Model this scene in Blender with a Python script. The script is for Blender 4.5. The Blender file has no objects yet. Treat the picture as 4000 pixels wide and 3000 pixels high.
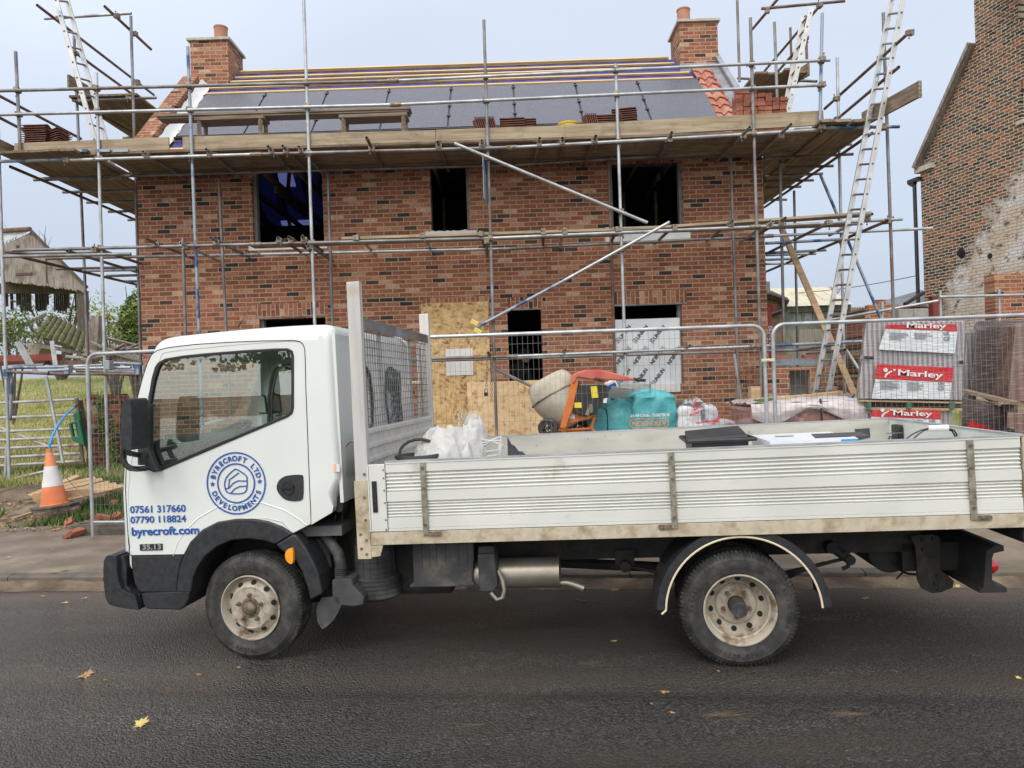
import bpy, math, random
from mathutils import Vector, Matrix
from mathutils.geometry import tessellate_polygon
rnd = random.Random(7)
R = math.radians
# ------------------------------------------------------------------ camera
SC = bpy.context.scene
COL = SC.collection
CAM = Vector((0, 0, 1.65))
ROLL = 0.033
FPX = 2777.6            # focal length in pixels of the 4000 px wide photograph
camd = bpy.data.cameras.new('camera')
camo = bpy.data.objects.new('camera', camd)
COL.objects.link(camo)
cr_, sr_ = math.cos(ROLL), math.sin(ROLL)
right = Vector((cr_, 0, -sr_)); up = Vector((sr_, 0, cr_)); back = Vector((0, -1, 0))
m = Matrix((right, up, back)).transposed().to_4x4(); m.translation = CAM
camo.matrix_world = m
camd.sensor_width = 36.0
camd.lens = 36.0 * FPX / 4000
camd.clip_end = 2000
camd.clip_start = 0.05
SC.camera = camo
# ------------------------------------------------------------------ light
SUN_EL, SUN_AZ = R(48), R(200)      # azimuth measured clockwise from +Y: behind the camera
sdir = Vector((math.sin(SUN_AZ) * math.cos(SUN_EL), math.cos(SUN_AZ) * math.cos(SUN_EL), math.sin(SUN_EL)))
w = bpy.data.worlds.new('World'); SC.world = w; w.use_nodes = True
nt = w.node_tree; nt.nodes.clear()
N = nt.nodes.new; L = nt.links.new
out = N('ShaderNodeOutputWorld')
sky = N('ShaderNodeTexSky'); sky.sky_type = 'NISHITA'; sky.sun_disc = False
sky.sun_elevation = SUN_EL; sky.sun_rotation = SUN_AZ; sky.air_density = 1.2; sky.dust_density = 2.0
b1 = N('ShaderNodeBackground'); b1.inputs[1].default_value = 0.10; L(sky.outputs[0], b1.inputs[0])
# thin overcast: brighter round the hidden sun, slightly darker and bluer towards the horizon
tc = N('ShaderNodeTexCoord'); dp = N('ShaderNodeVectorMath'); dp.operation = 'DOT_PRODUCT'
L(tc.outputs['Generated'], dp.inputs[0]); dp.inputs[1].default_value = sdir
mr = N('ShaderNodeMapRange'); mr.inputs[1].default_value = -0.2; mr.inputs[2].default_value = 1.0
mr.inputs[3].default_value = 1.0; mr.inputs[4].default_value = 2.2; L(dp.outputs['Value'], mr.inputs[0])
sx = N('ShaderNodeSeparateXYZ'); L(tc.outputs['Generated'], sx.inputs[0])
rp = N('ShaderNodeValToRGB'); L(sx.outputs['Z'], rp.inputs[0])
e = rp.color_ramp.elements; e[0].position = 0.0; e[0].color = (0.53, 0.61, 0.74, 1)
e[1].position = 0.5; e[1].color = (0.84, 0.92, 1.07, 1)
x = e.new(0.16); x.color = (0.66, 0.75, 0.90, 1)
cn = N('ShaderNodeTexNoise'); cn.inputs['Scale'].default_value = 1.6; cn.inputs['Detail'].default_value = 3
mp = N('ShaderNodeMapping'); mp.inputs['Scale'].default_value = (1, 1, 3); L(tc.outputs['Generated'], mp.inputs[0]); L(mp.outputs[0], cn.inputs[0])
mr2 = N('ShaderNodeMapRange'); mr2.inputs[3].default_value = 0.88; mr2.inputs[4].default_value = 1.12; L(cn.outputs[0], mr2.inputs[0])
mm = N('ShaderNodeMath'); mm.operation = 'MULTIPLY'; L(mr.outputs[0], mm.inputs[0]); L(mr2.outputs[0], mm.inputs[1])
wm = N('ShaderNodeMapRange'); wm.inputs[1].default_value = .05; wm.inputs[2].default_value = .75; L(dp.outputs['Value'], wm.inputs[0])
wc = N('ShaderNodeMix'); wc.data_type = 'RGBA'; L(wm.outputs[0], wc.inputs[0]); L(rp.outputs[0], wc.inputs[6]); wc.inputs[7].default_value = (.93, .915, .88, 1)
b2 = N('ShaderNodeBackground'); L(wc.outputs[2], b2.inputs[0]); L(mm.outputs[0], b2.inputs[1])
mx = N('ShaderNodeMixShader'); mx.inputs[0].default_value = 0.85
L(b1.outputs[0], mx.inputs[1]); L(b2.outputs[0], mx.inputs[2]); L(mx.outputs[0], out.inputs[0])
ld = bpy.data.lights.new('sun', 'SUN'); ld.energy = 1.3; ld.angle = R(25); ld.color = (1.0, 0.96, 0.9)
lo = bpy.data.objects.new('sun', ld); COL.objects.link(lo)
lo.rotation_euler = sdir.to_track_quat('Z', 'Y').to_euler()
SC.view_settings.view_transform = 'Standard'; SC.view_settings.look = 'None'
SC.view_settings.gamma = 1.0; SC.view_settings.exposure = 0.0
SC.cycles.max_bounces = 6; SC.cycles.transparent_max_bounces = 24

# ------------------------------------------------------------------ pixel helpers
def ray(px, py):
    u = (px - 2000) / FPX; v = (1500 - py) / FPX
    return Vector((u * cr_ + v * sr_, 1, -u * sr_ + v * cr_))
def P(px, py, Y):
    return CAM + ray(px, py) * Y
def PZ(px, py, z):
    d = ray(px, py); return CAM + d * ((z - CAM.z) / d.z)
def crop(x0, y0, s):
    return lambda x, y: (x0 + x * s, y0 + y * s)
cA = crop(400, 1200, .45208); cB = crop(300, 1900, .45208); cC = crop(1200, 1800, .5425)
cD = crop(2300, 1800, .5425); cE = crop(3100, 1600, .48232); cF = crop(1200, 1100, .45208)
cG = crop(2000, 1400, .45208)

# ------------------------------------------------------------------ materials
def _n(nt, t, **k):
    n = nt.nodes.new(t)
    for a, b in k.items(): setattr(n, a, b)
    return n
def mat(name, c1, c2=None, scale=6, rough=.6, metal=0, bump=0, bscale=60, stretch=(1, 1, 1), lo_=.35, hi=.65, orand=0,
        detail=6, c3=None, s3=2.0, t3=(.55, .7), rough2=None, spec=.5, bd=.01, coat=0):
    m = bpy.data.materials.new(name); m.use_nodes = True; nt = m.node_tree
    bs = nt.nodes['Principled BSDF']; l = nt.links.new
    bs.inputs['Roughness'].default_value = rough; bs.inputs['Metallic'].default_value = metal
    bs.inputs['Specular IOR Level'].default_value = spec
    if coat: bs.inputs['Coat Weight'].default_value = coat; bs.inputs['Coat Roughness'].default_value = .08
    bs.inputs['Base Color'].default_value = (*c1, 1)
    tc = _n(nt, 'ShaderNodeTexCoord'); mp = _n(nt, 'ShaderNodeMapping'); mp.inputs['Scale'].default_value = stretch
    l(tc.outputs['Object'], mp.inputs[0])
    if c2:
        no = _n(nt, 'ShaderNodeTexNoise'); no.inputs['Scale'].default_value = scale; no.inputs['Detail'].default_value = detail
        l(mp.outputs[0], no.inputs[0])
        r = _n(nt, 'ShaderNodeValToRGB'); r.color_ramp.elements[0].position = lo_; r.color_ramp.elements[1].position = hi
        r.color_ramp.elements[0].color = (*c1, 1); r.color_ramp.elements[1].color = (*c2, 1)
        l(no.outputs[0], r.inputs[0]); src = r.outputs[0]
        if rough2 is not None:
            q = _n(nt, 'ShaderNodeMapRange'); q.inputs[1].default_value = lo_; q.inputs[2].default_value = hi
            q.inputs[3].default_value = rough; q.inputs[4].default_value = rough2
            l(no.outputs[0], q.inputs[0]); l(q.outputs[0], bs.inputs['Roughness'])
        if c3:
            n3 = _n(nt, 'ShaderNodeTexNoise'); n3.inputs['Scale'].default_value = s3; n3.inputs['Detail'].default_value = 8
            n3.inputs['Roughness'].default_value = .65
            l(tc.outputs['Object'], n3.inputs[0])
            q3 = _n(nt, 'ShaderNodeMapRange'); q3.inputs[1].default_value = t3[0]; q3.inputs[2].default_value = t3[1]
            l(n3.outputs[0], q3.inputs[0])
            mx = _n(nt, 'ShaderNodeMix', data_type='RGBA'); l(q3.outputs[0], mx.inputs[0]); l(src, mx.inputs[6])
            mx.inputs[7].default_value = (*c3, 1); src = mx.outputs[2]
        if orand:
            oi = _n(nt, 'ShaderNodeObjectInfo'); om = _n(nt, 'ShaderNodeMapRange'); om.inputs[3].default_value = 1 - orand; om.inputs[4].default_value = 1 + orand; l(oi.outputs['Random'], om.inputs[0])
            ov = _n(nt, 'ShaderNodeVectorMath', operation='SCALE'); l(src, ov.inputs[0]); l(om.outputs[0], ov.inputs['Scale']); src = ov.outputs[0]
        l(src, bs.inputs['Base Color'])
    if bump:
        nb = _n(nt, 'ShaderNodeTexNoise'); nb.inputs['Scale'].default_value = bscale; nb.inputs['Detail'].default_value = 6
        l(mp.outputs[0], nb.inputs[0])
        bp = _n(nt, 'ShaderNodeBump'); bp.inputs['Strength'].default_value = bump; bp.inputs['Distance'].default_value = bd
        l(nb.outputs[0], bp.inputs['Height']); l(bp.outputs[0], bs.inputs['Normal'])
    return m

BR = [(0, (.050, .042, .044)), (.055, (.085, .055, .05)), (.085, (.20, .085, .057)), (.22, (.275, .108, .067)), (.42, (.325, .130, .080)),
      (.60, (.295, .115, .072)), (.76, (.36, .165, .106)), (.88, (.42, .225, .15)), (.95, (.49, .31, .215))]
def brickmat(name, ramp=BR, mortar=(.43, .34, .23), w=.225, h=.075, ms=.0068, axis='x', rot=False, bump=.5, wash=None,
             off=(0, 0), warp=0, dirt=None):
    m = bpy.data.materials.new(name); m.use_nodes = True; nt = m.node_tree; l = nt.links.new
    bs = nt.nodes['Principled BSDF']; bs.inputs['Roughness'].default_value = .88
    bs.inputs['Specular IOR Level'].default_value = .2
    tc = _n(nt, 'ShaderNodeTexCoord'); s = _n(nt, 'ShaderNodeSeparateXYZ'); l(tc.outputs['Object'], s.inputs[0])
    cb = _n(nt, 'ShaderNodeCombineXYZ')
    if axis == 'xy':
        a = _n(nt, 'ShaderNodeMath', operation='ADD'); l(s.outputs[0], a.inputs[0]); l(s.outputs[1], a.inputs[1]); hx = a.outputs[0]
    else: hx = s.outputs[0] if axis == 'x' else s.outputs[1]
    if rot: l(s.outputs[2], cb.inputs[0]); l(hx, cb.inputs[1])
    else: l(hx, cb.inputs[0]); l(s.outputs[2], cb.inputs[1])
    ad = _n(nt, 'ShaderNodeVectorMath', operation='ADD'); ad.inputs[1].default_value = (off[0] + 50, off[1] + 50, 0); l(cb.outputs[0], ad.inputs[0])
    vec = ad.outputs[0]
    # wobbly edges: hand-made faces
    nw = _n(nt, 'ShaderNodeTexNoise'); nw.inputs['Scale'].default_value = 14; nw.inputs['Detail'].default_value = 3; l(vec, nw.inputs[0])
    sb = _n(nt, 'ShaderNodeVectorMath', operation='SUBTRACT'); sb.inputs[1].default_value = (.5, .5, .5); l(nw.outputs['Color'], sb.inputs[0])
    sc = _n(nt, 'ShaderNodeVectorMath', operation='SCALE'); sc.inputs['Scale'].default_value = .012 + warp; l(sb.outputs[0], sc.inputs[0])
    a2 = _n(nt, 'ShaderNodeVectorMath', operation='ADD'); l(vec, a2.inputs[0]); l(sc.outputs[0], a2.inputs[1])
    bt = _n(nt, 'ShaderNodeTexBrick'); bt.offset = .5
    bt.inputs['Color1'].default_value = (0, 0, 0, 1); bt.inputs['Color2'].default_value = (1, 1, 1, 1); bt.inputs['Mortar'].default_value = (.5, .5, .5, 1)
    bt.inputs['Scale'].default_value = 1; bt.inputs['Mortar Size'].default_value = ms; bt.inputs['Mortar Smooth'].default_value = .15
    bt.inputs['Brick Width'].default_value = w; bt.inputs['Row Height'].default_value = h
    l(a2.outputs[0], bt.inputs['Vector'])
    r = _n(nt, 'ShaderNodeValToRGB'); cr = r.color_ramp; cr.interpolation = 'CONSTANT'
    cr.elements[0].position = 0; cr.elements[0].color = (*ramp[0][1], 1)
    cr.elements[1].position = ramp[1][0]; cr.elements[1].color = (*ramp[1][1], 1)
    for p_, c_ in ramp[2:]:
        q = cr.elements.new(p_); q.color = (*c_, 1)
    l(bt.outputs['Color'], r.inputs[0])
    # creases and sand on each face
    n1 = _n(nt, 'ShaderNodeTexNoise'); n1.inputs['Scale'].default_value = 26; n1.inputs['Detail'].default_value = 6; n1.inputs['Distortion'].default_value = 1.5; l(vec, n1.inputs[0])
    mr = _n(nt, 'ShaderNodeMapRange'); mr.inputs[1].default_value = .3; mr.inputs[2].default_value = .7; mr.inputs[3].default_value = .62; mr.inputs[4].default_value = 1.35; l(n1.outputs[0], mr.inputs[0])
    ml = _n(nt, 'ShaderNodeVectorMath', operation='SCALE'); l(r.outputs[0], ml.inputs[0]); l(mr.outputs[0], ml.inputs['Scale'])
    n2 = _n(nt, 'ShaderNodeTexNoise'); n2.inputs['Scale'].default_value = .7; n2.inputs['Detail'].default_value = 4; l(vec, n2.inputs[0])
    mr3 = _n(nt, 'ShaderNodeMapRange'); mr3.inputs[1].default_value = .3; mr3.inputs[2].default_value = .7; mr3.inputs[3].default_value = .82; mr3.inputs[4].default_value = 1.15; l(n2.outputs[0], mr3.inputs[0])
    ml2 = _n(nt, 'ShaderNodeVectorMath', operation='SCALE'); l(ml.outputs[0], ml2.inputs[0]); l(mr3.outputs[0], ml2.inputs['Scale'])
    mx = _n(nt, 'ShaderNodeMix', data_type='RGBA'); l(bt.outputs['Fac'], mx.inputs[0]); l(ml2.outputs[0], mx.inputs[6]); mx.inputs[7].default_value = (*mortar, 1)
    src = mx.outputs[2]
    if wash:   # flaking limewash on the lower part: wash = (x0, z0, slope, colour)
        x0, z0, k, wc = wash
        lx = _n(nt, 'ShaderNodeMath', operation='MULTIPLY_ADD'); l(s.outputs[0], lx.inputs[0]); lx.inputs[1].default_value = k; lx.inputs[2].default_value = z0 - k * x0
        df = _n(nt, 'ShaderNodeMath', operation='SUBTRACT'); l(lx.outputs[0], df.inputs[0]); l(s.outputs[2], df.inputs[1])
        nn = _n(nt, 'ShaderNodeTexNoise'); nn.inputs['Scale'].default_value = 2.2; nn.inputs['Detail'].default_value = 9; nn.inputs['Roughness'].default_value = .7; l(tc.outputs['Object'], nn.inputs[0])
        k2 = _n(nt, 'ShaderNodeMath', operation='MULTIPLY_ADD'); l(nn.outputs[0], k2.inputs[0]); k2.inputs[1].default_value = 4.5; k2.inputs[2].default_value = -2.25
        sm = _n(nt, 'ShaderNodeMath', operation='ADD'); l(df.outputs[0], sm.inputs[0]); l(k2.outputs[0], sm.inputs[1])
        cl = _n(nt, 'ShaderNodeMapRange'); cl.inputs[1].default_value = -.1; cl.inputs[2].default_value = .5; l(sm.outputs[0], cl.inputs[0])
        # bare patches
        n5 = _n(nt, 'ShaderNodeTexNoise'); n5.inputs['Scale'].default_value = 3.4; n5.inputs['Detail'].default_value = 8; n5.inputs['Roughness'].default_value = .6; l(vec, n5.inputs[0])
        c5 = _n(nt, 'ShaderNodeMapRange'); c5.inputs[1].default_value = .56; c5.inputs[2].default_value = .60; c5.inputs[3].default_value = 1; c5.inputs[4].default_value = .1; l(n5.outputs[0], c5.inputs[0])
        m5 = _n(nt, 'ShaderNodeMath', operation='MULTIPLY'); l(cl.outputs[0], m5.inputs[0]); l(c5.outputs[0], m5.inputs[1])
        n6 = _n(nt, 'ShaderNodeTexNoise'); n6.inputs['Scale'].default_value = 1.1; n6.inputs['Detail'].default_value = 5; l(vec, n6.inputs[0])
        r6 = _n(nt, 'ShaderNodeValToRGB'); r6.color_ramp.elements[0].position = .4; r6.color_ramp.elements[0].color = (*wc, 1)
        r6.color_ramp.elements[1].position = .6; r6.color_ramp.elements[1].color = (.62, .60, .60, 1); l(n6.outputs[0], r6.inputs[0])
        s6 = _n(nt, 'ShaderNodeVectorMath', operation='SCALE'); l(r6.outputs[0], s6.inputs[0])
        q6 = _n(nt, 'ShaderNodeMapRange'); q6.inputs[3].default_value = 1; q6.inputs[4].default_value = .62; l(bt.outputs['Fac'], q6.inputs[0]); l(q6.outputs[0], s6.inputs['Scale'])
        mw = _n(nt, 'ShaderNodeMix', data_type='RGBA'); l(m5.outputs[0], mw.inputs[0]); l(src, mw.inputs[6]); l(s6.outputs[0], mw.inputs[7]); src = mw.outputs[2]
    l(src, bs.inputs['Base Color'])
    hm = _n(nt, 'ShaderNodeMath', operation='SUBTRACT'); hm.inputs[0].default_value = 1; l(bt.outputs['Fac'], hm.inputs[1])
    h2 = _n(nt, 'ShaderNodeMath', operation='MULTIPLY_ADD'); l(n1.outputs[0], h2.inputs[0]); h2.inputs[1].default_value = .9; l(hm.outputs[0], h2.inputs[2])
    bp = _n(nt, 'ShaderNodeBump'); bp.inputs['Strength'].default_value = bump; bp.inputs['Distance'].default_value = .012
    l(h2.outputs[0], bp.inputs['Height']); l(bp.outputs[0], bs.inputs['Normal'])
    return m

M = {}
M['brick'] = brickmat('new_brick')
M['bricky'] = brickmat('new_brick_side', axis='y')
M['soldier'] = brickmat('soldier_brick', rot=True, w=.225, h=.075, off=(.06, 0))
M['brick_old'] = brickmat('old_brick', ramp=[(0, (.035, .03, .035)), (.14, (.075, .05, .045)), (.34, (.12, .065, .05)), (.58, (.17, .08, .055)), (.80, (.225, .09, .055)), (.93, (.32, .11, .06))],
        mortar=(.44, .39, .29), w=.235, h=.080, ms=.0125, warp=.05, wash=(.45, 3.5, 1.15, (.54, .45, .36)))
M['brick_ruin'] = brickmat('weathered_brick', ramp=[(0, (.06, .035, .03)), (.25, (.15, .055, .035)), (.5, (.24, .075, .045)), (.8, (.30, .13, .08)), (.93, (.3, .24, .18))],
        mortar=(.22, .19, .14), warp=.03, ms=.008)
M['galv'] = mat('galvanised_tube', (.34, .36, .38), (.52, .54, .55), 5, .42, .55, .2, 40, (1, 1, 1), c3=(.20, .17, .14), s3=1.3, t3=(.55, .75))
M['galvd'] = mat('dull_tube', (.16, .17, .18), (.30, .31, .32), 4, .5, .45, .2, 40, c3=(.17, .11, .075), s3=1.7, t3=(.45, .65))
M['rust'] = mat('rusty_tube', (.13, .09, .075), (.24, .19, .165), 6, .62, .3, .3, 50, c3=(.13, .06, .03), s3=3, t3=(.5, .62))
M['bluetube'] = mat('blue_painted_tube', (.05, .11, .24), (.30, .34, .40), 3.5, .5, .35, .2, 50, lo_=.40, hi=.47)
M['coupler'] = mat('coupler_steel', (.17, .15, .13), (.36, .33, .27), 30, .55, .5, c3=(.16, .07, .035), s3=25, t3=(.5, .6))
M['board'] = mat('scaffold_board', (.28, .215, .14), (.43, .35, .245), 7, .85, 0, .35, 30, (.25, 3, 3), c3=(.16, .11, .075), s3=2.2, t3=(.55, .75))
M['boardy'] = mat('scaffold_board_y', (.15, .11, .075), (.28, .215, .15), 7, .85, 0, .35, 30, (3, .25, 3), c3=(.13, .09, .065), s3=2.2, t3=(.5, .75))  # darker than board: shade below the gable decks is in the colour
M['batten'] = mat('yellow_batten', (.55, .36, .14), (.72, .53, .27), 9, .75, 0, .2, 40, (.2, 4, 4))
M['deck'] = mat('grimy_shaded_deck_board', (.14, .105, .075), (.26, .20, .14), 7, .9, 0, .35, 30, (.25, 3, 3), c3=(.09, .065, .05), s3=2.2, t3=(.5, .7))  # dirty brown, with the shade under the deck put into the colour
M['timber'] = mat('sawn_timber', (.36, .235, .13), (.49, .35, .21), 7, .8, 0, .2, 40, (.3, 4, 4))
M['greywood'] = mat('weathered_wood', (.16, .13, .11), (.36, .32, .29), 5, .9, 0, .5, 30, (7, 7, .35), c3=(.10, .085, .075), s3=1.2, t3=(.5, .68))
M['darkwood'] = mat('dark_wood', (.05, .04, .033), (.12, .10, .085), 6, .9, 0, .4, 30, (5, 5, .4))
M['stone'] = mat('cast_stone', (.40, .36, .29), (.52, .48, .41), 8, .85, 0, .15, 60)
M['pot'] = mat('terracotta_pot', (.36, .16, .10), (.44, .21, .14), 6, .7)
M['tile'] = mat('clay_pantile', (.34, .12, .075), (.46, .19, .13), 5, .65, 0, .15, 60, c3=(.50, .28, .22), s3=2, t3=(.5, .7))
M['tiledark'] = mat('dark_clay_tile', (.12, .045, .032), (.20, .075, .05), 8, .7)
M['lead'] = mat('lead_sheet', (.22, .23, .27), (.33, .34, .37), 5, .45, .3, .2, 12)
M['slate'] = mat('slate_roof', (.13, .14, .15), (.2, .21, .22), 9, .6, 0, .3, 30)
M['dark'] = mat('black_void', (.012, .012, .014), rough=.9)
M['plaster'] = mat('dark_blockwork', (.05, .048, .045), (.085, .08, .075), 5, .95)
M['felt'] = mat('blue_roof_felt', (.055, .06, .24), (.085, .09, .31), 3, .7, 0, .3, 8)
M['white'] = mat('white_board', (.66, .67, .68), (.75, .76, .77), 4, .5)
M['grass'] = mat('grass_blades', (.15, .24, .045), (.42, .40, .16), .6, .8, c3=(.50, .45, .22), s3=.9, t3=(.45, .7))
M['soil'] = mat('site_soil', (.085, .058, .04), (.20, .15, .10), 3.5, .95, 0, .9, 18, c3=(.30, .24, .17), s3=1.2, t3=(.5, .7), bd=.03)
M['field'] = mat('field_grass', (.13, .20, .04), (.38, .35, .15), 1.1, .95, 0, .9, 14, c3=(.42, .36, .20), s3=.35, t3=(.42, .62), bd=.05)
M['pave'] = mat('pavement_tarmac', (.14, .112, .085), (.24, .19, .145), 2.2, .85, 0, .6, 90, c3=(.12, .095, .07), s3=1.7, t3=(.5, .7), rough2=.55, bd=.008)
M['kerb'] = mat('kerb_stone', (.085, .075, .062), (.15, .13, .105), 6, .8, 0, .5, 60, c3=(.13, .105, .07), s3=3, t3=(.45, .6))
M['leafy'] = mat('yellow_leaf', (.50, .38, .08), (.62, .50, .20), 20, .6)
M['leafb'] = mat('brown_leaf', (.30, .16, .07), (.42, .27, .12), 20, .6)
M['leafg'] = mat('green_leaf', (.14, .19, .04), (.25, .28, .07), 20, .6)
M['fol'] = mat('bush_leaves', (.05, .10, .022), (.17, .22, .05), 1.6, .6)
M['foly'] = mat('pale_leaves', (.16, .22, .05), (.36, .38, .12), 1.4, .6)
M['folred'] = mat('red_leaves', (.2, .06, .05), (.26, .1, .08), 2, .6)
M['bark'] = mat('bark', (.07, .055, .045), (.14, .115, .095), 9, .9, 0, .5, 30)

# ------------------------------------------------------------------ mesh helpers
class MB:
    def __init__(s): s.v = []; s.f = []
    def add(s, vs, fs):
        b = len(s.v); s.v += [Vector(q) for q in vs]; s.f += [tuple(i + b for i in q) for q in fs]; return s
    def box(s, x0, x1, y0, y1, z0, z1):
        return s.add([(x0, y0, z0), (x1, y0, z0), (x1, y1, z0), (x0, y1, z0), (x0, y0, z1), (x1, y0, z1), (x1, y1, z1), (x0, y1, z1)],
                     [(0, 3, 2, 1), (4, 5, 6, 7), (0, 1, 5, 4), (1, 2, 6, 5), (2, 3, 7, 6), (3, 0, 4, 7)])
    def obox(s, p0, p1, w, h, upv=(0, 0, 1)):
        p0 = Vector(p0); p1 = Vector(p1); d = (p1 - p0).normalized(); upv = Vector(upv)
        a = d.cross(upv); a = a.normalized() if a.length > 1e-5 else d.orthogonal().normalized()
        b = a.cross(d).normalized(); a = a * w / 2; b = b * h / 2
        vs = [q + i * a + j * b for q in (p0, p1) for i, j in ((-1, -1), (1, -1), (1, 1), (-1, 1))]
        return s.add(vs, [(0, 1, 2, 3), (7, 6, 5, 4), (0, 4, 5, 1), (1, 5, 6, 2), (2, 6, 7, 3), (3, 7, 4, 0)])
    def tube(s, p0, p1, r, n=10, hollow=False, r1=None):
        p0 = Vector(p0); p1 = Vector(p1); d = (p1 - p0).normalized(); a = d.orthogonal().normalized(); b = d.cross(a)
        r1 = r if r1 is None else r1
        ring = lambda c, q: [c + (a * math.cos(2 * math.pi * i / n) + b * math.sin(2 * math.pi * i / n)) * q for i in range(n)]
        if hollow:
            vs = ring(p0, r) + ring(p1, r1) + ring(p0, r * .8) + ring(p1, r1 * .8)
            fs = []
            for i in range(n):
                j = (i + 1) % n
                fs += [(i, j, n + j, n + i), (2 * n + j, 2 * n + i, 3 * n + i, 3 * n + j), (j, i, 2 * n + i, 2 * n + j), (n + i, n + j, 3 * n + j, 3 * n + i)]
        else:
            vs = ring(p0, r) + ring(p1, r1); fs = [tuple(range(n))[::-1], tuple(range(n, 2 * n))]
            for i in range(n):
                j = (i + 1) % n; fs.append((i, j, n + j, n + i))
        return s.add(vs, fs)
    def path(s, pts, r, n=8, closed=False):
        pts = [Vector(q) for q in pts]; k = len(pts); rs = r if isinstance(r, (list, tuple)) else [r] * k
        vs = []; a = None
        for i, q in enumerate(pts):
            if closed: d = pts[(i + 1) % k] - pts[i - 1]
            else: d = pts[min(i + 1, k - 1)] - pts[max(i - 1, 0)]
            d.normalize()
            if a is None: a = d.orthogonal().normalized()
            a = (a - d * a.dot(d)).normalized(); b = d.cross(a)
            vs += [q + (a * math.cos(2 * math.pi * j / n) + b * math.sin(2 * math.pi * j / n)) * rs[i] for j in range(n)]
        fs = []
        for i in range(k if closed else k - 1):
            i2 = (i + 1) % k
            for j in range(n):
                j2 = (j + 1) % n; fs.append((i * n + j, i * n + j2, i2 * n + j2, i2 * n + j))
        if not closed: fs += [tuple(range(n))[::-1], tuple(range((k - 1) * n, k * n))]
        return s.add(vs, fs)
    def lathe(s, prof, c, ax, n=32, cap=False):
        # prof: (radius, distance along ax)
        c = Vector(c); ax = Vector(ax).normalized(); a = ax.orthogonal().normalized(); b = ax.cross(a); vs = []; k = len(prof)
        for r, t in prof:
            vs += [c + ax * t + (a * math.cos(2 * math.pi * i / n) + b * math.sin(2 * math.pi * i / n)) * r for i in range(n)]
        fs = []
        for i in range(k - 1):
            for j in range(n):
                j2 = (j + 1) % n; fs.append((i * n + j, i * n + j2, (i + 1) * n + j2, (i + 1) * n + j))
        if cap: fs += [tuple(range(n))[::-1], tuple(range((k - 1) * n, k * n))]
        return s.add(vs, fs)
    def plate(s, outer, holes=(), d0=0, d1=.03, mp=None):
        """polygon with holes in (a,b), extruded from d0 to d1; mp maps (a,b,d) to a point"""
        mp = mp or (lambda a, b, d: (a, d, b))
        loops = [list(outer)] + [list(h) for h in holes]
        flat = [q for lp in loops for q in lp]
        tris = tessellate_polygon([[Vector((q[0], q[1], 0)) for q in lp] for lp in loops])
        n = len(flat); vs = [mp(q[0], q[1], d0) for q in flat] + [mp(q[0], q[1], d1) for q in flat]
        fs = []
        for t in tris:
            fs.append(tuple(t)); fs.append(tuple(i + n for i in t)[::-1])
        b = 0
        for lp in loops:
            k = len(lp)
            for i in range(k):
                j = (i + 1) % k; fs.append((b + i, b + j, b + j + n, b + i + n))
            b += k
        return s.add(vs, fs)
    def grid(s, fn, nu, nv):
        vs = [fn(i / nu, j / nv) for j in range(nv + 1) for i in range(nu + 1)]
        fs = [(j * (nu + 1) + i, j * (nu + 1) + i + 1, (j + 1) * (nu + 1) + i + 1, (j + 1) * (nu + 1) + i) for j in range(nv) for i in range(nu)]
        return s.add(vs, fs)
    def parts(s):
        p = list(range(len(s.v)))
        def find(i):
            while p[i] != i: p[i] = p[p[i]]; i = p[i]
            return i
        for f in s.f:
            a = find(f[0])
            for j in f[1:]: p[find(j)] = a
        gr = {}
        for f in s.f: gr.setdefault(find(f[0]), []).append(f)
        for fs in gr.values():
            m = MB(); ix = {}
            for f in fs:
                for j in f:
                    if j not in ix: ix[j] = len(m.v); m.v.append(s.v[j])
                m.f.append(tuple(ix[j] for j in f))
            yield m
    def each(s, name, mt, parent=None, **k):
        return [m.build(name, mt, parent, **k) for m in s.parts()]
    def build(s, name, mt, parent=None, smooth=30, bevel=0, recalc=True, **tags):
        me = bpy.data.meshes.new(name); me.from_pydata([tuple(q) for q in s.v], [], s.f)
        if recalc:
            import bmesh
            bm = bmesh.new(); bm.from_mesh(me); bmesh.ops.recalc_face_normals(bm, faces=bm.faces); bm.to_mesh(me); bm.free()
        me.materials.append(M[mt] if isinstance(mt, str) else mt)
        if smooth:
            me.polygons.foreach_set('use_smooth', [True] * len(me.polygons)); me.set_sharp_from_angle(angle=R(smooth))
        me.update()
        o = bpy.data.objects.new(name, me); COL.objects.link(o)
        if parent:
            o.parent = parent
            if not parent.get('_local'): o.matrix_parent_inverse = parent.matrix_basis.inverted()
        if bevel:
            md = o.modifiers.new('bevel', 'BEVEL'); md.width = bevel; md.segments = 2; md.limit_method = 'ANGLE'; md.angle_limit = R(40)
        for k, v in tags.items(): o[k] = v
        return o
def thing(name, label, cat, loc=(0, 0, 0), rz=0, group=None, local=False):
    o = bpy.data.objects.new(name, None); COL.objects.link(o); o.location = loc; o.rotation_euler = (0, 0, rz)
    o.empty_display_size = .2
    o['label'] = label; o['category'] = cat
    if group: o['group'] = group
    if local: o['_local'] = 1
    return o
def tag(o, label, cat, group=None):
    o['label'] = label; o['category'] = cat
    if group: o['group'] = group
    return o
def copy_tree(src, loc, rz=None, label=None, scale=None):
    c = src.copy(); COL.objects.link(c); c.location = loc
    if rz is not None: c.rotation_euler = rz if isinstance(rz, (tuple, list)) else (0, 0, rz)
    if label: c['label'] = label
    if scale: c.scale = scale
    for ch in src.children:
        k = ch.copy(); COL.objects.link(k); k.parent = c
        for g in ch.children:
            d = g.copy(); COL.objects.link(d); d.parent = k
    return c
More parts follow.
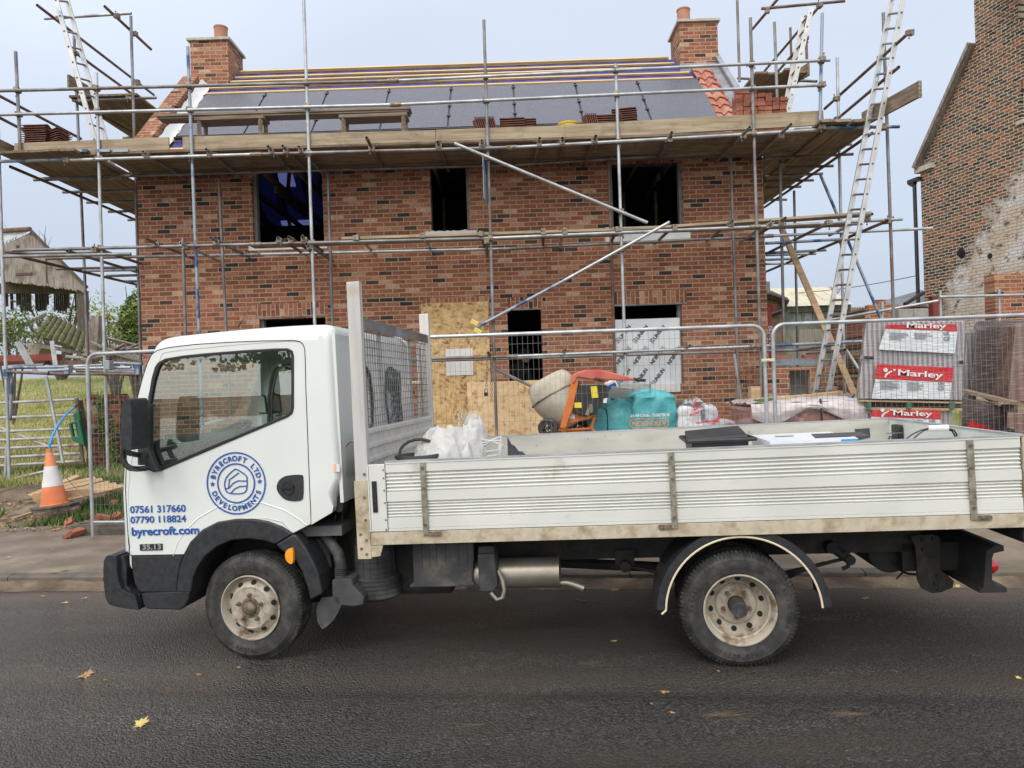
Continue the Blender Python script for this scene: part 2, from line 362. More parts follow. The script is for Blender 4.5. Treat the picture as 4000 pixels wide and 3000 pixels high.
def text(s, size, name, mt, parent, mtx, ext=.001, bold=0, align='CENTER'):
    cu = bpy.data.curves.new(name, 'FONT'); cu.body = s; cu.size = size; cu.extrude = ext; cu.offset = bold
    cu.align_x = align; cu.align_y = 'BOTTOM_BASELINE' if False else 'TOP_BASELINE'; cu.resolution_u = 4
    t = bpy.data.objects.new(name, cu)
    me = bpy.data.meshes.new_from_object(t); me.transform(mtx)
    me.materials.clear(); me.materials.append(M[mt] if isinstance(mt, str) else mt)
    bpy.data.objects.remove(t); 
    o = bpy.data.objects.new(name, me); COL.objects.link(o)
    if parent:
        o.parent = parent
        if not parent.get('_local'): o.matrix_parent_inverse = parent.matrix_basis.inverted()
    return o
FRONT = Matrix.Rotation(R(90), 4, 'X')       # text lying in XY turned to face -Y
def smoothpoly(pts, it=1):
    for _ in range(it):
        q = []
        for i in range(len(pts)):
            a = pts[i]; b = pts[(i + 1) % len(pts)]
            q += [(a[0] * .75 + b[0] * .25, a[1] * .75 + b[1] * .25), (a[0] * .25 + b[0] * .75, a[1] * .25 + b[1] * .75)]
        pts = q
    return pts
def rrect(x0, x1, y0, y1, r, n=5):
    q = []
    for cx, cy, a0 in ((x1 - r, y1 - r, 0), (x0 + r, y1 - r, 90), (x0 + r, y0 + r, 180), (x1 - r, y0 + r, 270)):
        q += [(cx + r * math.cos(R(a0 + 90 * i / n)), cy + r * math.sin(R(a0 + 90 * i / n))) for i in range(n + 1)]
    return q
def smooth01(t): t = max(0, min(1, t)); return t * t * (3 - 2 * t)
# ================================================================== SETTING
KA = math.atan(-.103); KD = Vector((math.cos(KA), math.sin(KA), 0)); KN = Vector((-math.sin(KA), math.cos(KA), 0)); K0 = Vector((0, 5.89, 0))
def kp(s, t, z=0): return K0 + KD * s + KN * t + Vector((0, 0, z))
from mathutils import noise as _nz
def hn(x, y, s=1.0, o=0): return _nz.noise(Vector((x * s + o, y * s - o, o * .7)))
def gz(x, y):
    t = (Vector((x, y, 0)) - K0).dot(KN)
    z = .11 + .36 * smooth01((t - 2.0) / 3.0)
    yy = min(y, 40)
    z += max(0, yy - 13) * .09
    return z
# wet worn asphalt
def asphalt():
    m = bpy.data.materials.new('wet_asphalt'); m.use_nodes = True; nt = m.node_tree; l = nt.links.new
    bs = nt.nodes['Principled BSDF']
    tc = _n(nt, 'ShaderNodeTexCoord'); mp = _n(nt, 'ShaderNodeMapping'); l(tc.outputs['Object'], mp.inputs[0])
    ag = _n(nt, 'ShaderNodeTexVoronoi'); ag.inputs['Scale'].default_value = 88; l(mp.outputs[0], ag.inputs[0])
    ag2 = _n(nt, 'ShaderNodeTexNoise'); ag2.inputs['Scale'].default_value = 60; ag2.inputs['Detail'].default_value = 7; ag2.inputs['Roughness'].default_value = .7; l(mp.outputs[0], ag2.inputs[0])
    # colour: binder with paler stones, brown mud film, pale chippings
    st = _n(nt, 'ShaderNodeValToRGB'); l(ag.outputs['Color'], st.inputs[0])
    st.color_ramp.elements[0].color = (.003, .003, .003, 1); st.color_ramp.elements[1].color = (.085, .081, .077, 1)
    st.color_ramp.elements[0].position = .2; st.color_ramp.elements[1].position = .95
    s = _n(nt, 'ShaderNodeSeparateXYZ'); l(tc.outputs['Object'], s.inputs[0])
    mpl = _n(nt, 'ShaderNodeMapping'); mpl.inputs['Scale'].default_value = (.28, 1, 1); mpl.inputs['Rotation'].default_value = (0, 0, .1); l(tc.outputs['Object'], mpl.inputs[0])
    mu = _n(nt, 'ShaderNodeTexNoise'); mu.inputs['Scale'].default_value = 1.5; mu.inputs['Detail'].default_value = 9; mu.inputs['Roughness'].default_value = .68; l(mpl.outputs[0], mu.inputs[0])
    mr = _n(nt, 'ShaderNodeMapRange'); mr.inputs[1].default_value = .40; mr.inputs[2].default_value = .62; l(mu.outputs[0], mr.inputs[0])
    px = _n(nt, 'ShaderNodeMapRange'); px.inputs[1].default_value = -2.2; px.inputs[2].default_value = .8; px.inputs[3].default_value = .25; px.inputs[4].default_value = .85; l(s.outputs[0], px.inputs[0])
    mm = _n(nt, 'ShaderNodeMath', operation='MULTIPLY'); l(mr.outputs[0], mm.inputs[0]); l(px.outputs[0], mm.inputs[1])
    mx = _n(nt, 'ShaderNodeMix', data_type='RGBA'); l(mm.outputs[0], mx.inputs[0]); l(st.outputs[0], mx.inputs[6]); mx.inputs[7].default_value = (.060, .046, .033, 1)
    # small sandy splats
    sp = _n(nt, 'ShaderNodeTexNoise'); sp.inputs['Scale'].default_value = 4.5; sp.inputs['Detail'].default_value = 7; sp.inputs['Roughness'].default_value = .6; l(mpl.outputs[0], sp.inputs[0])
    sr = _n(nt, 'ShaderNodeMapRange'); sr.inputs[1].default_value = .63; sr.inputs[2].default_value = .72; sr.inputs[4].default_value = .85; l(sp.outputs[0], sr.inputs[0])
    mx2 = _n(nt, 'ShaderNodeMix', data_type='RGBA'); l(sr.outputs[0], mx2.inputs[0]); l(mx.outputs[2], mx2.inputs[6]); mx2.inputs[7].default_value = (.20, .135, .085, 1)
    # clusters of pale bare chippings
    v3 = _n(nt, 'ShaderNodeTexVoronoi'); v3.inputs['Scale'].default_value = 95; l(mp.outputs[0], v3.inputs[0]); x3 = _n(nt, 'ShaderNodeSeparateXYZ'); l(v3.outputs['Color'], x3.inputs[0])
    c3_ = _n(nt, 'ShaderNodeTexNoise'); c3_.inputs['Scale'].default_value = 3.2; c3_.inputs['Detail'].default_value = 5; l(mpl.outputs[0], c3_.inputs[0])
    a3 = _n(nt, 'ShaderNodeMath', operation='MULTIPLY_ADD'); l(c3_.outputs[0], a3.inputs[0]); a3.inputs[1].default_value = 1.5; l(x3.outputs[0], a3.inputs[2])
    r3 = _n(nt, 'ShaderNodeMapRange'); r3.inputs[1].default_value = 1.70; r3.inputs[2].default_value = 1.80; r3.inputs[4].default_value = .75; l(a3.outputs[0], r3.inputs[0])
    mx9 = _n(nt, 'ShaderNodeMix', data_type='RGBA'); l(r3.outputs[0], mx9.inputs[0]); l(mx2.outputs[2], mx9.inputs[6]); mx9.inputs[7].default_value = (.135, .142, .138, 1); mx2 = mx9
    # dirt gathered along the gutter
    vd = _n(nt, 'ShaderNodeVectorMath', operation='DOT_PRODUCT'); l(tc.outputs['Object'], vd.inputs[0]); vd.inputs[1].default_value = KN
    gd = _n(nt, 'ShaderNodeMapRange'); c = K0.dot(KN); gd.inputs[1].default_value = c - 1.0; gd.inputs[2].default_value = c - .1; l(vd.outputs['Value'], gd.inputs[0])
    g2 = _n(nt, 'ShaderNodeMath', operation='MULTIPLY'); l(gd.outputs[0], g2.inputs[0]); l(mu.outputs[0], g2.inputs[1])
    g3 = _n(nt, 'ShaderNodeMapRange'); g3.inputs[1].default_value = .12; g3.inputs[2].default_value = .5; l(g2.outputs[0], g3.inputs[0])
    mx3 = _n(nt, 'ShaderNodeMix', data_type='RGBA'); l(g3.outputs[0], mx3.inputs[0]); l(mx2.outputs[2], mx3.inputs[6]); mx3.inputs[7].default_value = (.15, .115, .09, 1)
    l(mx3.outputs[2], bs.inputs['Base Color'])
    # paving joint, tyre streaks, wide dark band painting the shade under the truck
    jn = _n(nt, 'ShaderNodeMath', operation='MULTIPLY_ADD'); l(mu.outputs[0], jn.inputs[0]); jn.inputs[1].default_value = .22; l(vd.outputs['Value'], jn.inputs[2])
    def band(c0, hw, colr, amt, src):
        s1 = _n(nt, 'ShaderNodeMath', operation='SUBTRACT'); l(jn.outputs[0], s1.inputs[0]); s1.inputs[1].default_value = c0; s2 = _n(nt, 'ShaderNodeMath', operation='ABSOLUTE'); l(s1.outputs[0], s2.inputs[0])
        q = _n(nt, 'ShaderNodeMapRange'); q.inputs[1].default_value = hw; q.inputs[2].default_value = 0; q.inputs[4].default_value = amt; l(s2.outputs[0], q.inputs[0])
        m_ = _n(nt, 'ShaderNodeMix', data_type='RGBA'); l(q.outputs[0], m_.inputs[0]); l(src, m_.inputs[6]); m_.inputs[7].default_value = (*colr, 1); return m_.outputs[2]
    sc_ = band(c - 2.02, .075, (.008, .008, .008), .55, mx3.outputs[2]); sc_ = band(c - 1.84, .20, (.085, .066, .048), .6, sc_); sc_ = band(c - 2.75, .25, (.012, .012, .013), .6, sc_); sc_ = band(c - 1.2, .5, (.012, .011, .010), .6, sc_)
    l(sc_, bs.inputs['Base Color'])
    # wetness
    we = _n(nt, 'ShaderNodeTexNoise'); we.inputs['Scale'].default_value = .55; we.inputs['Detail'].default_value = 4; l(mpl.outputs[0], we.inputs[0])
    wx = _n(nt, 'ShaderNodeMath', operation='MULTIPLY_ADD'); l(s.outputs[0], wx.inputs[0]); wx.inputs[1].default_value = .10; l(we.outputs[0], wx.inputs[2])
    rr = _n(nt, 'ShaderNodeMapRange'); rr.inputs[1].default_value = .15; rr.inputs[2].default_value = .75; rr.inputs[3].default_value = .15; rr.inputs[4].default_value = .74; l(wx.outputs[0], rr.inputs[0])
    r2 = _n(nt, 'ShaderNodeMath', operation='MULTIPLY_ADD'); l(mm.outputs[0], r2.inputs[0]); r2.inputs[1].default_value = .25; l(rr.outputs[0], r2.inputs[2])
    l(r2.outputs[0], bs.inputs['Roughness'])
    cw = _n(nt, 'ShaderNodeMapRange'); cw.inputs[1].default_value = .15; cw.inputs[2].default_value = .70; cw.inputs[3].default_value = .85; cw.inputs[4].default_value = .05; l(wx.outputs[0], cw.inputs[0]); l(cw.outputs[0], bs.inputs['Coat Weight']); bs.inputs['Coat Roughness'].default_value = .10; bs.inputs['Coat IOR'].default_value = 1.45
    h = _n(nt, 'ShaderNodeMath', operation='MULTIPLY_ADD'); l(ag.outputs['Distance'], h.inputs[0]); h.inputs[1].default_value = -1.3; l(ag2.outputs[0], h.inputs[2])
    bp = _n(nt, 'ShaderNodeBump'); bp.inputs['Strength'].default_value = 1; bp.inputs['Distance'].default_value = .015; bs.inputs['Specular IOR Level'].default_value = .42; l(h.outputs[0], bp.inputs['Height'])
    l(bp.outputs[0], bs.inputs['Normal']); l(bp.outputs[0], bs.inputs['Coat Normal'])
    return m
M['asphalt'] = asphalt()
b = MB(); b.add([kp(-70, 0), kp(70, 0), kp(70, -45), kp(-70, -45)], [(0, 1, 2, 3)])
b.build('road', 'asphalt', smooth=0, kind='structure')
b = MB(); b.add([kp(-400, -400, -.4), kp(400, -400, -.4), kp(400, 400, -.4), kp(-400, 400, -.4)], [(0, 1, 2, 3)])
b.build('ground', 'soil', smooth=0, kind='structure')
b = MB()
for i in range(-24, 24):    # kerb stones, 0.914 m long with a mortar joint
    a = i * .92; b.plate([(0, -.1), (.015, .062), (.03, .072), (.125, .078), (.125, -.1)], d0=a, d1=a + .912, mp=lambda q, z, d: kp(d, q, z))
b.build('kerb', 'kerb', kind='structure')
b = MB(); b.grid(lambda u, v: kp(-24 + 48 * u, -.20 + .21 * v + .06 * (1 - v) * hn(u * 90, 3, 2), .002 + .034 * v * v * (1 + .5 * hn(u * 160, v * 3, 1)) + .010 * v * hn(u * 700, v * 9, 1)), 1400, 10); b.build('gutter_dirt', 'soil', kind='stuff')
b = MB(); b.grid(lambda u, v: kp(-24 + 48 * u, .125 + 2.05 * v, .072 + .04 * v + .006 * hn(u * 60, v * 4)), 160, 10)
b.build('pavement', 'pave', kind='structure')
b = MB()
def sg(u, v):
    p = kp(-24 + 48 * u, 1.95 + 6.3 * v); e = smooth01(v * 12)
    z = gz(p.x, p.y) - .02 + e * (.045 * hn(p.x, p.y, 1.3) + .03 * hn(p.x, p.y, 5, 3) + .014 * hn(p.x, p.y, 16, 5)) + (1 - e) * -.05 + .02
    return Vector((p.x, p.y, z))
b.grid(sg, 420, 90); b.build('site_ground', 'soil', kind='structure')
b = MB()
def fg(u, v):
    p = kp(-55 + 110 * u, 8.0 + 45 * v); return Vector((p.x, p.y, gz(p.x, p.y) + .05 * hn(p.x, p.y, .8) - .01))
b.grid(fg, 160, 90); b.build('field', 'field', kind='structure')

# grass blades over the field on the left
import bpy as _b
def blades(name, n, area, h0, h1, mt, dens=None, wd=.012, kind=True, seed=1):
    r = random.Random(seed); vs = []; fs = []
    k = 0
    while k < n:
        x, y = area(r)
        if dens and r.random() > dens(x, y): k += 1; continue
        k += 1
        z = gz(x, y) - .01; h = r.uniform(h0, h1); a = r.uniform(0, 6.28); lx = math.cos(a) * wd; ly = math.sin(a) * wd
        t = r.uniform(0, 6.28); q = h * r.uniform(.1, .7); i = len(vs)
        vs += [(x - lx, y - ly, z), (x + lx, y + ly, z), (x + math.cos(t) * q, y + math.sin(t) * q, z + h)]; fs.append((i, i + 1, i + 2))
    me = bpy.data.meshes.new(name); me.from_pydata(vs, [], fs); me.materials.append(M[mt]); o = bpy.data.objects.new(name, me); COL.objects.link(o)
    if kind: o['kind'] = 'stuff'
    return o
def far_area(r):
    y = 10.6 + 27 * r.random() ** 1.7; return (r.uniform(-.82 * y, -.46 * y), y)
blades('grass', 52000, far_area, .05, .17, 'grass', wd=.011)
def near_area(r):
    while 1:
        x = r.uniform(-8.6, -5.0); y = r.uniform(8.6, 11.6)
        if hn(x, y, 1.1, 4) > .02: return x, y
M['weed'] = mat('weeds', (.045, .10, .02), (.15, .21, .05), 3, .6)
blades('weeds', 9000, near_area, .03, .16, 'weed', wd=.012, seed=4)
def clump(x0, y0, rr, n, h, seed):
    def ar(r):
        a = r.uniform(0, 6.28); q = rr * r.random() ** .7; return x0 + math.cos(a) * q, y0 + math.sin(a) * q
    return blades('grass_tuft', n, ar, h * .4, h, 'weed', kind=False, seed=seed, wd=.006)
q = PZ(372, 2010, .13); tag(clump(q.x, q.y, .13, 900, .22, 11), 'bright green tuft of grass growing by the left fence foot', 'grass tuft')

# ================================================================== HOUSE
HY = 12.0
def hx(px, py, Y=HY): return P(px, py, Y).x
def hz(px, py, Y=HY): return P(px, py, Y).z
def opening(xl, xr, yt, yb):
    ym = (yt + yb) / 2; xm = (xl + xr) / 2
    return hx(xl, ym), hx(xr, ym), hz(xm, yb), hz(xm, yt)
OP = dict(ul=opening(985, 1262, 650, 947), um=opening(1682, 1833, 640, 903), ur=opening(2384, 2668, 632, 885),
          gl=opening(1019, 1277, 1243, 1640), door=opening(1672, 1895, 1195, 1750), sm=opening(1986, 2118, 1207, 1492), gr=opening(2402, 2668, 1190, 1505))
XL, XR = -6.215, 4.345
house = thing('brick_house', 'new red brick house under construction, wrapped in scaffolding with solar panels on its unfinished roof', 'house', (-.9, 12, .45))
EZ = 5.40; RK = .979; RYR = 14.62
def rz_(y): return EZ + RK * (y - 11.75)
holes = [[(a, c), (b_, c), (b_, d), (a, d)] for a, b_, c, d in OP.values()]
b = MB(); b.plate([(XL, .1), (XR, .1), (XR, 5.5), (XL, 5.5)], holes, HY, HY + .105); b.build('front_wall', 'brick', house, smooth=0)
# blockwork inner leaf, a little wider than the brick opening
ih = [[(a + .0, c + .0), (b_ - .0, c + .0), (b_ - .0, d + .0), (a + .0, d + .0)] for a, b_, c, d in OP.values()]
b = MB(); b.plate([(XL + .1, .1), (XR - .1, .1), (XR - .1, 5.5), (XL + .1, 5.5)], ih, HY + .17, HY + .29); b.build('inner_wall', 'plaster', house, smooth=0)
BY = 2 * RYR - HY
for nm, xa, xb in (('gable_wall', XL, XL + .3), ('gable_wall', XR - .3, XR)):
    ug = .14 if xa < 0 else -.02; b = MB(); b.plate([(HY + .108, .1), (BY, .1), (BY, rz_(HY) + .1), (RYR, rz_(RYR) + ug), (HY + .108, rz_(HY + .1) + ug)], d0=xa, d1=xb, mp=lambda a, z, d: (d, a, z))
    b.build(nm, 'bricky', house, smooth=0)
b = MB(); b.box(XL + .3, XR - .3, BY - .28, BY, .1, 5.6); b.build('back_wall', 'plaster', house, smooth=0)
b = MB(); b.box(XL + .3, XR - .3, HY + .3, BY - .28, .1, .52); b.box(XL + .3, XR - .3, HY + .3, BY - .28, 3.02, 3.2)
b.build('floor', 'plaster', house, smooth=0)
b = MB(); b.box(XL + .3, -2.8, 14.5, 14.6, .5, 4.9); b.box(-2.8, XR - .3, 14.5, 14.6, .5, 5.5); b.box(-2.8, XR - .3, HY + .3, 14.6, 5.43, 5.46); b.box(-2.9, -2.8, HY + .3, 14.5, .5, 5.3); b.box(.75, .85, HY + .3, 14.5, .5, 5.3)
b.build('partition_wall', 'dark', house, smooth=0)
# timber studs and joists that show in the upper windows
M['studs'] = mat('stud_timber', (.10, .07, .045), (.16, .115, .075), 5, .85)
b = MB()
for k in range(12):
    xx = -5.8 + k * .85; b.box(xx, xx + .045, 12.6, 14.5, 5.18, 5.3)
for xx in (-2.2, -1.9, -1.55, -1.2, 1.6, 2.2, 2.8, 3.4): b.box(xx, xx + .045, 13.4, 13.5, 3.2, 5.2)
b.each('joist', 'studs', house, smooth=0)
# roof
for k in range(18):
    xx = XL + .42 + k * .575
    if xx > XR - .35: break
    b = MB()
    b.obox((xx, 11.9, rz_(11.9) - .09), (xx, RYR, rz_(RYR) - .09), .045, .12); b.obox((xx, BY + .1, rz_(11.9) - .09), (xx, RYR, rz_(RYR) - .09), .045, .12)
    b.obox((xx, 12, 5.36), (xx, BY, 5.36), .045, .1); b.obox((xx, 13.3, 5.4), (xx, 14.0, rz_(14.0) - .1), .045, .09)
    b.obox((xx, 14.62, 5.4), (xx, 14.0, rz_(14.0) - .1), .045, .09)
    b.build('roof_truss', 'studs', house, smooth=0)
def feltmat():
    m = bpy.data.materials.new('roof_membrane'); m.use_nodes = True; nt = m.node_tree; nt.nodes.clear(); l = nt.links.new
    o = _n(nt, 'ShaderNodeOutputMaterial'); d = _n(nt, 'ShaderNodeBsdfDiffuse'); t = _n(nt, 'ShaderNodeBsdfTranslucent'); a = _n(nt, 'ShaderNodeMixShader')
    d.inputs[0].default_value = (.12, .125, .37, 1); t.inputs[0].default_value = (.025, .035, .19, 1); a.inputs[0].default_value = .25
    l(d.outputs[0], a.inputs[1]); l(t.outputs[0], a.inputs[2]); l(a.outputs[0], o.inputs[0])
    tb = _n(nt, 'ShaderNodeTexCoord'); bk_ = _n(nt, 'ShaderNodeTexBrick'); bk_.inputs['Scale'].default_value = 1; bk_.inputs['Brick Width'].default_value = .42; bk_.inputs['Row Height'].default_value = .30; bk_.inputs['Mortar Size'].default_value = .02
    bk_.inputs['Color1'].default_value = (0, 0, 0, 1); bk_.inputs['Color2'].default_value = (1, 1, 1, 1); bk_.inputs['Mortar'].default_value = (0, 0, 0, 1); l(tb.outputs['Object'], bk_.inputs['Vector'])
    rk_ = _n(nt, 'ShaderNodeValToRGB'); rk_.color_ramp.interpolation = 'CONSTANT'; rk_.color_ramp.elements[0].color = (.006, .008, .045, 1); rk_.color_ramp.elements[1].position = .74; rk_.color_ramp.elements[1].color = (.30, .34, .80, 1); l(bk_.outputs['Color'], rk_.inputs[0]); l(rk_.outputs[0], t.inputs[0])
    tc = _n(nt, 'ShaderNodeTexCoord'); no = _n(nt, 'ShaderNodeTexNoise'); no.inputs['Scale'].default_value = 5; no.inputs['Detail'].default_value = 5; l(tc.outputs['Object'], no.inputs[0])
    bp = _n(nt, 'ShaderNodeBump'); bp.inputs['Strength'].default_value = .5; bp.inputs['Distance'].default_value = .05; l(no.outputs[0], bp.inputs['Height']); l(bp.outputs[0], d.inputs['Normal'])
    return m
M['membrane'] = feltmat()
b = MB(); b.grid(lambda u, v: Vector((XL + .28 + (XR - XL - .56) * u, 11.8 + (RYR - 11.8) * v, rz_(11.8 + (RYR - 11.8) * v) - .012 * math.sin(u * 57) ** 2)), 90, 12)
b.build('roof_membrane', 'membrane', house, smooth=60)
b = MB(); b.add([(XL + .28, BY + .2, rz_(11.8)), (XR - .28, BY + .2, rz_(11.8)), (XR - .28, RYR, rz_(RYR)), (XL + .28, RYR, rz_(RYR))], [(0, 1, 2, 3)])
b.build('roof_membrane', 'membrane', house, smooth=0)
RN = Vector((0, -RK, 1)).normalized(); RS = Vector((0, 1, RK)).normalized()
def rpt(x, y, h=0): return Vector((x, y, rz_(y))) + RN * h
for yy, xa, xb, th in ((14.60, -5.35, 3.42, .05), (14.42, -5.4, 3.5, .025), (14.27, -5.85, 3.62, .025), (14.06, -5.9, 3.7, .025), (13.87, -5.9, 3.72, .025), (13.80, -5.9, 3.74, .025),
                       (13.6, -5.93, -5.72, .025), (13.4, -5.93, -5.72, .025), (13.2, -5.93, -5.72, .025), (12.95, -5.93, -5.72, .025), (12.7, -5.93, -5.72, .025), (12.45, -5.93, -5.72, .025), (12.2, -5.93, 4.0, .025)):
    b = MB(); b.obox(rpt(xa, yy, .01 + th / 2), rpt(xb, yy, .01 + th / 2), .052 if th < .04 else .05, th + .012, RN); b.build('roof_batten', 'batten', house, smooth=0)
def pvmat():
    m = bpy.data.materials.new('pv_glass'); m.use_nodes = True; nt = m.node_tree; l = nt.links.new; bs = nt.nodes['Principled BSDF']
    bs.inputs['Specular IOR Level'].default_value = .55
    bs.inputs['Coat Weight'].default_value = .15; bs.inputs['Coat Roughness'].default_value = .3
    tc = _n(nt, 'ShaderNodeTexCoord'); no = _n(nt, 'ShaderNodeTexNoise'); no.inputs['Scale'].default_value = 60; no.inputs['Detail'].default_value = 2; l(tc.outputs['Object'], no.inputs[0])
    mp = _n(nt, 'ShaderNodeMapRange'); mp.inputs[1].default_value = .3; mp.inputs[2].default_value = .7; mp.inputs[3].default_value = .25; mp.inputs[4].default_value = .45; l(no.outputs[0], mp.inputs[0]); l(mp.outputs[0], bs.inputs['Roughness'])
    r = _n(nt, 'ShaderNodeValToRGB'); r.color_ramp.elements[0].position = .5; r.color_ramp.elements[0].color = (.055, .058, .085, 1); r.color_ramp.elements[1].position = .72; r.color_ramp.elements[1].color = (.17, .18, .215, 1)
    l(no.outputs[0], r.inputs[0]); l(r.outputs[0], bs.inputs['Base Color'])
    return m
M['pv'] = pvmat(); M['black'] = mat('black_plastic', (.014, .014, .017), (.03, .03, .034), 8, .45, 0, .1, 80)
PW = 9.44 / 8
for k in range(8):
    xa = -5.69 + k * PW; xb = xa + PW
    b = MB(); b.obox(rpt((xa + xb) / 2, 12.43, .10), rpt((xa + xb) / 2, 13.66, .10), PW - .035, .035, RN); p = b.build('solar_panel', 'pv', house, smooth=0)
    if k < 7:
        b = MB(); b.obox(rpt(xb, 12.43, .085), rpt(xb, 13.66, .085), .034, .03, RN)
        for yy in (12.75, 13.05, 13.58): b.obox(rpt(xb - .035, yy, .115), rpt(xb + .035, yy, .115), .05, .03, RN)
        b.build('panel_clamp_rail', 'black', house, smooth=0)
b = MB(); b.obox(rpt(-5.75, 13.72, .06), rpt(3.8, 13.72, .06), .11, .012, RN); b.build('flashing', 'lead', house, smooth=0)
b = MB(); b.obox(rpt(-5.72, 13.675, .09), rpt(3.78, 13.675, .09), .02, .05, RN); b.obox(rpt(-5.72, 12.40, .09), rpt(3.78, 12.40, .09), .03, .05, RN); b.build('panel_edge_trim', 'black', house, smooth=0)
# pantile strip beside the right gable: each course overlaps the next
def pantile(b, x0, x1, ya, yb, lift, per=.205):
    nu = int((x1 - x0) / per * 12)
    def f(u, v):
        x = x0 + (x1 - x0) * u; y = ya + (yb - ya) * v; ph = (x - x0) / per * 2 * math.pi
        h = .045 + .026 * math.sin(ph) + .012 * math.sin(2 * ph + .8) + lift * (1 - v)
        return rpt(x, y, h)
    g0 = len(b.v); b.grid(f, nu, 2)
    row = [b.v[g0 + i] for i in range(nu + 1)]; low = [q - RN * .022 for q in row]
    b.add(row + low, [(i, i + 1, nu + 2 + i, nu + 1 + i) for i in range(nu)])
yy = 11.75
while yy < 14.25:
    b = MB(); pantile(b, 3.76, 4.15, yy, yy + .26, .03); b.build('roof_tile_course', 'tile', house, smooth=50); yy += .225
b = MB(); pantile(b, -5.9, -5.6, 11.7, 12.1, .03); b.build('roof_tile_course', 'tile', house, smooth=50)
b = MB()
b.grid(lambda u, v: rpt(4.14 + .2 * u, 11.8 + 2.75 * v, .04 + .05 * u * u + .02 * math.sin(v * 34) * (1 - u)), 6, 60); b.obox(rpt(4.33, 11.75, .16), rpt(4.33, 14.62, .16), .10, .05, RN)
b.build('lead_valley', 'lead', house, smooth=50)
b = MB(); yy = 11.78
while yy < 14.1:
    b.obox(rpt(XL - .02, yy, .2), rpt(XL + .27, yy, .2), .068, .12, RN); yy += .056 + .0
b.build('brick_verge', 'brick', house, smooth=0)
b = MB(); b.grid(lambda u, v: rpt(XL + .30 + .15 * u, 11.75 + 2.4 * v, .04 + .13 * (1 - u) ** 2 + .01 * math.sin(v * 60)), 5, 50); b.build('white_membrane_strip', 'white', house, smooth=50)
M['redbrickedge'] = M['brick']
b = MB(); a = P(500, 500, 11.85); b.box(XL - .12, XL + .3, 11.72, 12.1, 5.52, 5.57); b.build('kneeler_stone', 'stone', house, smooth=0)
b = MB(); b.box(XL, XL + .25, 11.75, 12, 5.35, 5.519); b.build('kneeler_brick', 'brick', house, smooth=0)
M['brickxy'] = brickmat('new_brick_xy', axis='xy')
# chimneys
for sgn, xa, xb in ((0, XL + .01, XL + .77), (1, XR - .77, XR - .01)):
    b = MB(); b.box(xa, xb, 14.2, 14.98, 7.4, 8.70 + .05 * sgn); ch = b.build('chimney', 'brickxy', house, smooth=0)
    b = MB(); zt = 8.70 + .05 * sgn; b.box(xa - .05, xb + .05, 14.15, 15.03, zt, zt + .055); c = b.build('chimney_cap', 'stone', ch, smooth=0, bevel=.006)
    b = MB(); px_ = P(862, 0, 14.6).x if not sgn else P(2680, 0, 14.6).x + .0
    px_ = (-6.215 + .50) if not sgn else (XR - .59)
    b.lathe([(.128, 0), (.13, .35), (.14, .36), (.14, .385), (.125, .39), (.108, .385), (.108, .1)], (px_, 14.55, zt + .05), (0, 0, 1), 28); b.build('chimney_pot', 'pot', ch, smooth=40)
b = MB(); b.box(XR - .80, XR + .01, 14.12, 14.2, 7.72, 7.9); b.build('chimney_flashing', 'lead', house, smooth=0)
# soldier courses and lintels over the ground floor openings
for (xa, xb, yt, yb) in ((1000, 1282, 1184, 1233), (1650, 1912, 1160, 1206), (1984, 2120, 1160, 1206), (2398, 2682, 1135, 1187)):
    o = opening(xa, xb, yt, yb); b = MB(); b.box(o[0], o[1], HY - .004, HY + .1, o[2], o[3]); b.build('soldier_course', 'soldier', house, smooth=0)
    b = MB(); b.box(o[0], o[1], HY - .006, HY + .1, o[2] - .02, o[2] - .001); b.build('lintel', 'galvd', house, smooth=0)
M['foam'] = mat('white_insulation', (.62, .62, .63), (.72, .72, .72), 5, .8, 0, .3, 20)
for (xa, xb, yt, yb) in ((1662, 1862, 903, 927), (2364, 2696, 884, 940), (972, 1278, 948, 975), (2520, 2657, 1500, 1532)):
    o = opening(xa, xb, yt, yb); b = MB(); b.box(o[0], o[1], HY - .012, HY + .16, o[2], o[3])
    if xa == 1662:
        for k in range(14): b.box(o[0] + k * .05, o[0] + k * .05 + .05, HY - .010, HY + .12, o[3], o[3] + rnd.uniform(.001, .022))
    b.build('window_sill', 'foam', house, smooth=0)
M['jamb'] = mat('grey_jamb', (.16, .155, .15), (.24, .235, .23), 10, .8)
b = MB()
for (a, b_, c, d), sides in ((OP['ul'], 'l'), (OP['ur'], 'lr'), (OP['gr'], 'r'), (OP['gl'], 'l'), (OP['um'], 'r')):
    if 'l' in sides: b.box(a, a + .05, HY + .08, HY + .2, c, d)
    if 'r' in sides: b.box(b_ - .05, b_, HY + .08, HY + .2, c, d)
b.each('window_reveal', 'jamb', house, smooth=0)
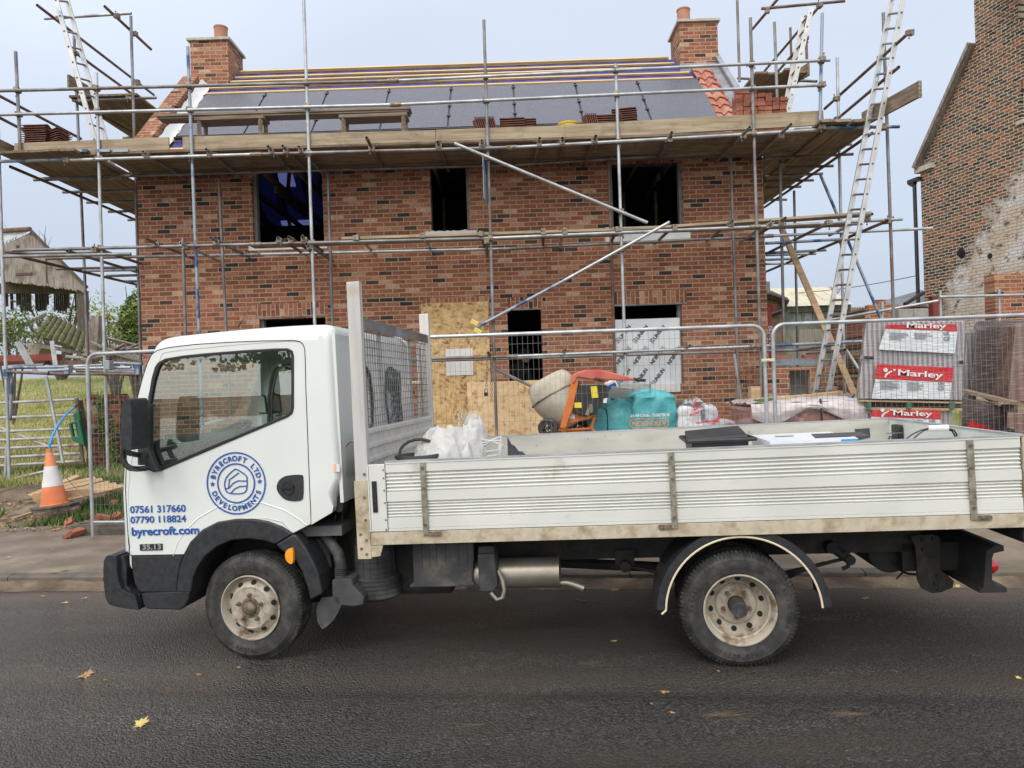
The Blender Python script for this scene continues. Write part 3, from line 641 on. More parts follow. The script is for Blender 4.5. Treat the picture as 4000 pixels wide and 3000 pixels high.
# weep of the facing brick returns into reveals
# foil-faced insulation board standing in the ground floor window, printed all over
def osbmat(name, c1, c2, c3, sc, coords=(1, 1, 1)):
    m = bpy.data.materials.new(name); m.use_nodes = True; nt = m.node_tree; l = nt.links.new; bs = nt.nodes['Principled BSDF']; bs.inputs['Roughness'].default_value = .7
    tc = _n(nt, 'ShaderNodeTexCoord'); col = None
    for i, (rx, s1, s2) in enumerate(((.35, sc, sc * .3), (-.9, sc * .9, sc * .28), (1.7, sc * 1.1, sc * .35))):
        mp = _n(nt, 'ShaderNodeMapping', vector_type='TEXTURE'); mp.inputs['Rotation'].default_value = (0, rx, 0); mp.inputs['Scale'].default_value = (1 / s1, 1, 1 / s2); mp.inputs['Location'].default_value = (i * 3.3, 0, i * 1.7)
        l(tc.outputs['Object'], mp.inputs[0]); v = _n(nt, 'ShaderNodeTexVoronoi'); v.inputs['Scale'].default_value = 1; l(mp.outputs[0], v.inputs[0])
        s = _n(nt, 'ShaderNodeSeparateXYZ'); l(v.outputs['Color'], s.inputs[0]); 
        if col is None: col = s.outputs[0]
        else:
            a = _n(nt, 'ShaderNodeMath', operation='MULTIPLY_ADD'); l(s.outputs[0], a.inputs[0]); a.inputs[1].default_value = .9; l(col, a.inputs[2]); col = a.outputs[0]
    d = _n(nt, 'ShaderNodeMath', operation='DIVIDE'); l(col, d.inputs[0]); d.inputs[1].default_value = 2.8
    r = _n(nt, 'ShaderNodeValToRGB'); e = r.color_ramp.elements; e[0].position = .16; e[0].color = (*c3, 1); e[1].position = .85; e[1].color = (*c2, 1); q = e.new(.36); q.color = (*c1, 1)
    l(d.outputs[0], r.inputs[0]); l(r.outputs[0], bs.inputs['Base Color']); return m
M['osb'] = osbmat('osb_board', (.52, .33, .14), (.72, .52, .27), (.20, .10, .04), 25)
M['osb2'] = osbmat('pale_osb_board', (.66, .46, .25), (.76, .57, .35), (.46, .24, .12), 25)
def rectpanel(name, label, cat, xl, xr, yt, yb, Y, th, mt, tilt=0):
    a, b_, c, d = [0] * 4; ym = (yt + yb) / 2; xm = (xl + xr) / 2
    a = P(xl, ym, Y).x; b_ = P(xr, ym, Y).x; c = P(xm, yb, Y).z; d = P(xm, yt, Y).z
    t = thing(name, label, cat, ((a + b_) / 2, Y, c)); bb = MB(); bb.box(a, b_, Y, Y + th, c, d); bb.build('board', mt, t, smooth=0); return t, (a, b_, c, d)
a, b_, c, d = OP['gr']
ins = thing('insulation_board', 'white foil insulation board printed with diagonal black lettering, filling the ground floor window', 'insulation board', ((a + b_) / 2, HY + .13, c))
zt = hz(2550, 1243); b = MB(); b.box(a + .02, b_ - .03, HY + .06, HY + .14, c + .01, zt); b.build('foil_face', mat('foil_face', (.60, .63, .67), (.72, .75, .79), 3, .35, .25, .25, 6), ins, smooth=0)
M['ink'] = mat('black_ink', (.02, .02, .022), rough=.6)
ys = [1335, 1490, 1640]; 
for j, (yc, flip) in enumerate(((1300, 0), (1392, 1), (1470, 0))):
    for i in range(4):
        px = 2440 + i * 67 + (0 if j != 1 else -6); q = P(px, yc, HY)
        if q.x > b_ - .14 or q.x < a + .1: continue
        ang = R(52) if not flip else R(52 + 180)
        mt_ = Matrix.Translation((q.x, HY + .056, q.z)) @ FRONT @ Matrix.Rotation(ang, 4, 'Z')
        text('UNILIN', .085, 'lettering', 'ink', ins, mt_ @ Matrix.Translation((.02, -.03, 0)), bold=.003)
        bb = MB()
        for k in range(4): 
            p0 = mt_ @ Vector((-.20, -.035 + k * .022, 0)); p1 = mt_ @ Vector((-.165, -.015 + k * .022, 0)); p2 = mt_ @ Vector((-.13, -.035 + k * .022, 0))
            bb.obox(p0, p1, .002, .008, (0, 0, 1)); bb.obox(p1, p2, .002, .008, (0, 0, 1))
        bb.build('printed_emblem', 'ink', ins, smooth=0)
# OSB sheets
t, ob = rectpanel('osb_door_sheet', 'tall chipboard sheet boarding up the house doorway', 'chipboard sheet', 1652, 1916, 1181, 1730, HY - .03, .018, 'osb')
t2, ob2 = rectpanel('osb_sheet', 'low wide pale chipboard sheet leaning across the doorway, behind the cement mixer', 'chipboard sheet', 1828, 2172, 1488, 1760, HY - .45, .018, 'osb2')
t3, ob3 = rectpanel('packing_sheet', 'crumpled white packing sheet fixed to the tall chipboard sheet', 'packing sheet', 1742, 1848, 1362, 1466, HY - .045, .012, 'foam')
# ================================================================== SCAFFOLDING
scaf = thing('scaffolding', 'galvanised tube scaffolding with timber decks wrapped round the front and gables of the brick house', 'scaffolding', (-.9, 10.75, .45))
TR = .0242
def T(name, p0, p1, m='galv', r=TR):
    b = MB(); b.tube(p0, p1, r, 12, True); return b.build(name, m, scaf, smooth=50, recalc=False)
def TT(name, a, b_, m='galv'): return T(name, P(*a), P(*b_), m)
def TZ(name, a, b_, m='galv'): return T(name, PZ(*a), PZ(*b_), m)
cb = MB(); cb.box(-.036, .036, -.050, .0, -.038, .038); cb.box(-.038, .038, -.0, .044, -.034, .034); cb.tube((.03, -.02, -.01), (.07, -.03, -.012), .007, 6); cb.tube((-.02, .02, -.028), (-.03, .02, -.085), .007, 6)
cb.tube((-.03, .02, -.075), (-.03, .02, -.09), .013, 6); cb.tube((.06, -.028, -.01), (.075, -.03, -.012), .013, 6)
cp0 = cb.build('coupler', 'coupler', scaf, smooth=0, bevel=.004); cme = cp0.data; _first = [True]; _cn = [0]
def CP(p, kind=0):
    if _cn[0] >= 99: return
    _cn[0] += 1
    p = Vector(p)
    o = cp0 if _first[0] else cp0.copy()
    if not _first[0]: COL.objects.link(o); o.parent = scaf
    _first[0] = False
    o.matrix_parent_inverse = Matrix.Identity(4); o.location = p - Vector(scaf.location)
    o.rotation_euler = (rnd.choice([0, R(90), R(180)]) if kind else rnd.uniform(-.3, .3), rnd.uniform(-.15, .15), rnd.choice([0, R(90), R(180), R(-90)]) + rnd.uniform(-.2, .2))
YO, YI = 10.75, 11.65
STD = [((-8, 500), (38, 1905)), ((61, 202), (80, 606)), ((376, 285), (423, 1851)), ((733, 182), (800, 1860)), ((1184, -60), (1250, 1860)), ((1890, 79), (1945, 1860)),
       ((2405, 250), (2457, 1860)), ((2931, 70), (2985, 1860)), ((3212, 52), (3203, 475)), ((3450, 50), (3512, 1860))]
cols = ['galv', 'galvd', 'galv', 'bluetube', 'galv', 'galvd', 'galv', 'galvd', 'bluetube', 'galvd']
def onstd(i, py):
    (x0, y0), (x1, y1) = STD[i]; return x0 + (x1 - x0) * (py - y0) / (y1 - y0)
for (a, c), m_ in zip(STD, cols): TT('standard', (*a, YO), (*c, YO), m_)
def poly(name, pts, Y, ms, join=True):
    for i in range(len(pts) - 1):
        TT(name, (*pts[i], Y), (*pts[i + 1], Y), ms[i % len(ms)])
        if join and i:
            q = P(*pts[i], Y); d = (P(*pts[i + 1], Y) - q).normalized(); b = MB(); b.tube(q - d * .085, q + d * .085, TR + .009, 10); b.build('sleeve', 'coupler', scaf)
def yat(pts, x):
    for (x0, y0), (x1, y1) in zip(pts, pts[1:]):
        if x0 <= x <= x1: return y0 + (y1 - y0) * (x - x0) / (x1 - x0)
    return None
G1 = [(-40, 356), (1536, 316), (3242, 235)]; G2 = [(-40, 449), (1545, 409), (3220, 332)]
LD = [(262, 626), (1000, 603), (2000, 576), (2931, 524), (3196, 507)]; LM = [(50, 978), (1000, 954), (1904, 931), (2949, 886), (3524, 856)]
LL = [(1300, 1412), (2000, 1392), (2949, 1353), (3375, 1333)]
poly('guard_rail', G1, YO - .055, ['galvd', 'galv']); poly('guard_rail', G2, YO - .055, ['galv', 'galv'])
poly('ledger', LD, YO - .05, ['galv', 'galvd', 'galv', 'galv']); poly('ledger', LM, YO - .05, ['galvd', 'galvd', 'galv', 'galv']); poly('ledger', LL, YO - .05, ['galvd', 'galv', 'bluetube'])
TT('ledger', (1300, 1420, YI), (3300, 1362, YI), 'galvd')
for ln in (G1, G2, LD, LM, LL):
    for i in range(1, 10):
        x = onstd(i, 900)
        for _ in range(2):
            y = yat(ln, x)
            if y is None: break
            x = onstd(i, y)
        if y is None or y < STD[i][0][1] or y > STD[i][1][1] or y > 1380: continue
        CP(P(x, y, YO - .02), 0)
LDI = [(158, 698), (1000, 672), (2000, 644), (3000, 583), (3326, 563)]; LMI = [(181, 1010), (1000, 994), (2000, 971), (3000, 922), (3642, 892)]
poly('ledger', LDI, YI, ['galvd', 'galvd', 'galvd', 'galvd']); poly('ledger', LMI, YI, ['galvd', 'galv', 'galvd', 'galv'])
# inner standards beside the wall
for a, c, m_ in (((2854, 606), (2890, 1700), 'galvd'), ((2377, 633), (2408, 1620), 'rust'), ((1280, 669), (1310, 1620), 'galvd'), ((854, 696), (900, 1620), 'galvd'), ((2868, 1385), (2905, 1620), 'galv')):
    TT('standard', (*a, YI - .03), (*c, YI - .03), m_)
TT('standard', (714, 928, 10.85), (728, 1420, 10.85), 'galvd')
# transoms: front end seen, running back under the deck
for px, py in ((558, 592), (805, 583), (1047, 572), (1104, 570), (1167, 573), (1432, 538), (1710, 555), (1882, 549), (2108, 540), (2197, 540), (2328, 531), (2624, 518), (2929, 497), (3090, 486)):
    q = PZ(px, py, 5.285); e = Vector((q.x + rnd.uniform(-.06, .06), 11.95, 5.265)); T('transom', q, e, rnd.choice(['galvd', 'rust', 'galvd']))
    f = (YO - .05 - q.y) / (e.y - q.y); CP(q.lerp(e, f) - Vector((0, 0, .03)), 1)
for px, py, z in ((364, 967, 3.9), (576, 935, 3.95), (705, 949, 3.9), (823, 929, 3.95), (1086, 929, 3.95), (1129, 926, 3.95), (1181, 925, 3.95), (1197, 953, 3.83), (1392, 923, 3.95), (1651, 915, 3.95), (1881, 909, 3.95), (1900, 938, 3.83),
               (2122, 904, 3.95), (2206, 895, 3.95), (2414, 890, 3.95), (2633, 883, 3.95), (2861, 863, 3.97), (3020, 865, 3.93), (3068, 852, 3.97), (3407, 836, 3.99)):
    q = PZ(px, py, z); e = Vector((q.x + rnd.uniform(-.06, .06), 11.95, z - .02)); T('transom', q, e, rnd.choice(['galvd', 'rust', 'galv']))
    f = (YO - .05 - q.y) / (e.y - q.y); CP(q.lerp(e, f) - Vector((0, 0, .03)), 1)
for px, py in ((1907, 1380), (2206, 1369), (2696, 1351), (3244, 1351), (3300, 1367)):
    q = P(px, py, 10.45); T('transom', q, q + Vector((.03, 1.4, 0)), 'galvd')
# long braces
TT('brace', (1775, 560, 10.6), (2529, 870, 10.6), 'galv'); TT('brace', (2615, 868, 10.55), (2205, 1095, 10.58), 'galv'); TT('brace', (2207, 1094, 10.58), (1858, 1281, 10.6), 'bluetube')
for x, y in ((1903, 614), (2427, 827), (2430, 970), (1922, 1247)): CP(P(x, y, 10.66), 1)
TT('brace', (1928, 1439, 10.9), (2110, 1525, 11.4), 'galv'); TT('brace', (3205, 684, 12.0), (3448, 1262, 11.6), 'bluetube'); TT('brace', (3307, 1369, 11.6), (3372, 1470, 11.2), 'galv')
M['yellow'] = mat('yellow_foam', (.66, .50, .14), rough=.7)
for x, y in ((1853, 1262), (1866, 1295)):
    q = P(x, y, 10.6); b = MB(); b.obox(q + Vector((-.05, 0, .03)), q + Vector((.06, 0, -.03)), .07, .08); b.build('tube_end_foam', 'yellow', scaf, smooth=0, bevel=.015)
# left gable
TT('standard', (289, 140, 12.5), (353, 1580, 12.5), 'galvd'); TT('standard', (511, 63, 12.25), (555, 1600, 12.25), 'galvd')
TZ('ledger', (40, 651, 5.2), (527, 858, 5.2), 'rust'); TZ('ledger', (-30, 632, 5.25), (289, 622, 5.25), 'bluetube')
TZ('guard_rail', (-30, 360, 6.34), (316, 542, 6.34), 'rust'); TZ('guard_rail', (-30, 445, 5.97), (130, 528, 5.97), 'rust')
for y in (11.65, 12.4, 13.1, 13.8, 14.5, 15.2): T('transom', (-7.72, y, 5.25), (-6.26, y, 5.24), rnd.choice(['galvd', 'rust', 'bluetube']))
TT('ledger', (14, 1003, 10.5), (511, 992, 10.5), 'galvd'); TT('ledger', (65, 988, 11.1), (395, 983, 11.1), 'bluetube')
for a in (((221, 1051, 3.88), (533, 1044, 3.88)), ((325, 1058, 3.82), (533, 1054, 3.82)), ((416, 1078, 3.85), (533, 1075, 3.85)), ((488, 1098, 3.85), (536, 1099, 3.85))): TZ('transom', *a, rnd.choice(['rust', 'bluetube', 'galvd']))
TZ('ledger', (86, 1005, 3.84), (536, 1112, 3.84), 'rust'); TZ('ledger', (262, 980, 3.86), (533, 1062, 3.86), 'galvd'); T('transom', PZ(18, 984, 3.93), (-7.35, 11.2, 3.93), 'rust')
TZ('ledger', (283, 393, 6.85), (610, 382, 6.85), 'galvd'); TZ('ledger', (294, 396, 6.8), (515, 517, 6.8), 'rust'); T('transom', (-7.6, 14.2, 6.82), (-6.2, 14.2, 6.82), 'galvd')
TZ('guard_rail', (145, 20, 8.0), (601, 371, 8.0), 'rust'); TZ('guard_rail', (294, 206, 7.55), (620, 443, 7.55), 'rust'); TZ('guard_rail', (409, 25, 8.0), (590, 193, 8.0), 'rust'); TZ('guard_rail', (174, 73, 8.05), (513, 52, 8.05), 'galv')
for x, y, Y in ((232, 75, 11.9), (455, 62, 11.8), (525, 132, 12.4), (295, 208, 12.3), (537, 322, 12.4), (372, 343, 10.7), (315, 390, 12.4), (505, 382, 12.4), (262, 626, 10.7)): CP(P(x, y, Y), 1)
# right gable
TT('standard', (3270, 226, 11.7), (3303, 1640, 11.7), 'galv'); TT('standard', (3046, 619, 11.9), (3070, 1640, 11.9), 'galvd'); TT('standard', (3102, 745, 13.6), (3120, 1560, 13.6), 'galvd')
TT('standard', (2879, -20, 13.2), (2889, 320, 13.2), 'galvd'); TT('standard', (3025, 87, 12.1), (3036, 385, 12.1), 'galvd'); TT('standard', (3087, 108, 14.4), (3093, 270, 14.4), 'rust'); TT('standard', (3146, 62, 12.8), (3152, 235, 12.8), 'rust')
TT('standard', (3446, 1180, 12.3), (3450, 1560, 12.3), 'galv')
TT('guard_rail', (2975, 34, 12.0), (3300, 4, 12.0), 'rust'); TZ('guard_rail', (3052, -20, 8.0), (2938, 115, 8.0), 'rust'); TZ('guard_rail', (3208, 16, 8.0), (2966, 302, 8.0), 'rust'); TZ('guard_rail', (3154, 148, 7.55), (3022, 298, 7.55), 'rust')
TZ('guard_rail', (3549, 129, 6.34), (3221, 425, 6.34), 'rust'); TZ('guard_rail', (3511, 262, 5.97), (3267, 468, 5.97), 'rust')
TZ('ledger', (3407, 520, 5.2), (2986, 810, 5.2), 'rust'); TT('ledger', (3222, 499, 10.65), (3513, 495, 10.65), 'bluetube'); TT('ledger', (2882, 306, 14.), (3190, 318, 12.5), 'galvd')
for a, c in (((2986, 619), (3333, 602)), ((3051, 655), (3255, 648)), ((2988, 689), (3214, 678)), ((2988, 709), (3178, 704)), ((2990, 734), (3129, 729)), ((2988, 781), (3073, 780))): TZ('transom', (*a, 5.22), (*c, 5.22), rnd.choice(['galvd', 'rust']))
TZ('ledger', (3466, 863, 3.84), (2991, 1062, 3.84), 'rust'); TZ('ledger', (3237, 872, 3.86), (2991, 992, 3.86), 'galvd')
for a, c in (((2990, 951), (3286, 935)), ((2990, 989), (3227, 977)), ((2993, 997), (3187, 991)), ((2990, 1015), (3098, 1011)), ((2992, 1031), (3102, 1029))): TZ('transom', (*a, 3.83), (*c, 3.83), rnd.choice(['galv', 'bluetube', 'galvd']))
for x, y, Y in ((3553, 128, 9.8), (3440, 225, 10.65), (3267, 386, 11.7), (3270, 466, 11.7), (3210, 496, 10.6), (3450, 495, 10.6), (3465, 865, 10.6), (3237, 872, 10.4), (3212, 232, 10.7), (3210, 330, 10.7), (3148, 150, 12.8), (3202, 22, 11.9), (2997, 40, 12), (3057, 640, 11.9), (3057, 955, 11.9), (3290, 945, 11.7), (3290, 1370, 11.7)): CP(P(x, y, Y), 1)
# decks
def bd(name, p0, p1, w=.225, h=.038, m='board', up_=(0, 0, 1)):
    b = MB(); b.obox(p0, p1, w, h, up_); return b.build(name, m, scaf, smooth=0, bevel=.003)
ZD = 5.345
M['boardunder'] = M['board']
for k in range(5):
    y = YO + .13 + k * .238; xs = [-5.95, -2.0 + (k % 2) * .7, 1.75 + (k % 3) * .3, 4.75]
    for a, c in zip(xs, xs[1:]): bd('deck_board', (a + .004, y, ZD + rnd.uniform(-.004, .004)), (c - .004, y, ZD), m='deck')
for k in range(5): bd('deck_board', (-7.42 + k * .232, 10.6 - rnd.uniform(0, .06), ZD), (-7.42 + k * .232, 15.3, ZD), m='boardy')
for px in (310, 399, 471):
    q = PZ(px, 588, ZD + .03); bd('deck_board', q, (q.x + .03, 11.95, ZD + .005), m='boardy')
    b = MB(); b.obox(q + Vector((0, -.004, 0)), q + Vector((0, .012, 0)), .229, .042); b.build('board_end_band', 'bluetube', scaf, smooth=0)
for px, dx in ((3235, 0), (3296, 0), (3362, 0)):
    q = PZ(px, 470, ZD + .04); bd('deck_board', q, (q.x + .0, 15.3, ZD + .01), m='boardy')
    b = MB(); b.obox(q + Vector((0, -.004, 0)), q + Vector((0, .012, 0)), .229, .042); b.build('board_end_band', 'coupler', scaf, smooth=0)
for x in (4.50, 4.98, 5.22, 5.44): bd('deck_board', (x, 10.7, ZD), (x, 15.3, ZD), m='boardy')
for k in range(5): bd('deck_board', (-7.42 + k * .24, 12.35, 6.9), (-7.42 + k * .24, 15.4, 6.9), m='boardy')
for k in range(4): bd('deck_board', (4.5 + k * .235, 12.3 + rnd.uniform(-.1, .1), 6.9), (4.5 + k * .235, 15.4, 6.9), m='boardy')
# mid lift: three boards
q0 = P(985, 962, 11.25); q1 = P(2420, 912, 11.25); bd('deck_board', (q0.x, 11.25, 3.965), (q1.x, 11.25, 3.965)); bd('deck_board', (q0.x + 1.5, 11.0, 3.965), (q1.x, 11.0, 3.965))
q2 = P(2384, 905, 10.95); q3 = P(3391, 842, 10.95); bd('deck_board', (q2.x, 10.95, q2.z), (q3.x, 10.95, q3.z + .02)); bd('deck_board', (q2.x, 11.2, 3.99), (q3.x - .2, 11.2, 3.99))
for a, c, y0, y1 in ((0, 0, 0, 0),): pass
def toe(x0, y0, x1, y1, m='board'):
    a = P(x0, y0, YO - .0); c = P(x1, y1, YO - .0); b = MB(); b.obox(a + Vector((0, .05, 0)), c + Vector((0, .05, 0)), .038, .222); b.build('toe_board', m, scaf, smooth=0, bevel=.004)
toe(50, 585, 655, 561); toe(709, 560, 1700, 533); toe(1702, 532, 2206, 515); toe(2208, 513, 3221, 456)
for k, (x0, x1, z) in enumerate(((-7.58, -7.58, 5.47),)): bd('toe_board', (x0, 9.9, z), (x1, 13.2, z), .038, .22, 'boardy')
bd('toe_board', PZ(3594, 347, 5.47), PZ(3370, 468, 5.50), .038, .222, 'boardy')
q = PZ(3594, 347, 5.47); b = MB(); b.obox(q + Vector((0, -.006, 0)), q + Vector((0, .03, 0)), .044, .226); b.build('board_end_band', 'coupler', scaf, smooth=0)
bd('toe_board', PZ(266, 316, 7.05), PZ(380, 380, 7.05), .038, .222, 'boardy'); bd('toe_board', PZ(3160, 270, 7.05), PZ(3090, 312, 7.05), .038, .222, 'boardy')
# plank bridge and two hop-up stands on the deck
M['hop'] = mat('hop_up_wood', (.19, .14, .10), (.32, .25, .19), 8, .85, 0, .3, 30, (.3, 3, 3))
def plank(name, label, a, c, Yp, w, h, mt, grp=None):
    p0 = P(*a, Yp); p1 = P(*c, Yp); t = thing(name, label, 'plank', (p0 + p1) / 2, 0, grp)
    b = MB(); b.obox(p0, p1, w, h); b.build('board', mt, t, smooth=0, bevel=.003); b = MB()
    for q, s_ in ((p1, 1),): d = (p1 - p0).normalized(); b.obox(q - d * .09, q + d * .003, w + .004, h + .004)
    b.build('end_band', 'galvd', t, smooth=0); return t
plank('plank', 'upper plank laid across the two wooden stands on the scaffold deck', (621, 461), (1605, 431), 11.02, .225, .036, 'hop')
plank('plank', 'lower plank under another, laid across the two wooden stands on the scaffold deck', (628, 470), (1600, 441), 11.04, .225, .036, 'hop')
def stand(label, xl, xr, yt):
    a = P(xl, yt, 11.02); c = P(xr, yt - 10, 11.02); t = thing('hop_up_stand', label, 'stand', ((a.x + c.x) / 2, 11.02, 5.365), 0, 'hop-up stands under the plank')
    b = MB(); b.obox(a, c, .30, .05); b.build('top', 'hop', t, smooth=0, bevel=.004)
    for x in (a.x + .06, c.x - .06):
        for y in (10.9, 11.14):
            b = MB(); b.obox((x, y, 5.365), (x, y, a.z - .02), .05, .045); b.build('leg', 'hop', t, smooth=0)
stand('wooden stand under the left part of the planks on the scaffold deck', 775, 1042, 478); stand('wooden stand under the right end of the planks on the scaffold deck', 1332, 1595, 468)
# ladders
M['alu'] = mat('ladder_aluminium', (.50, .50, .49), (.66, .66, .65), 4, .42, .5, .1, 30, c3=(.20, .33, .52), s3=1.5, t3=(.60, .66))
def ladder(label, a0, a1, c0, c1, n, group='aluminium ladders tied to the scaffolding'):
    a0, a1, c0, c1 = map(Vector, (a0, a1, c0, c1)); t = thing('ladder', label, 'ladder', (a0 + c0) / 2, 0, group)
    sd = (c0 - a0).normalized()
    for p0, p1 in ((a0, a1), (c0, c1)):
        b = MB(); b.obox(p0, p1, .03, .072, sd.cross((p1 - p0).normalized())); b.build('stile', 'alu', t, smooth=0, bevel=.004)
    for k in range(n):
        f = (k + .6) / n; b = MB(); b.tube(a0.lerp(a1, f) - sd * .02, c0.lerp(c1, f) + sd * .02, .016, 8); b.build('rung', 'galvd', t)
    return t
ladder('tall aluminium ladder streaked with blue paint, leaning on the right end of the scaffolding', P(3178, 1560, 10.55), P(3489, -30, 10.55), P(3231, 1560, 10.2), P(3534, -30, 10.2), 27)
ladder('short aluminium ladder standing on the deck beside the right chimney', (P(3042, 401, 11.7).x - .06, 11.7, 5.37), P(3137, 69, 11.7), (P(3053, 427, 11.45).x - .03, 11.45, 5.37), P(3170, 31, 11.45), 10)
ladder('aluminium ladder rising from the deck to the frame at the left gable', (P(377, 542, 11.35).x + .07, 11.35, 5.37), P(214, -20, 11.35), (P(425, 542, 11.65).x + .07, 11.65, 5.37), P(257, -20, 11.65), 11)
p = PZ(3054, 895, 3.9); b = MB(); b.obox(P(3054, 895, 12.2), P(3345, 1560, 11.0), .1, .03, (0, -1, 0)); tag(b.build('timber_batten', 'timber', smooth=0), 'long pale timber batten leaning diagonally behind the tall ladder', 'timber batten')
# bricks stacked on the deck
M['redbrick'] = mat('loose_red_brick', (.26, .09, .058), (.38, .15, .09), 14, .9, 0, .6, 40, orand=.28)
bk = None
q0 = P(2862, 440, 11.2)
def brick_at(loc, rz, label='red brick in the stack on the right end of the scaffold deck', group='bricks stacked on the scaffold deck', sc=None, rot=None):
    global bk
    if bk is None:
        b = MB(); b.box(-.1075, .1075, -.051, .051, 0, .065); bk = b.build('brick', 'redbrick', smooth=0, bevel=.004); o = bk
    else: o = bk.copy(); COL.objects.link(o)
    tag(o, label, 'brick', group); o.location = loc; o.rotation_euler = rot or (0, 0, rz)
    if sc: o.scale = sc
    return o
z = 5.366
for row in range(11):
    n_ = 7 if row < 9 else (5 if row == 9 else 3)
    xx = q0.x; lim = q0.x + n_ * .112
    while xx < lim - .09:
        st_ = rnd.random() < .4 and xx + .22 < lim + .03; wd = .218 if st_ else .106
        brick_at((xx + wd / 2, 11.12 + rnd.uniform(-.012, .012) - (.056 if st_ else 0), z + row * .066), (0 if st_ else R(90)) + rnd.uniform(-.04, .04)); xx += wd + rnd.uniform(.003, .012)
# tiles and bucket on the deck
b = MB(); 
b.grid(lambda u, v: Vector((-.12 + .24 * u, -.19 + .38 * v, .018 * math.sin(u * 6.28 * 1.0) + .018)), 10, 1)
n0 = len(b.v); b.grid(lambda u, v: Vector((-.12 + .24 * u, -.19 + .38 * v, .018 * math.sin(u * 6.28 * 1.0) + .004)), 10, 1)
b.add([(-.12, -.19, .018), (-.12, .19, .018), (-.12, .19, .004), (-.12, -.19, .004)], [(0, 1, 2, 3)]); b.add([(.12, -.19, .018), (.12, .19, .018), (.12, .19, .004), (.12, -.19, .004)], [(0, 1, 2, 3)])
b.add([b.v[i] for i in range(11)] + [b.v[n0 + i] for i in range(11)], [(i, i + 1, 12 + i, 11 + i) for i in range(10)])
tl0 = b.build('roof_tile', 'tiledark', smooth=50); tfirst = True
def tiles(label, px, Y, n, rz, stand_=False, zb=5.366, dz=.034):
    global tfirst
    x = P(px, 500, Y).x
    for k in range(n):
        o = tl0 if tfirst else tl0.copy()
        if not tfirst: COL.objects.link(o)
        tfirst = False
        if stand_: o.location = (x + k * dz * .9, Y, zb + .20); o.rotation_euler = (R(76), 0, R(96))
        else: o.location = (x + rnd.uniform(-.012, .012), Y, zb + k * dz); o.rotation_euler = (0, 0, rz + rnd.uniform(-.04, .04))
        tag(o, label, 'roof tile', 'clay roof tiles stacked on the scaffold deck')
tiles('dark clay tile in the flat stack at the left end of the scaffold deck', 150, 11.0, 15, R(90)); tiles('dark clay tile in the flat stack at the left end of the scaffold deck', 225, 11.05, 13, R(60))
tiles('dark clay tile standing on edge in the row right of the planks', 1862, 11.0, 10, R(0), True); tiles('dark clay tile lying in the low stack between standing tiles and yellow bucket', 2000, 11.0, 11, R(90)); tiles('dark clay tile lying in the low stack between standing tiles and yellow bucket', 2045, 11.05, 11, R(90))
tiles('dark clay tile standing on edge just right of the yellow bucket', 2290, 11.0, 6, R(0), True); tiles('dark clay tile in the crisscross stacks right of the yellow bucket', 2375, 11.0, 11, R(90)); tiles('dark clay tile in the crisscross stacks right of the yellow bucket', 2440, 11.2, 16, R(80))
M['ybucket'] = mat('yellow_plastic', (.75, .50, .02), (.8, .56, .04), 5, .5)
q = P(2222, 500, 11.15); t = thing('bucket', 'yellow plastic builders bucket on the scaffold deck', 'bucket', (q.x, 11.15, 5.366))
b = MB(); b.lathe([(0, .0), (.13, 0), (.165, .30), (.172, .30), (.172, .325), (.16, .325), (.125, .01), (0, .01)], (q.x, 11.15, 5.366), (0, 0, 1), 28); b.build('pail', 'ybucket', t, smooth=40)
b = MB(); b.path([(q.x + .17 * math.cos(a_), 11.15 + .17 * math.sin(a_) * .3 - .1 * math.sin(a_), 5.66 - .0 * a_) for a_ in [i * math.pi / 10 for i in range(11)]], .004, 6); b.build('handle', 'galvd', t)
# safety notice seen edge-on, hanging at the long brace
q = P(1880, 690, 10.5); t = thing('hanging_sign', 'thin white and blue sign seen edge on, hanging below the long brace', 'sign', q)
b = MB(); b.plate([(-.0, .0), (.42, -.02), (.42, -.60), (.0, -.62)], d0=-.004, d1=.004, mp=lambda a, z, d: q + Vector((.03 + a * .10 + d, a * .95, z + .30))); b.build('sign_face', 'bluetube', t, smooth=0)

# low guard tubes on posts at the right boundary
rl = thing('tube_railing', 'galvanised tube railing on short posts in front of the old whitewashed wall', 'railing', P(3680, 1560, 11.9))
for a_, c_ in (((3175, 1262, 12.6), (3665, 1175, 11.9)), ((3668, 1160, 11.85), (4060, 1150, 11.85))):
    b = MB(); b.tube(P(*a_), P(*c_), TR, 12, True); b.build('rail', 'galv', rl, smooth=50)
for a_, c_ in (((3672, 1135, 11.95), (3682, 1600, 11.95)), ((3902, 1130, 11.95), (3912, 1600, 11.95))):
    b = MB(); b.tube(P(*a_), P(*c_), TR, 12, True); b.build('post', 'galv', rl, smooth=50)

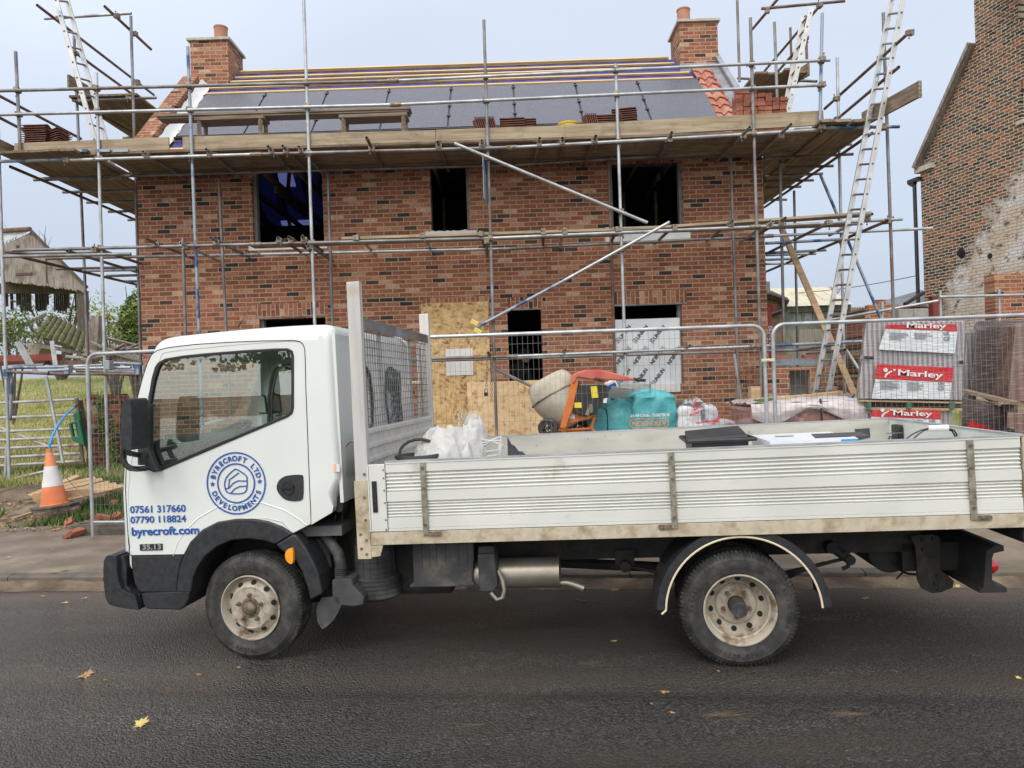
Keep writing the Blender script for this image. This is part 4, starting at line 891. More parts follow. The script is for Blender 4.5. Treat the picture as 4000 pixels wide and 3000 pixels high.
# ================================================================== TRUCK
TYAW, TPIT = R(-6.9), .021
TO = Vector((-1.667, 4.37, 0))
xh = Vector((math.cos(TYAW), math.sin(TYAW), 0)); yh = Vector((-math.sin(TYAW), math.cos(TYAW), 0)); zh = Vector((0, 0, 1))
xb = xh * math.cos(TPIT) + zh * math.sin(TPIT); zb = zh * math.cos(TPIT) - xh * math.sin(TPIT)
TM = Matrix((xb, yh, zb)).transposed().to_4x4(); TM.translation = TO
TI = TM.inverted()
truck = thing('dropside_truck', 'white dropside pickup truck with blue company lettering on its cab door, parked at the kerb', 'truck', local=True)
truck.matrix_basis = TM
def TP(q, y=0.0):
    c = TI @ CAM; d = TI.to_3x3() @ ray(*q); t = (y - c.y) / d.y; p = c + d * t; return (p.x, p.z)
def pl(c, pts, y=0.0): return [TP(c(*p), y) for p in pts]
def paintmat():
    m = mat('white_truck_paint', (.69, .72, .70), (.73, .76, .745), 1.2, .28, 0, coat=.6); nt = m.node_tree; l = nt.links.new; bs = nt.nodes['Principled BSDF']
    tc = _n(nt, 'ShaderNodeTexCoord'); s = _n(nt, 'ShaderNodeSeparateXYZ'); l(tc.outputs['Object'], s.inputs[0])
    no = _n(nt, 'ShaderNodeTexNoise'); no.inputs['Scale'].default_value = 3.5; no.inputs['Detail'].default_value = 9; no.inputs['Roughness'].default_value = .7; l(tc.outputs['Object'], no.inputs[0])
    # road film thrown up behind the front wheel
    gx = _n(nt, 'ShaderNodeMapRange'); gx.inputs[1].default_value = .15; gx.inputs[2].default_value = .65; l(s.outputs[0], gx.inputs[0])
    gzz = _n(nt, 'ShaderNodeMapRange'); gzz.inputs[1].default_value = 1.25; gzz.inputs[2].default_value = .75; l(s.outputs[2], gzz.inputs[0])
    a = _n(nt, 'ShaderNodeMath', operation='MULTIPLY'); l(gx.outputs[0], a.inputs[0]); l(gzz.outputs[0], a.inputs[1])
    b = _n(nt, 'ShaderNodeMath', operation='MULTIPLY'); l(a.outputs[0], b.inputs[0]); l(no.outputs[0], b.inputs[1])
    c = _n(nt, 'ShaderNodeMapRange'); c.inputs[1].default_value = .1; c.inputs[2].default_value = .9; c.inputs[4].default_value = .8; l(b.outputs[0], c.inputs[0])
    mx = _n(nt, 'ShaderNodeMix', data_type='RGBA'); l(c.outputs[0], mx.inputs[0]); l(bs.inputs['Base Color'].links[0].from_socket, mx.inputs[6]); mx.inputs[7].default_value = (.45, .36, .24, 1)
    l(mx.outputs[2], bs.inputs['Base Color']); return m
M['paint'] = paintmat()
M['alupanel'] = mat('white_coated_aluminium', (.59, .60, .565), (.68, .69, .655), 2, .42, 0, .06, 50, c3=(.46, .43, .36), s3=5, t3=(.64, .76))
M['aluinner'] = mat('scuffed_inner_panel', (.40, .39, .36), (.50, .49, .45), 3, .5, .1, .1, 30, (1, 1, 3), c3=(.28, .26, .23), s3=14, t3=(.62, .68))
M['railpaint'] = mat('grimy_cream_rail', (.46, .40, .30), (.54, .48, .37), 22, .7, 0, .2, 90, (1, 1, .6), c3=(.30, .22, .13), s3=9, t3=(.48, .68))
M['post'] = mat('aluminium_post', (.50, .49, .48), (.62, .61, .60), 3, .4, .35, .1, 30, (8, 8, .6), c3=(.42, .35, .24), s3=3, t3=(.6, .75))
M['plas'] = mat('black_textured_plastic', (.014, .015, .018), (.028, .030, .034), 30, .5, 0, .12, 300, c3=(.055, .053, .05), s3=6, t3=(.6, .85))
M['rubber'] = mat('tyre_rubber', (.020, .020, .020), (.042, .041, .038), 14, .7, 0, .15, 60, c3=(.085, .08, .072), s3=7, t3=(.46, .72))
M['rubberd'] = mat('tyre_tread', (.016, .016, .016), (.03, .03, .03), 14, .85, 0, .3, 60, c3=(.09, .085, .075), s3=12, t3=(.5, .7))
M['rim'] = mat('dirty_steel_rim', (.36, .32, .25), (.47, .43, .36), 7, .6, .05, .2, 40, c3=(.19, .13, .085), s3=9, t3=(.50, .64))
M['nut'] = mat('rusty_nut', (.13, .09, .06), (.24, .20, .16), 40, .6, .4)
M['under'] = mat('chassis_black', (.012, .012, .013), (.028, .026, .024), 8, .8, 0, .3, 30, c3=(.07, .052, .038), s3=5, t3=(.55, .75))
M['greyplas'] = mat('dusty_grey_plastic', (.032, .033, .036), (.065, .065, .068), 7, .7, 0, .25, 40, c3=(.18, .16, .13), s3=4, t3=(.55, .8))
M['silencer'] = mat('silencer_steel', (.30, .27, .22), (.42, .39, .34), 5, .42, .7, .1, 20, c3=(.24, .17, .10), s3=6, t3=(.55, .75))
M['hinge'] = mat('galvanised_strap', (.20, .19, .15), (.36, .34, .28), 30, .5, .4, .2, 60, c3=(.14, .09, .05), s3=14, t3=(.55, .65))
M['ivory'] = mat('ivory_edging', (.72, .63, .46), rough=.5)
M['orange'] = mat('orange_lens', (.85, .30, .01), (.9, .36, .02), 20, .2, coat=.6)
M['redlens'] = mat('red_lens', (.55, .01, .02), (.6, .02, .03), 20, .2, coat=.6)
M['blue'] = mat('blue_vinyl', (.012, .085, .36), rough=.35)
M['seal'] = mat('window_rubber', (.014, .014, .016), rough=.4)
M['seam'] = mat('door_gap', (.025, .03, .03), rough=.9)
M['silver'] = mat('silver_badge', (.5, .5, .5), rough=.3, metal=.8)
M['interior'] = mat('cab_interior', (.085, .09, .09), (.12, .125, .12), 10, .8)
M['seat'] = mat('seat_fabric', (.10, .11, .09), (.15, .16, .13), 30, .9)
def glassmat(name, tint, ior):
    m = bpy.data.materials.new(name); m.use_nodes = True; nt = m.node_tree; nt.nodes.clear(); l = nt.links.new
    o = _n(nt, 'ShaderNodeOutputMaterial'); t = _n(nt, 'ShaderNodeBsdfTransparent'); g = _n(nt, 'ShaderNodeBsdfGlossy'); x = _n(nt, 'ShaderNodeMixShader')
    t.inputs[0].default_value = (*tint, 1); g.inputs['Roughness'].default_value = .0
    lw = _n(nt, 'ShaderNodeLayerWeight'); lw.inputs[0].default_value = .5; pw = _n(nt, 'ShaderNodeMath', operation='POWER'); pw.inputs[1].default_value = 4; l(lw.outputs['Facing'], pw.inputs[0])
    ma = _n(nt, 'ShaderNodeMath', operation='MULTIPLY_ADD'); ma.inputs[1].default_value = 1 - ior; ma.inputs[2].default_value = ior; l(pw.outputs[0], ma.inputs[0])
    l(ma.outputs[0], x.inputs[0]); l(t.outputs[0], x.inputs[1]); l(g.outputs[0], x.inputs[2]); l(x.outputs[0], o.inputs[0]); return m
M['glass'] = glassmat('cab_glass', (.86, .93, .89), .15)
CW = 1.66     # cab width
side = ([(500, 1530), (133, 1530), (135, 1400), (142, 1300), (160, 1190), (205, 985), (255, 780), (295, 650), (330, 530), (365, 430), (385, 375), (410, 325), (445, 288), (480, 268), (530, 252), (615, 238),
         (900, 208), (1150, 184), (1400, 163), (1600, 150), (1750, 143), (1880, 140), (1930, 148), (1962, 172), (1980, 215), (1988, 280), (2000, 500), (2018, 800), (2040, 1100), (2058, 1300), (2063, 1485)])
sideA = pl(cA, side[1:])
sideC = pl(cC, [(222, 180), (195, 240), (188, 330), (178, 372), (30, 460), (0, 472)])
archtop = [(1862, 412), (1760, 350), (1640, 305), (1500, 283), (1370, 285), (1220, 310), (1090, 375), (985, 480), (925, 590)]
sideB = pl(cB, archtop + [(470, 600), (475, 712), (425, 712), (412, 602), (378, 588), (362, 400), (352, 200), (346, 60)])
outline = sideA[1:] + sideC + sideB
def inset(poly_, Rr):
    n = len(poly_); ar = sum(poly_[i][0] * poly_[(i + 1) % n][1] - poly_[(i + 1) % n][0] * poly_[i][1] for i in range(n)); sg_ = 1 if ar > 0 else -1
    res = []
    for i in range(n):
        a, p_, c = Vector(poly_[i - 1]), Vector(poly_[i]), Vector(poly_[(i + 1) % n])
        e1 = (p_ - a).normalized(); e2 = (c - p_).normalized(); nrm = (Vector((e1.y, -e1.x)) + Vector((e2.y, -e2.x))) * sg_
        if nrm.length < 1e-6: nrm = Vector((0, 0))
        else: nrm.normalize()
        wgt = min(1, max(0, nrm.y) * smooth01((p_.y - 1.0) / .4) + max(0, -nrm.x) * .75 + (max(0, nrm.x) * .45 if p_.y > 1.0 else 0))
        res.append((p_.x - nrm.x * Rr * wgt, p_.y - nrm.y * Rr * wgt))
    return res
RB = .10
st = []
for k in range(7):
    th = R(90) * k / 6; st.append((RB * (1 - math.cos(th)), inset(outline, RB * (1 - math.sin(th)))))
st += [(CW - y, o) for y, o in reversed(st)]
door = (pl(cA, [(235, 1090), (262, 960), (305, 775), (350, 600), (390, 480), (425, 410), (470, 375), (560, 350), (800, 322), (1100, 303), (1400, 291), (1660, 288), (1705, 296), (1732, 318), (1748, 355), (1753, 450), (1758, 700), (1770, 1000), (1783, 1350), (1795, 1659)])
        + pl(cB, [(2022, 200), (2024, 326), (1862, 410)] + archtop[1:] + [(472, 598), (458, 590), (445, 450), (430, 200), (421, 20)]) + pl(cA, [(203, 1500), (207, 1300)]))
WIN = pl(cA, [(420, 830), (452, 640), (480, 545), (510, 490), (560, 462), (700, 440), (900, 421), (1200, 396), (1500, 378), (1595, 376), (1622, 388), (1632, 420), (1633, 860), (1622, 905), (1590, 930), (1400, 1010), (1000, 1175), (503, 1383), (480, 1370), (418, 1260)])
SEAL = pl(cA, [(392, 830), (425, 620), (455, 515), (482, 478), (540, 445), (700, 418), (900, 398), (1200, 374), (1500, 357), (1600, 356), (1640, 376), (1652, 420), (1652, 870), (1640, 918), (1600, 950), (1400, 1034), (1000, 1203), (500, 1416), (470, 1420), (392, 1330)])
b = MB(); b.plate(st[0][1], [door], 0, .03); b.build('side_panel', 'paint', truck, smooth=0)
b = MB(); b.plate(inset(door, .0035) if False else door, [SEAL], .003, .035); dr = b.build('door', 'paint', truck, smooth=0, bevel=.003)
b = MB(); b.plate([(x * 1, z) for x, z in st[0][1]], [[(q[0], q[1]) for q in SEAL]], .036, .05); b.build('door_lining', 'interior', truck, smooth=0)
# dark shut line around the door
cyc = [Vector((x, .0015, z)) for x, z in door]; b = MB(); b.path(cyc, .0035, 6, closed=True); b.build('shut_line', 'seam', dr, smooth=60)
# cab shell: rounded edges, roof, nose, open for the windscreen and the rear windows
wz0, wz1 = 1.20, 1.93
def isglass(p_, q_): return p_[0] < -.3 and min(p_[1], q_[1]) > wz0 and max(p_[1], q_[1]) < wz1
b = MB(); n = len(outline)
for k in range(len(st) - 1):
    (y0, a), (y1, c) = st[k], st[k + 1]; mid = k == len(st) // 2 - 1
    for i in range(n):
        j = (i + 1) % n
        if mid and (isglass(outline[i], outline[j])): continue
        if mid and outline[i][1] < 1.05 and outline[i][0] > -.72: continue
        b.add([(a[i][0], y0, a[i][1]), (a[j][0], y0, a[j][1]), (c[j][0], y1, c[j][1]), (c[i][0], y1, c[i][1])], [(0, 1, 2, 3)])
# weld so that the rounding shades smoothly
cab = b.build('cab_shell', 'paint', truck, smooth=35, recalc=False)
import bmesh
bm = bmesh.new(); bm.from_mesh(cab.data); bmesh.ops.remove_doubles(bm, verts=bm.verts, dist=.0004); bmesh.ops.recalc_face_normals(bm, faces=bm.faces); bm.to_mesh(cab.data); bm.free()
cab.data.polygons.foreach_set('use_smooth', [True] * len(cab.data.polygons)); cab.data.set_sharp_from_angle(angle=R(42))
b = MB(); b.plate(st[-1][1], [[(x, z) for x, z in WIN]], CW - .03, CW); b.build('side_panel', 'paint', truck, smooth=0)
b = MB(); b.plate([(x, z) for x, z in SEAL], [WIN], CW - .045, CW - .032); b.build('window_seal', 'interior', truck, smooth=0)
xr_ = TP(cA(2015, 700))[0]
def yz(a, z, d): return (d, a, z)
wr = [smoothpoly([(.30, 1.34), (.66, 1.32), (.68, 1.78), (.36, 1.80)], 2), smoothpoly([(1.0, 1.32), (1.36, 1.34), (1.30, 1.80), (.98, 1.78)], 2)]
b = MB(); b.plate([(.03, .95), (CW - .03, .95), (CW - .03, 1.98), (.03, 1.98)], wr, xr_ - .02, xr_ + .002, mp=yz); b.build('back_panel', 'paint', truck, smooth=0)
for r_ in wr:
    b = MB(); b.plate(r_, [], xr_ - .008, xr_ - .002, mp=yz); g_ = b.build('rear_window', 'glass', truck, smooth=0)
    b = MB(); b.path([(xr_ + .004, a, z) for a, z in r_], .012, 6, closed=True); b.build('window_seal', 'seal', g_)
b = MB(); 
for k in range(9): 
    for s_ in (1, -1): b.tube((xr_ + .02, 1.0 + k * .04, 1.33 + (0 if s_ == 1 else .45)), (xr_ + .02, min(1.36, max(.98, 1.0 + k * .04 + .2)), 1.33 + (.45 if s_ == 1 else 0)), .003, 4)
b.build('window_guard', 'under', truck)
# glass
b = MB(); b.plate(WIN, [], .010, .014); b.build('side_window', 'glass', dr, smooth=0)
b = MB(); b.plate(SEAL, [WIN], -.004, .016); b.build('window_seal', 'seal', dr, smooth=0, bevel=.003)
b = MB(); b.plate(WIN, [], CW - .012, CW - .008); b.build('side_window', 'glass', truck, smooth=0)
fr = [p_ for p_ in outline if p_[0] < -.3 and p_[1] > wz0 - .1 and p_[1] < wz1 + .02]; fr.sort(key=lambda q: q[1])
b = MB(); vs = [(x + .012, y, z) for x, z in fr for y in (RB * .9, CW - RB * .9)]; b.add(vs, [(2 * i, 2 * i + 1, 2 * i + 3, 2 * i + 2) for i in range(len(fr) - 1)]); b.build('windscreen', 'glass', truck, smooth=40)
# interior
b = MB(); b.plate([(-.78, .85), (-.80, 1.2), (-.75, 1.34), (-.60, 1.385), (-.32, 1.405), (-.12, 1.415), (-.06, 1.38), (-.13, 1.22), (-.32, 1.02), (-.40, .85)], [], .10, CW - .06); b.build('dashboard', 'interior', truck, smooth=0, bevel=.03)
c_ = TP(cA(960, 1290), .42); b = MB(); ang = R(28)
b.path([(c_[0] + .22 * math.cos(t_) * math.cos(ang) + .05, .42 + .22 * math.sin(t_), c_[1] + .12 + .22 * math.cos(t_) * math.sin(ang)) for t_ in [i * math.pi / 16 for i in range(32)]], .014, 8, closed=True)
b.tube((c_[0] + .05, .42, c_[1] + .12), (c_[0] - .2, .42, c_[1] - .1), .03, 10); b.obox((c_[0] - .15, .42, c_[1] + .02), (c_[0] + .25, .42, c_[1] + .22), .04, .02); b.build('steering_wheel', 'seal', truck)
b = MB()
for y in (.42, 1.2): b.plate(smoothpoly([(.30, .95), (.52, .95), (.62, 1.5), (.50, 1.52), (.42, 1.1)], 1), [], y - .22, y + .22); b.plate(smoothpoly([(-.1, .82), (.45, .82), (.45, .98), (-.1, .98)], 1), [], y - .24, y + .24)
b.build('seat', 'seat', truck, smooth=40, bevel=.02)
for y in (.42, 1.2): b = MB(); b.plate(smoothpoly([(.53, 1.52), (.62, 1.52), (.66, 1.70), (.56, 1.71)], 1), [], y - .12, y + .12); b.build('headrest', 'seat', truck, smooth=40, bevel=.015)
b = MB(); b.box(-.55, .6, .08, CW - .05, .74, .80); b.build('cab_floor', 'interior', truck, smooth=0)
a_ = TP(cA(1290, 900), CW - .1); b = MB(); b.path([(a_[0] + .05, CW - .12, a_[1] + .16), (a_[0] + .15, CW - .15, a_[1] + .12), (a_[0] + .16, CW - .15, a_[1] - .02), (a_[0] + .08, CW - .12, a_[1] - .02)], .011, 7); b.build('grab_handle', 'greyplas', truck)
q = TP(cA(880, 1045), .9); b = MB(); b.obox((q[0] - .05, 1.0, q[1] + .03), (q[0] + .06, 1.08, q[1] + .055), .08, .012); b.build('paper', 'white', truck, smooth=0)
# far mirror
q = TP(cA(1540, 860), CW + .05); b = MB(); b.plate(smoothpoly(pl(cA, [(1470, 800), (1560, 792), (1600, 830), (1605, 900), (1590, 940), (1480, 945)], CW + .08), 1), [], CW + .04, CW + .13)
b.build('mirror', 'plas', truck, smooth=0, bevel=.01)
# near mirror, its arms and base
mo = [(165 + (x - 165) * .62, y) for x, y in ((196, 830), (220, 792), (250, 787), (292, 790), (312, 825), (322, 940), (326, 1030), (322, 1225), (300, 1238), (225, 1228), (178, 1200), (165, 1160), (168, 1030), (178, 920))]
b = MB(); b.plate(smoothpoly(pl(cA, mo, -.33), 1), [], -.34, -.18)
mir = b.build('mirror', 'plas', truck, smooth=40, bevel=.02)
b = MB(); A_ = lambda x, y, d=-.22: (lambda q: (q[0], d, q[1]))(TP(cA(x, y), d))
b.path([A_(188, 1195), A_(176, 1260), A_(178, 1310), A_(200, 1360), A_(240, 1392), A_(300, 1398, -.08), A_(385, 1392, -.04)], .017, 8); b.path([A_(210, 1235), A_(235, 1262), A_(300, 1275, -.07), A_(380, 1278, -.04)], .017, 8)
b.tube(A_(352, 1255, -.04), A_(352, 1360, -.04), .03, 12); b.build('mirror_arm', 'plas', mir)
b = MB(); b.plate(smoothpoly(pl(cA, [(352, 850), (368, 838), (410, 838), (421, 870), (418, 1100), (420, 1235), (440, 1300), (482, 1395), (500, 1412), (455, 1426), (400, 1405), (382, 1385), (375, 1300), (312, 1290), (318, 1200), (330, 1080), (344, 930)], -.03), 0), [], -.045, .0); b.build('mirror_base', 'plas', mir, smooth=0, bevel=.008)
# door handle
h1 = smoothpoly(pl(cA, [(1738, 1460), (1738, 1640), (1722, 1668), (1650, 1678), (1579, 1663), (1529, 1618), (1502, 1560), (1520, 1500), (1570, 1460), (1640, 1448), (1722, 1447)], 0), 1)
b = MB(); b.plate(h1, [], -.004, .004); hd = b.build('handle', 'plas', dr, smooth=0, bevel=.003)
b = MB(); cx_, cz_ = TP(cA(1607, 1562)); b.lathe([(.042, 0), (.042, -.002), (.036, -.0025), (.036, .003), (0, .003)], (cx_, -.006, cz_), (0, 1, 0), 32); b.obox((cx_ - .036, -.012, cz_ + .008), (cx_ + .036, -.012, cz_ + .008), .012, .02, (0, 0, 1)); b.build('handle_grip', 'seal', dr)
# lettering and roundel
def TXT(s, q, size, bold=0, mt='blue', name='lettering', rot=0, y=-.0015, align='LEFT', par=None):
    x, z = TP(q, y); return text(s, size, name, mt, par or dr, Matrix.Translation((x, y, z)) @ Matrix.Rotation(rot, 4, 'Y') @ FRONT, .0006, bold, align)
mpp = 4.37 / FPX * 1.045
def fit(s, q0, q1, capx, bold, name='lettering', mt='blue', y=-.0015):
    """text between two photo points on the door, scaled to width"""
    x0, z0 = TP(q0, y); x1, z1 = TP(q1, y); wd = math.hypot(x1 - x0, z1 - z0); hh = capx * .45208 * mpp
    cu = bpy.data.curves.new('t', 'FONT'); cu.body = s; cu.size = 1; t_ = bpy.data.objects.new('t', cu); me = bpy.data.meshes.new_from_object(t_)
    w0 = max(v.co.x for v in me.vertices) - min(v.co.x for v in me.vertices); bpy.data.objects.remove(t_)
    sx, sy = wd / w0, hh / .69
    mtx = Matrix.Translation((x0, y, z0)) @ Matrix.Rotation(-math.atan2(z1 - z0, x1 - x0), 4, 'Y') @ FRONT @ Matrix.Diagonal((sx, sy, 1, 1))
    return text(s, 1, name, mt, dr, mtx, .0006, bold, 'LEFT')
fit('07561 317660', cB(460, 230), cB(937, 217), 57, .018); fit('07790 118824', cB(463, 318), cB(940, 305), 55, .018); fit('byrecroft.com', cB(472, 425), cB(1050, 409), 66, .028)
bq = pl(cB, [(545, 500), (740, 494), (742, 550), (547, 555)]); b = MB(); b.plate(bq, [], -.003, .003); bdg = b.build('badge', 'seal', dr, smooth=0, bevel=.001)
fit('35.13', cB(564, 546), cB(722, 541), 40, .03, 'badge_lettering', 'silver', -.0045)
lx, lz = TP(cA(1155, 1521)); px2m = .45208 * mpp * .985
def ring2(r0, r1, y): 
    n = 72; o_ = [(lx + r1 * math.cos(2 * math.pi * i / n), lz + r1 * math.sin(2 * math.pi * i / n)) for i in range(n)]; i_ = [(lx + r0 * math.cos(2 * math.pi * i / n), lz + r0 * math.sin(2 * math.pi * i / n)) for i in range(n)]
    bb = MB(); bb.plate(o_, [i_], y, y + .001); return bb
ro, ri = 257 * px2m, 163 * px2m
ring2(ro - 6 * px2m, ro + 6 * px2m, -.0016).build('logo_ring', 'blue', dr, smooth=0); ring2(ri - 6 * px2m, ri + 6 * px2m, -.0016).build('logo_ring', 'blue', dr, smooth=0)
def arc_text(s, r_, a_mid, step, size, flip=False):
    n = len(s)
    for i, ch in enumerate(s):
        if ch == ' ': continue
        a = a_mid + ((i - (n - 1) / 2) * step) * (1 if flip else -1)
        rr = r_ - (size * .35 if not flip else -size * .35)
        x = lx + rr * math.cos(R(a)); z = lz + rr * math.sin(R(a)); rot = (90 - a) if not flip else (-90 - a)
        text(ch, size, 'logo_letter', 'blue', dr, Matrix.Translation((x, -.0015, z)) @ Matrix.Rotation(R(rot), 4, 'Y') @ FRONT, .0005, .0016)
rm = 210 * px2m
arc_text('BYRECROFT LTD', rm, 90, 12.2, .044); arc_text('DEVELOPMENTS', rm, 270, 12.2, .044, True)
for a in (180, 2): 
    x = lx + rm * math.cos(R(a)); z = lz + rm * math.sin(R(a)); pts = [(x + (.018 if k % 2 == 0 else .0075) * math.sin(R(36 * k)), z + (.018 if k % 2 == 0 else .0075) * math.cos(R(36 * k))) for k in range(10)]
    b = MB(); b.plate(pts, [], -.0016, -.0006); b.build('logo_star', 'blue', dr, smooth=0)
def stroke(pts, wd=9, closed=False):
    q = [(lambda t_: Vector((t_[0], -.0015, t_[1])))(TP(cA(*p_), -.0015)) for p_ in pts]; b = MB(); n_ = len(q)
    for i in range(n_ if closed else n_ - 1): b.obox(q[i], q[(i + 1) % n_] + (q[(i + 1) % n_] - q[i]).normalized() * .002, .0012, wd * px2m, (q[(i + 1) % n_] - q[i]).cross(Vector((0, 1, 0))))
    b.build('logo_emblem', 'blue', dr, smooth=0)
stroke(smoothpoly([(1055, 1480), (1140, 1398), (1165, 1400), (1245, 1455), (1250, 1480), (1250, 1580), (1215, 1612), (1095, 1612), (1057, 1580)], 2), closed=True)
stroke([(1178, 1430), (1095, 1492), (1090, 1565), (1060, 1567)]); stroke([(1095, 1560), (1130, 1520), (1170, 1500), (1250, 1502)]); stroke([(1105, 1612), (1140, 1570), (1185, 1548), (1250, 1545)])
b = MB(); b.path([(lambda t_: Vector((t_[0], .0078, t_[1])))(TP(cB(*p_), .003)) for p_ in ((832, 598), (868, 490), (940, 380), (1050, 275), (1200, 187), (1390, 140), (1600, 142), (1790, 205), (1920, 285), (1985, 340))], .008, 8); b.build('body_crease', 'paint', dr)
# orange indicator and warning label
b = MB(); b.plate(smoothpoly(pl(cB, [(1850, 528), (1882, 530), (1885, 662), (1850, 662), (1820, 630), (1810, 590), (1822, 550)], -.02), 1), [], -.045, -.01); ind = b.build('indicator', 'orange', truck, smooth=40, bevel=.008)
M['lab'] = mat('orange_label', (.85, .45, .28), rough=.5)
b = MB(); b.plate(pl(cA, [(1998, 1358), (2022, 1356), (2024, 1424), (1998, 1426)]), [], -.002, .001); b.build('sticker', 'lab', truck, smooth=0)
b = MB(); b.plate(pl(cA, [(2022, 1356), (2050, 1352), (2052, 1420), (2024, 1424)]), [], -.002, .001); b.build('sticker', 'white', truck, smooth=0)
# front lower plastic: bumper, sill, step, arch
def plas(name, pts, y0, y1, c=cB, mt='plas', bev=.008, sm=1, par=None, it=0):
    q = pl(c, pts, y0); q = smoothpoly(q, it) if it else q
    b = MB(); b.plate(q, [], y0, y1); return b.build(name, mt, par or truck, smooth=0, bevel=bev)
plas('bumper', [(255, 600), (232, 640), (226, 720), (232, 860), (245, 960), (268, 1012), (310, 1035), (400, 1053), (535, 1070), (518, 1010), (506, 955), (490, 936), (430, 915), (385, 890), (360, 830), (345, 720), (338, 598)], -.02, CW + .02, bev=.02)
plas('bumper_inner', [(335, 605), (400, 602), (425, 720), (430, 860), (470, 910), (540, 930), (560, 1020), (520, 1000), (420, 930), (380, 890), (350, 800)], .015, CW - .02)
plas('sill_panel', [(470, 601), (810, 593), (925, 589), (905, 640), (884, 720), (868, 820), (862, 915), (560, 915), (525, 892), (498, 840), (480, 760)], .002, .06)
plas('wheel_arch', [(862, 915), (868, 820), (885, 710), (925, 590), (985, 480), (1090, 375), (1220, 310), (1370, 285), (1500, 283), (1640, 305), (1760, 350), (1862, 412), (1715, 500), (1600, 465), (1470, 452), (1330, 468), (1210, 520), (1110, 600), (1040, 700), (1000, 800), (982, 915)], -.022, .05, bev=.01)
arc_in = [(1715, 500), (1600, 465), (1470, 452), (1330, 468), (1210, 520), (1110, 600), (1040, 700), (1000, 800), (985, 960)]
b = MB(); q = pl(cB, arc_in); b.add([(x, y, z) for x, z in q for y in (.02, CW)], [(2 * i, 2 * i + 1, 2 * i + 3, 2 * i + 2) for i in range(len(q) - 1)])
b.add([(-.30, .35, .25), (.62, .35, .25), (.62, .35, .95), (-.30, .35, .95)], [(0, 1, 2, 3)]); b.build('wheel_well', 'under', truck, smooth=40)
plas('arch_extension', [(1715, 505), (1745, 488), (1862, 414), (1905, 430), (1965, 512), (2040, 640), (2092, 765), (2120, 930), (2015, 985), (1992, 880), (1945, 745), (1875, 622), (1752, 542)], -.02, .22, bev=.012)
stp = plas('step', [(552, 926), (975, 912), (962, 985), (925, 1045), (885, 1071), (600, 1061), (574, 1020)], -.02, .25, bev=.01)
b = MB()
for k in range(3):
    for j in range(2): 
        x0, z0 = TP(cB(640 + k * 100 - j * 12, 940 - j * 12), .0 + j * .04); b.box(x0, x0 + .055, .0 + j * .05, .03 + j * .05, z0 - .012, z0 + .003)
b.build('step_tread', 'galvd', stp, smooth=0)
plas('mudflap', [(105, 985), (72, 1040), (65, 1080), (72, 1160), (105, 1212), (135, 1200), (190, 1150), (245, 1050), (225, 980)], .04, .05, cC, 'greyplas', .002)
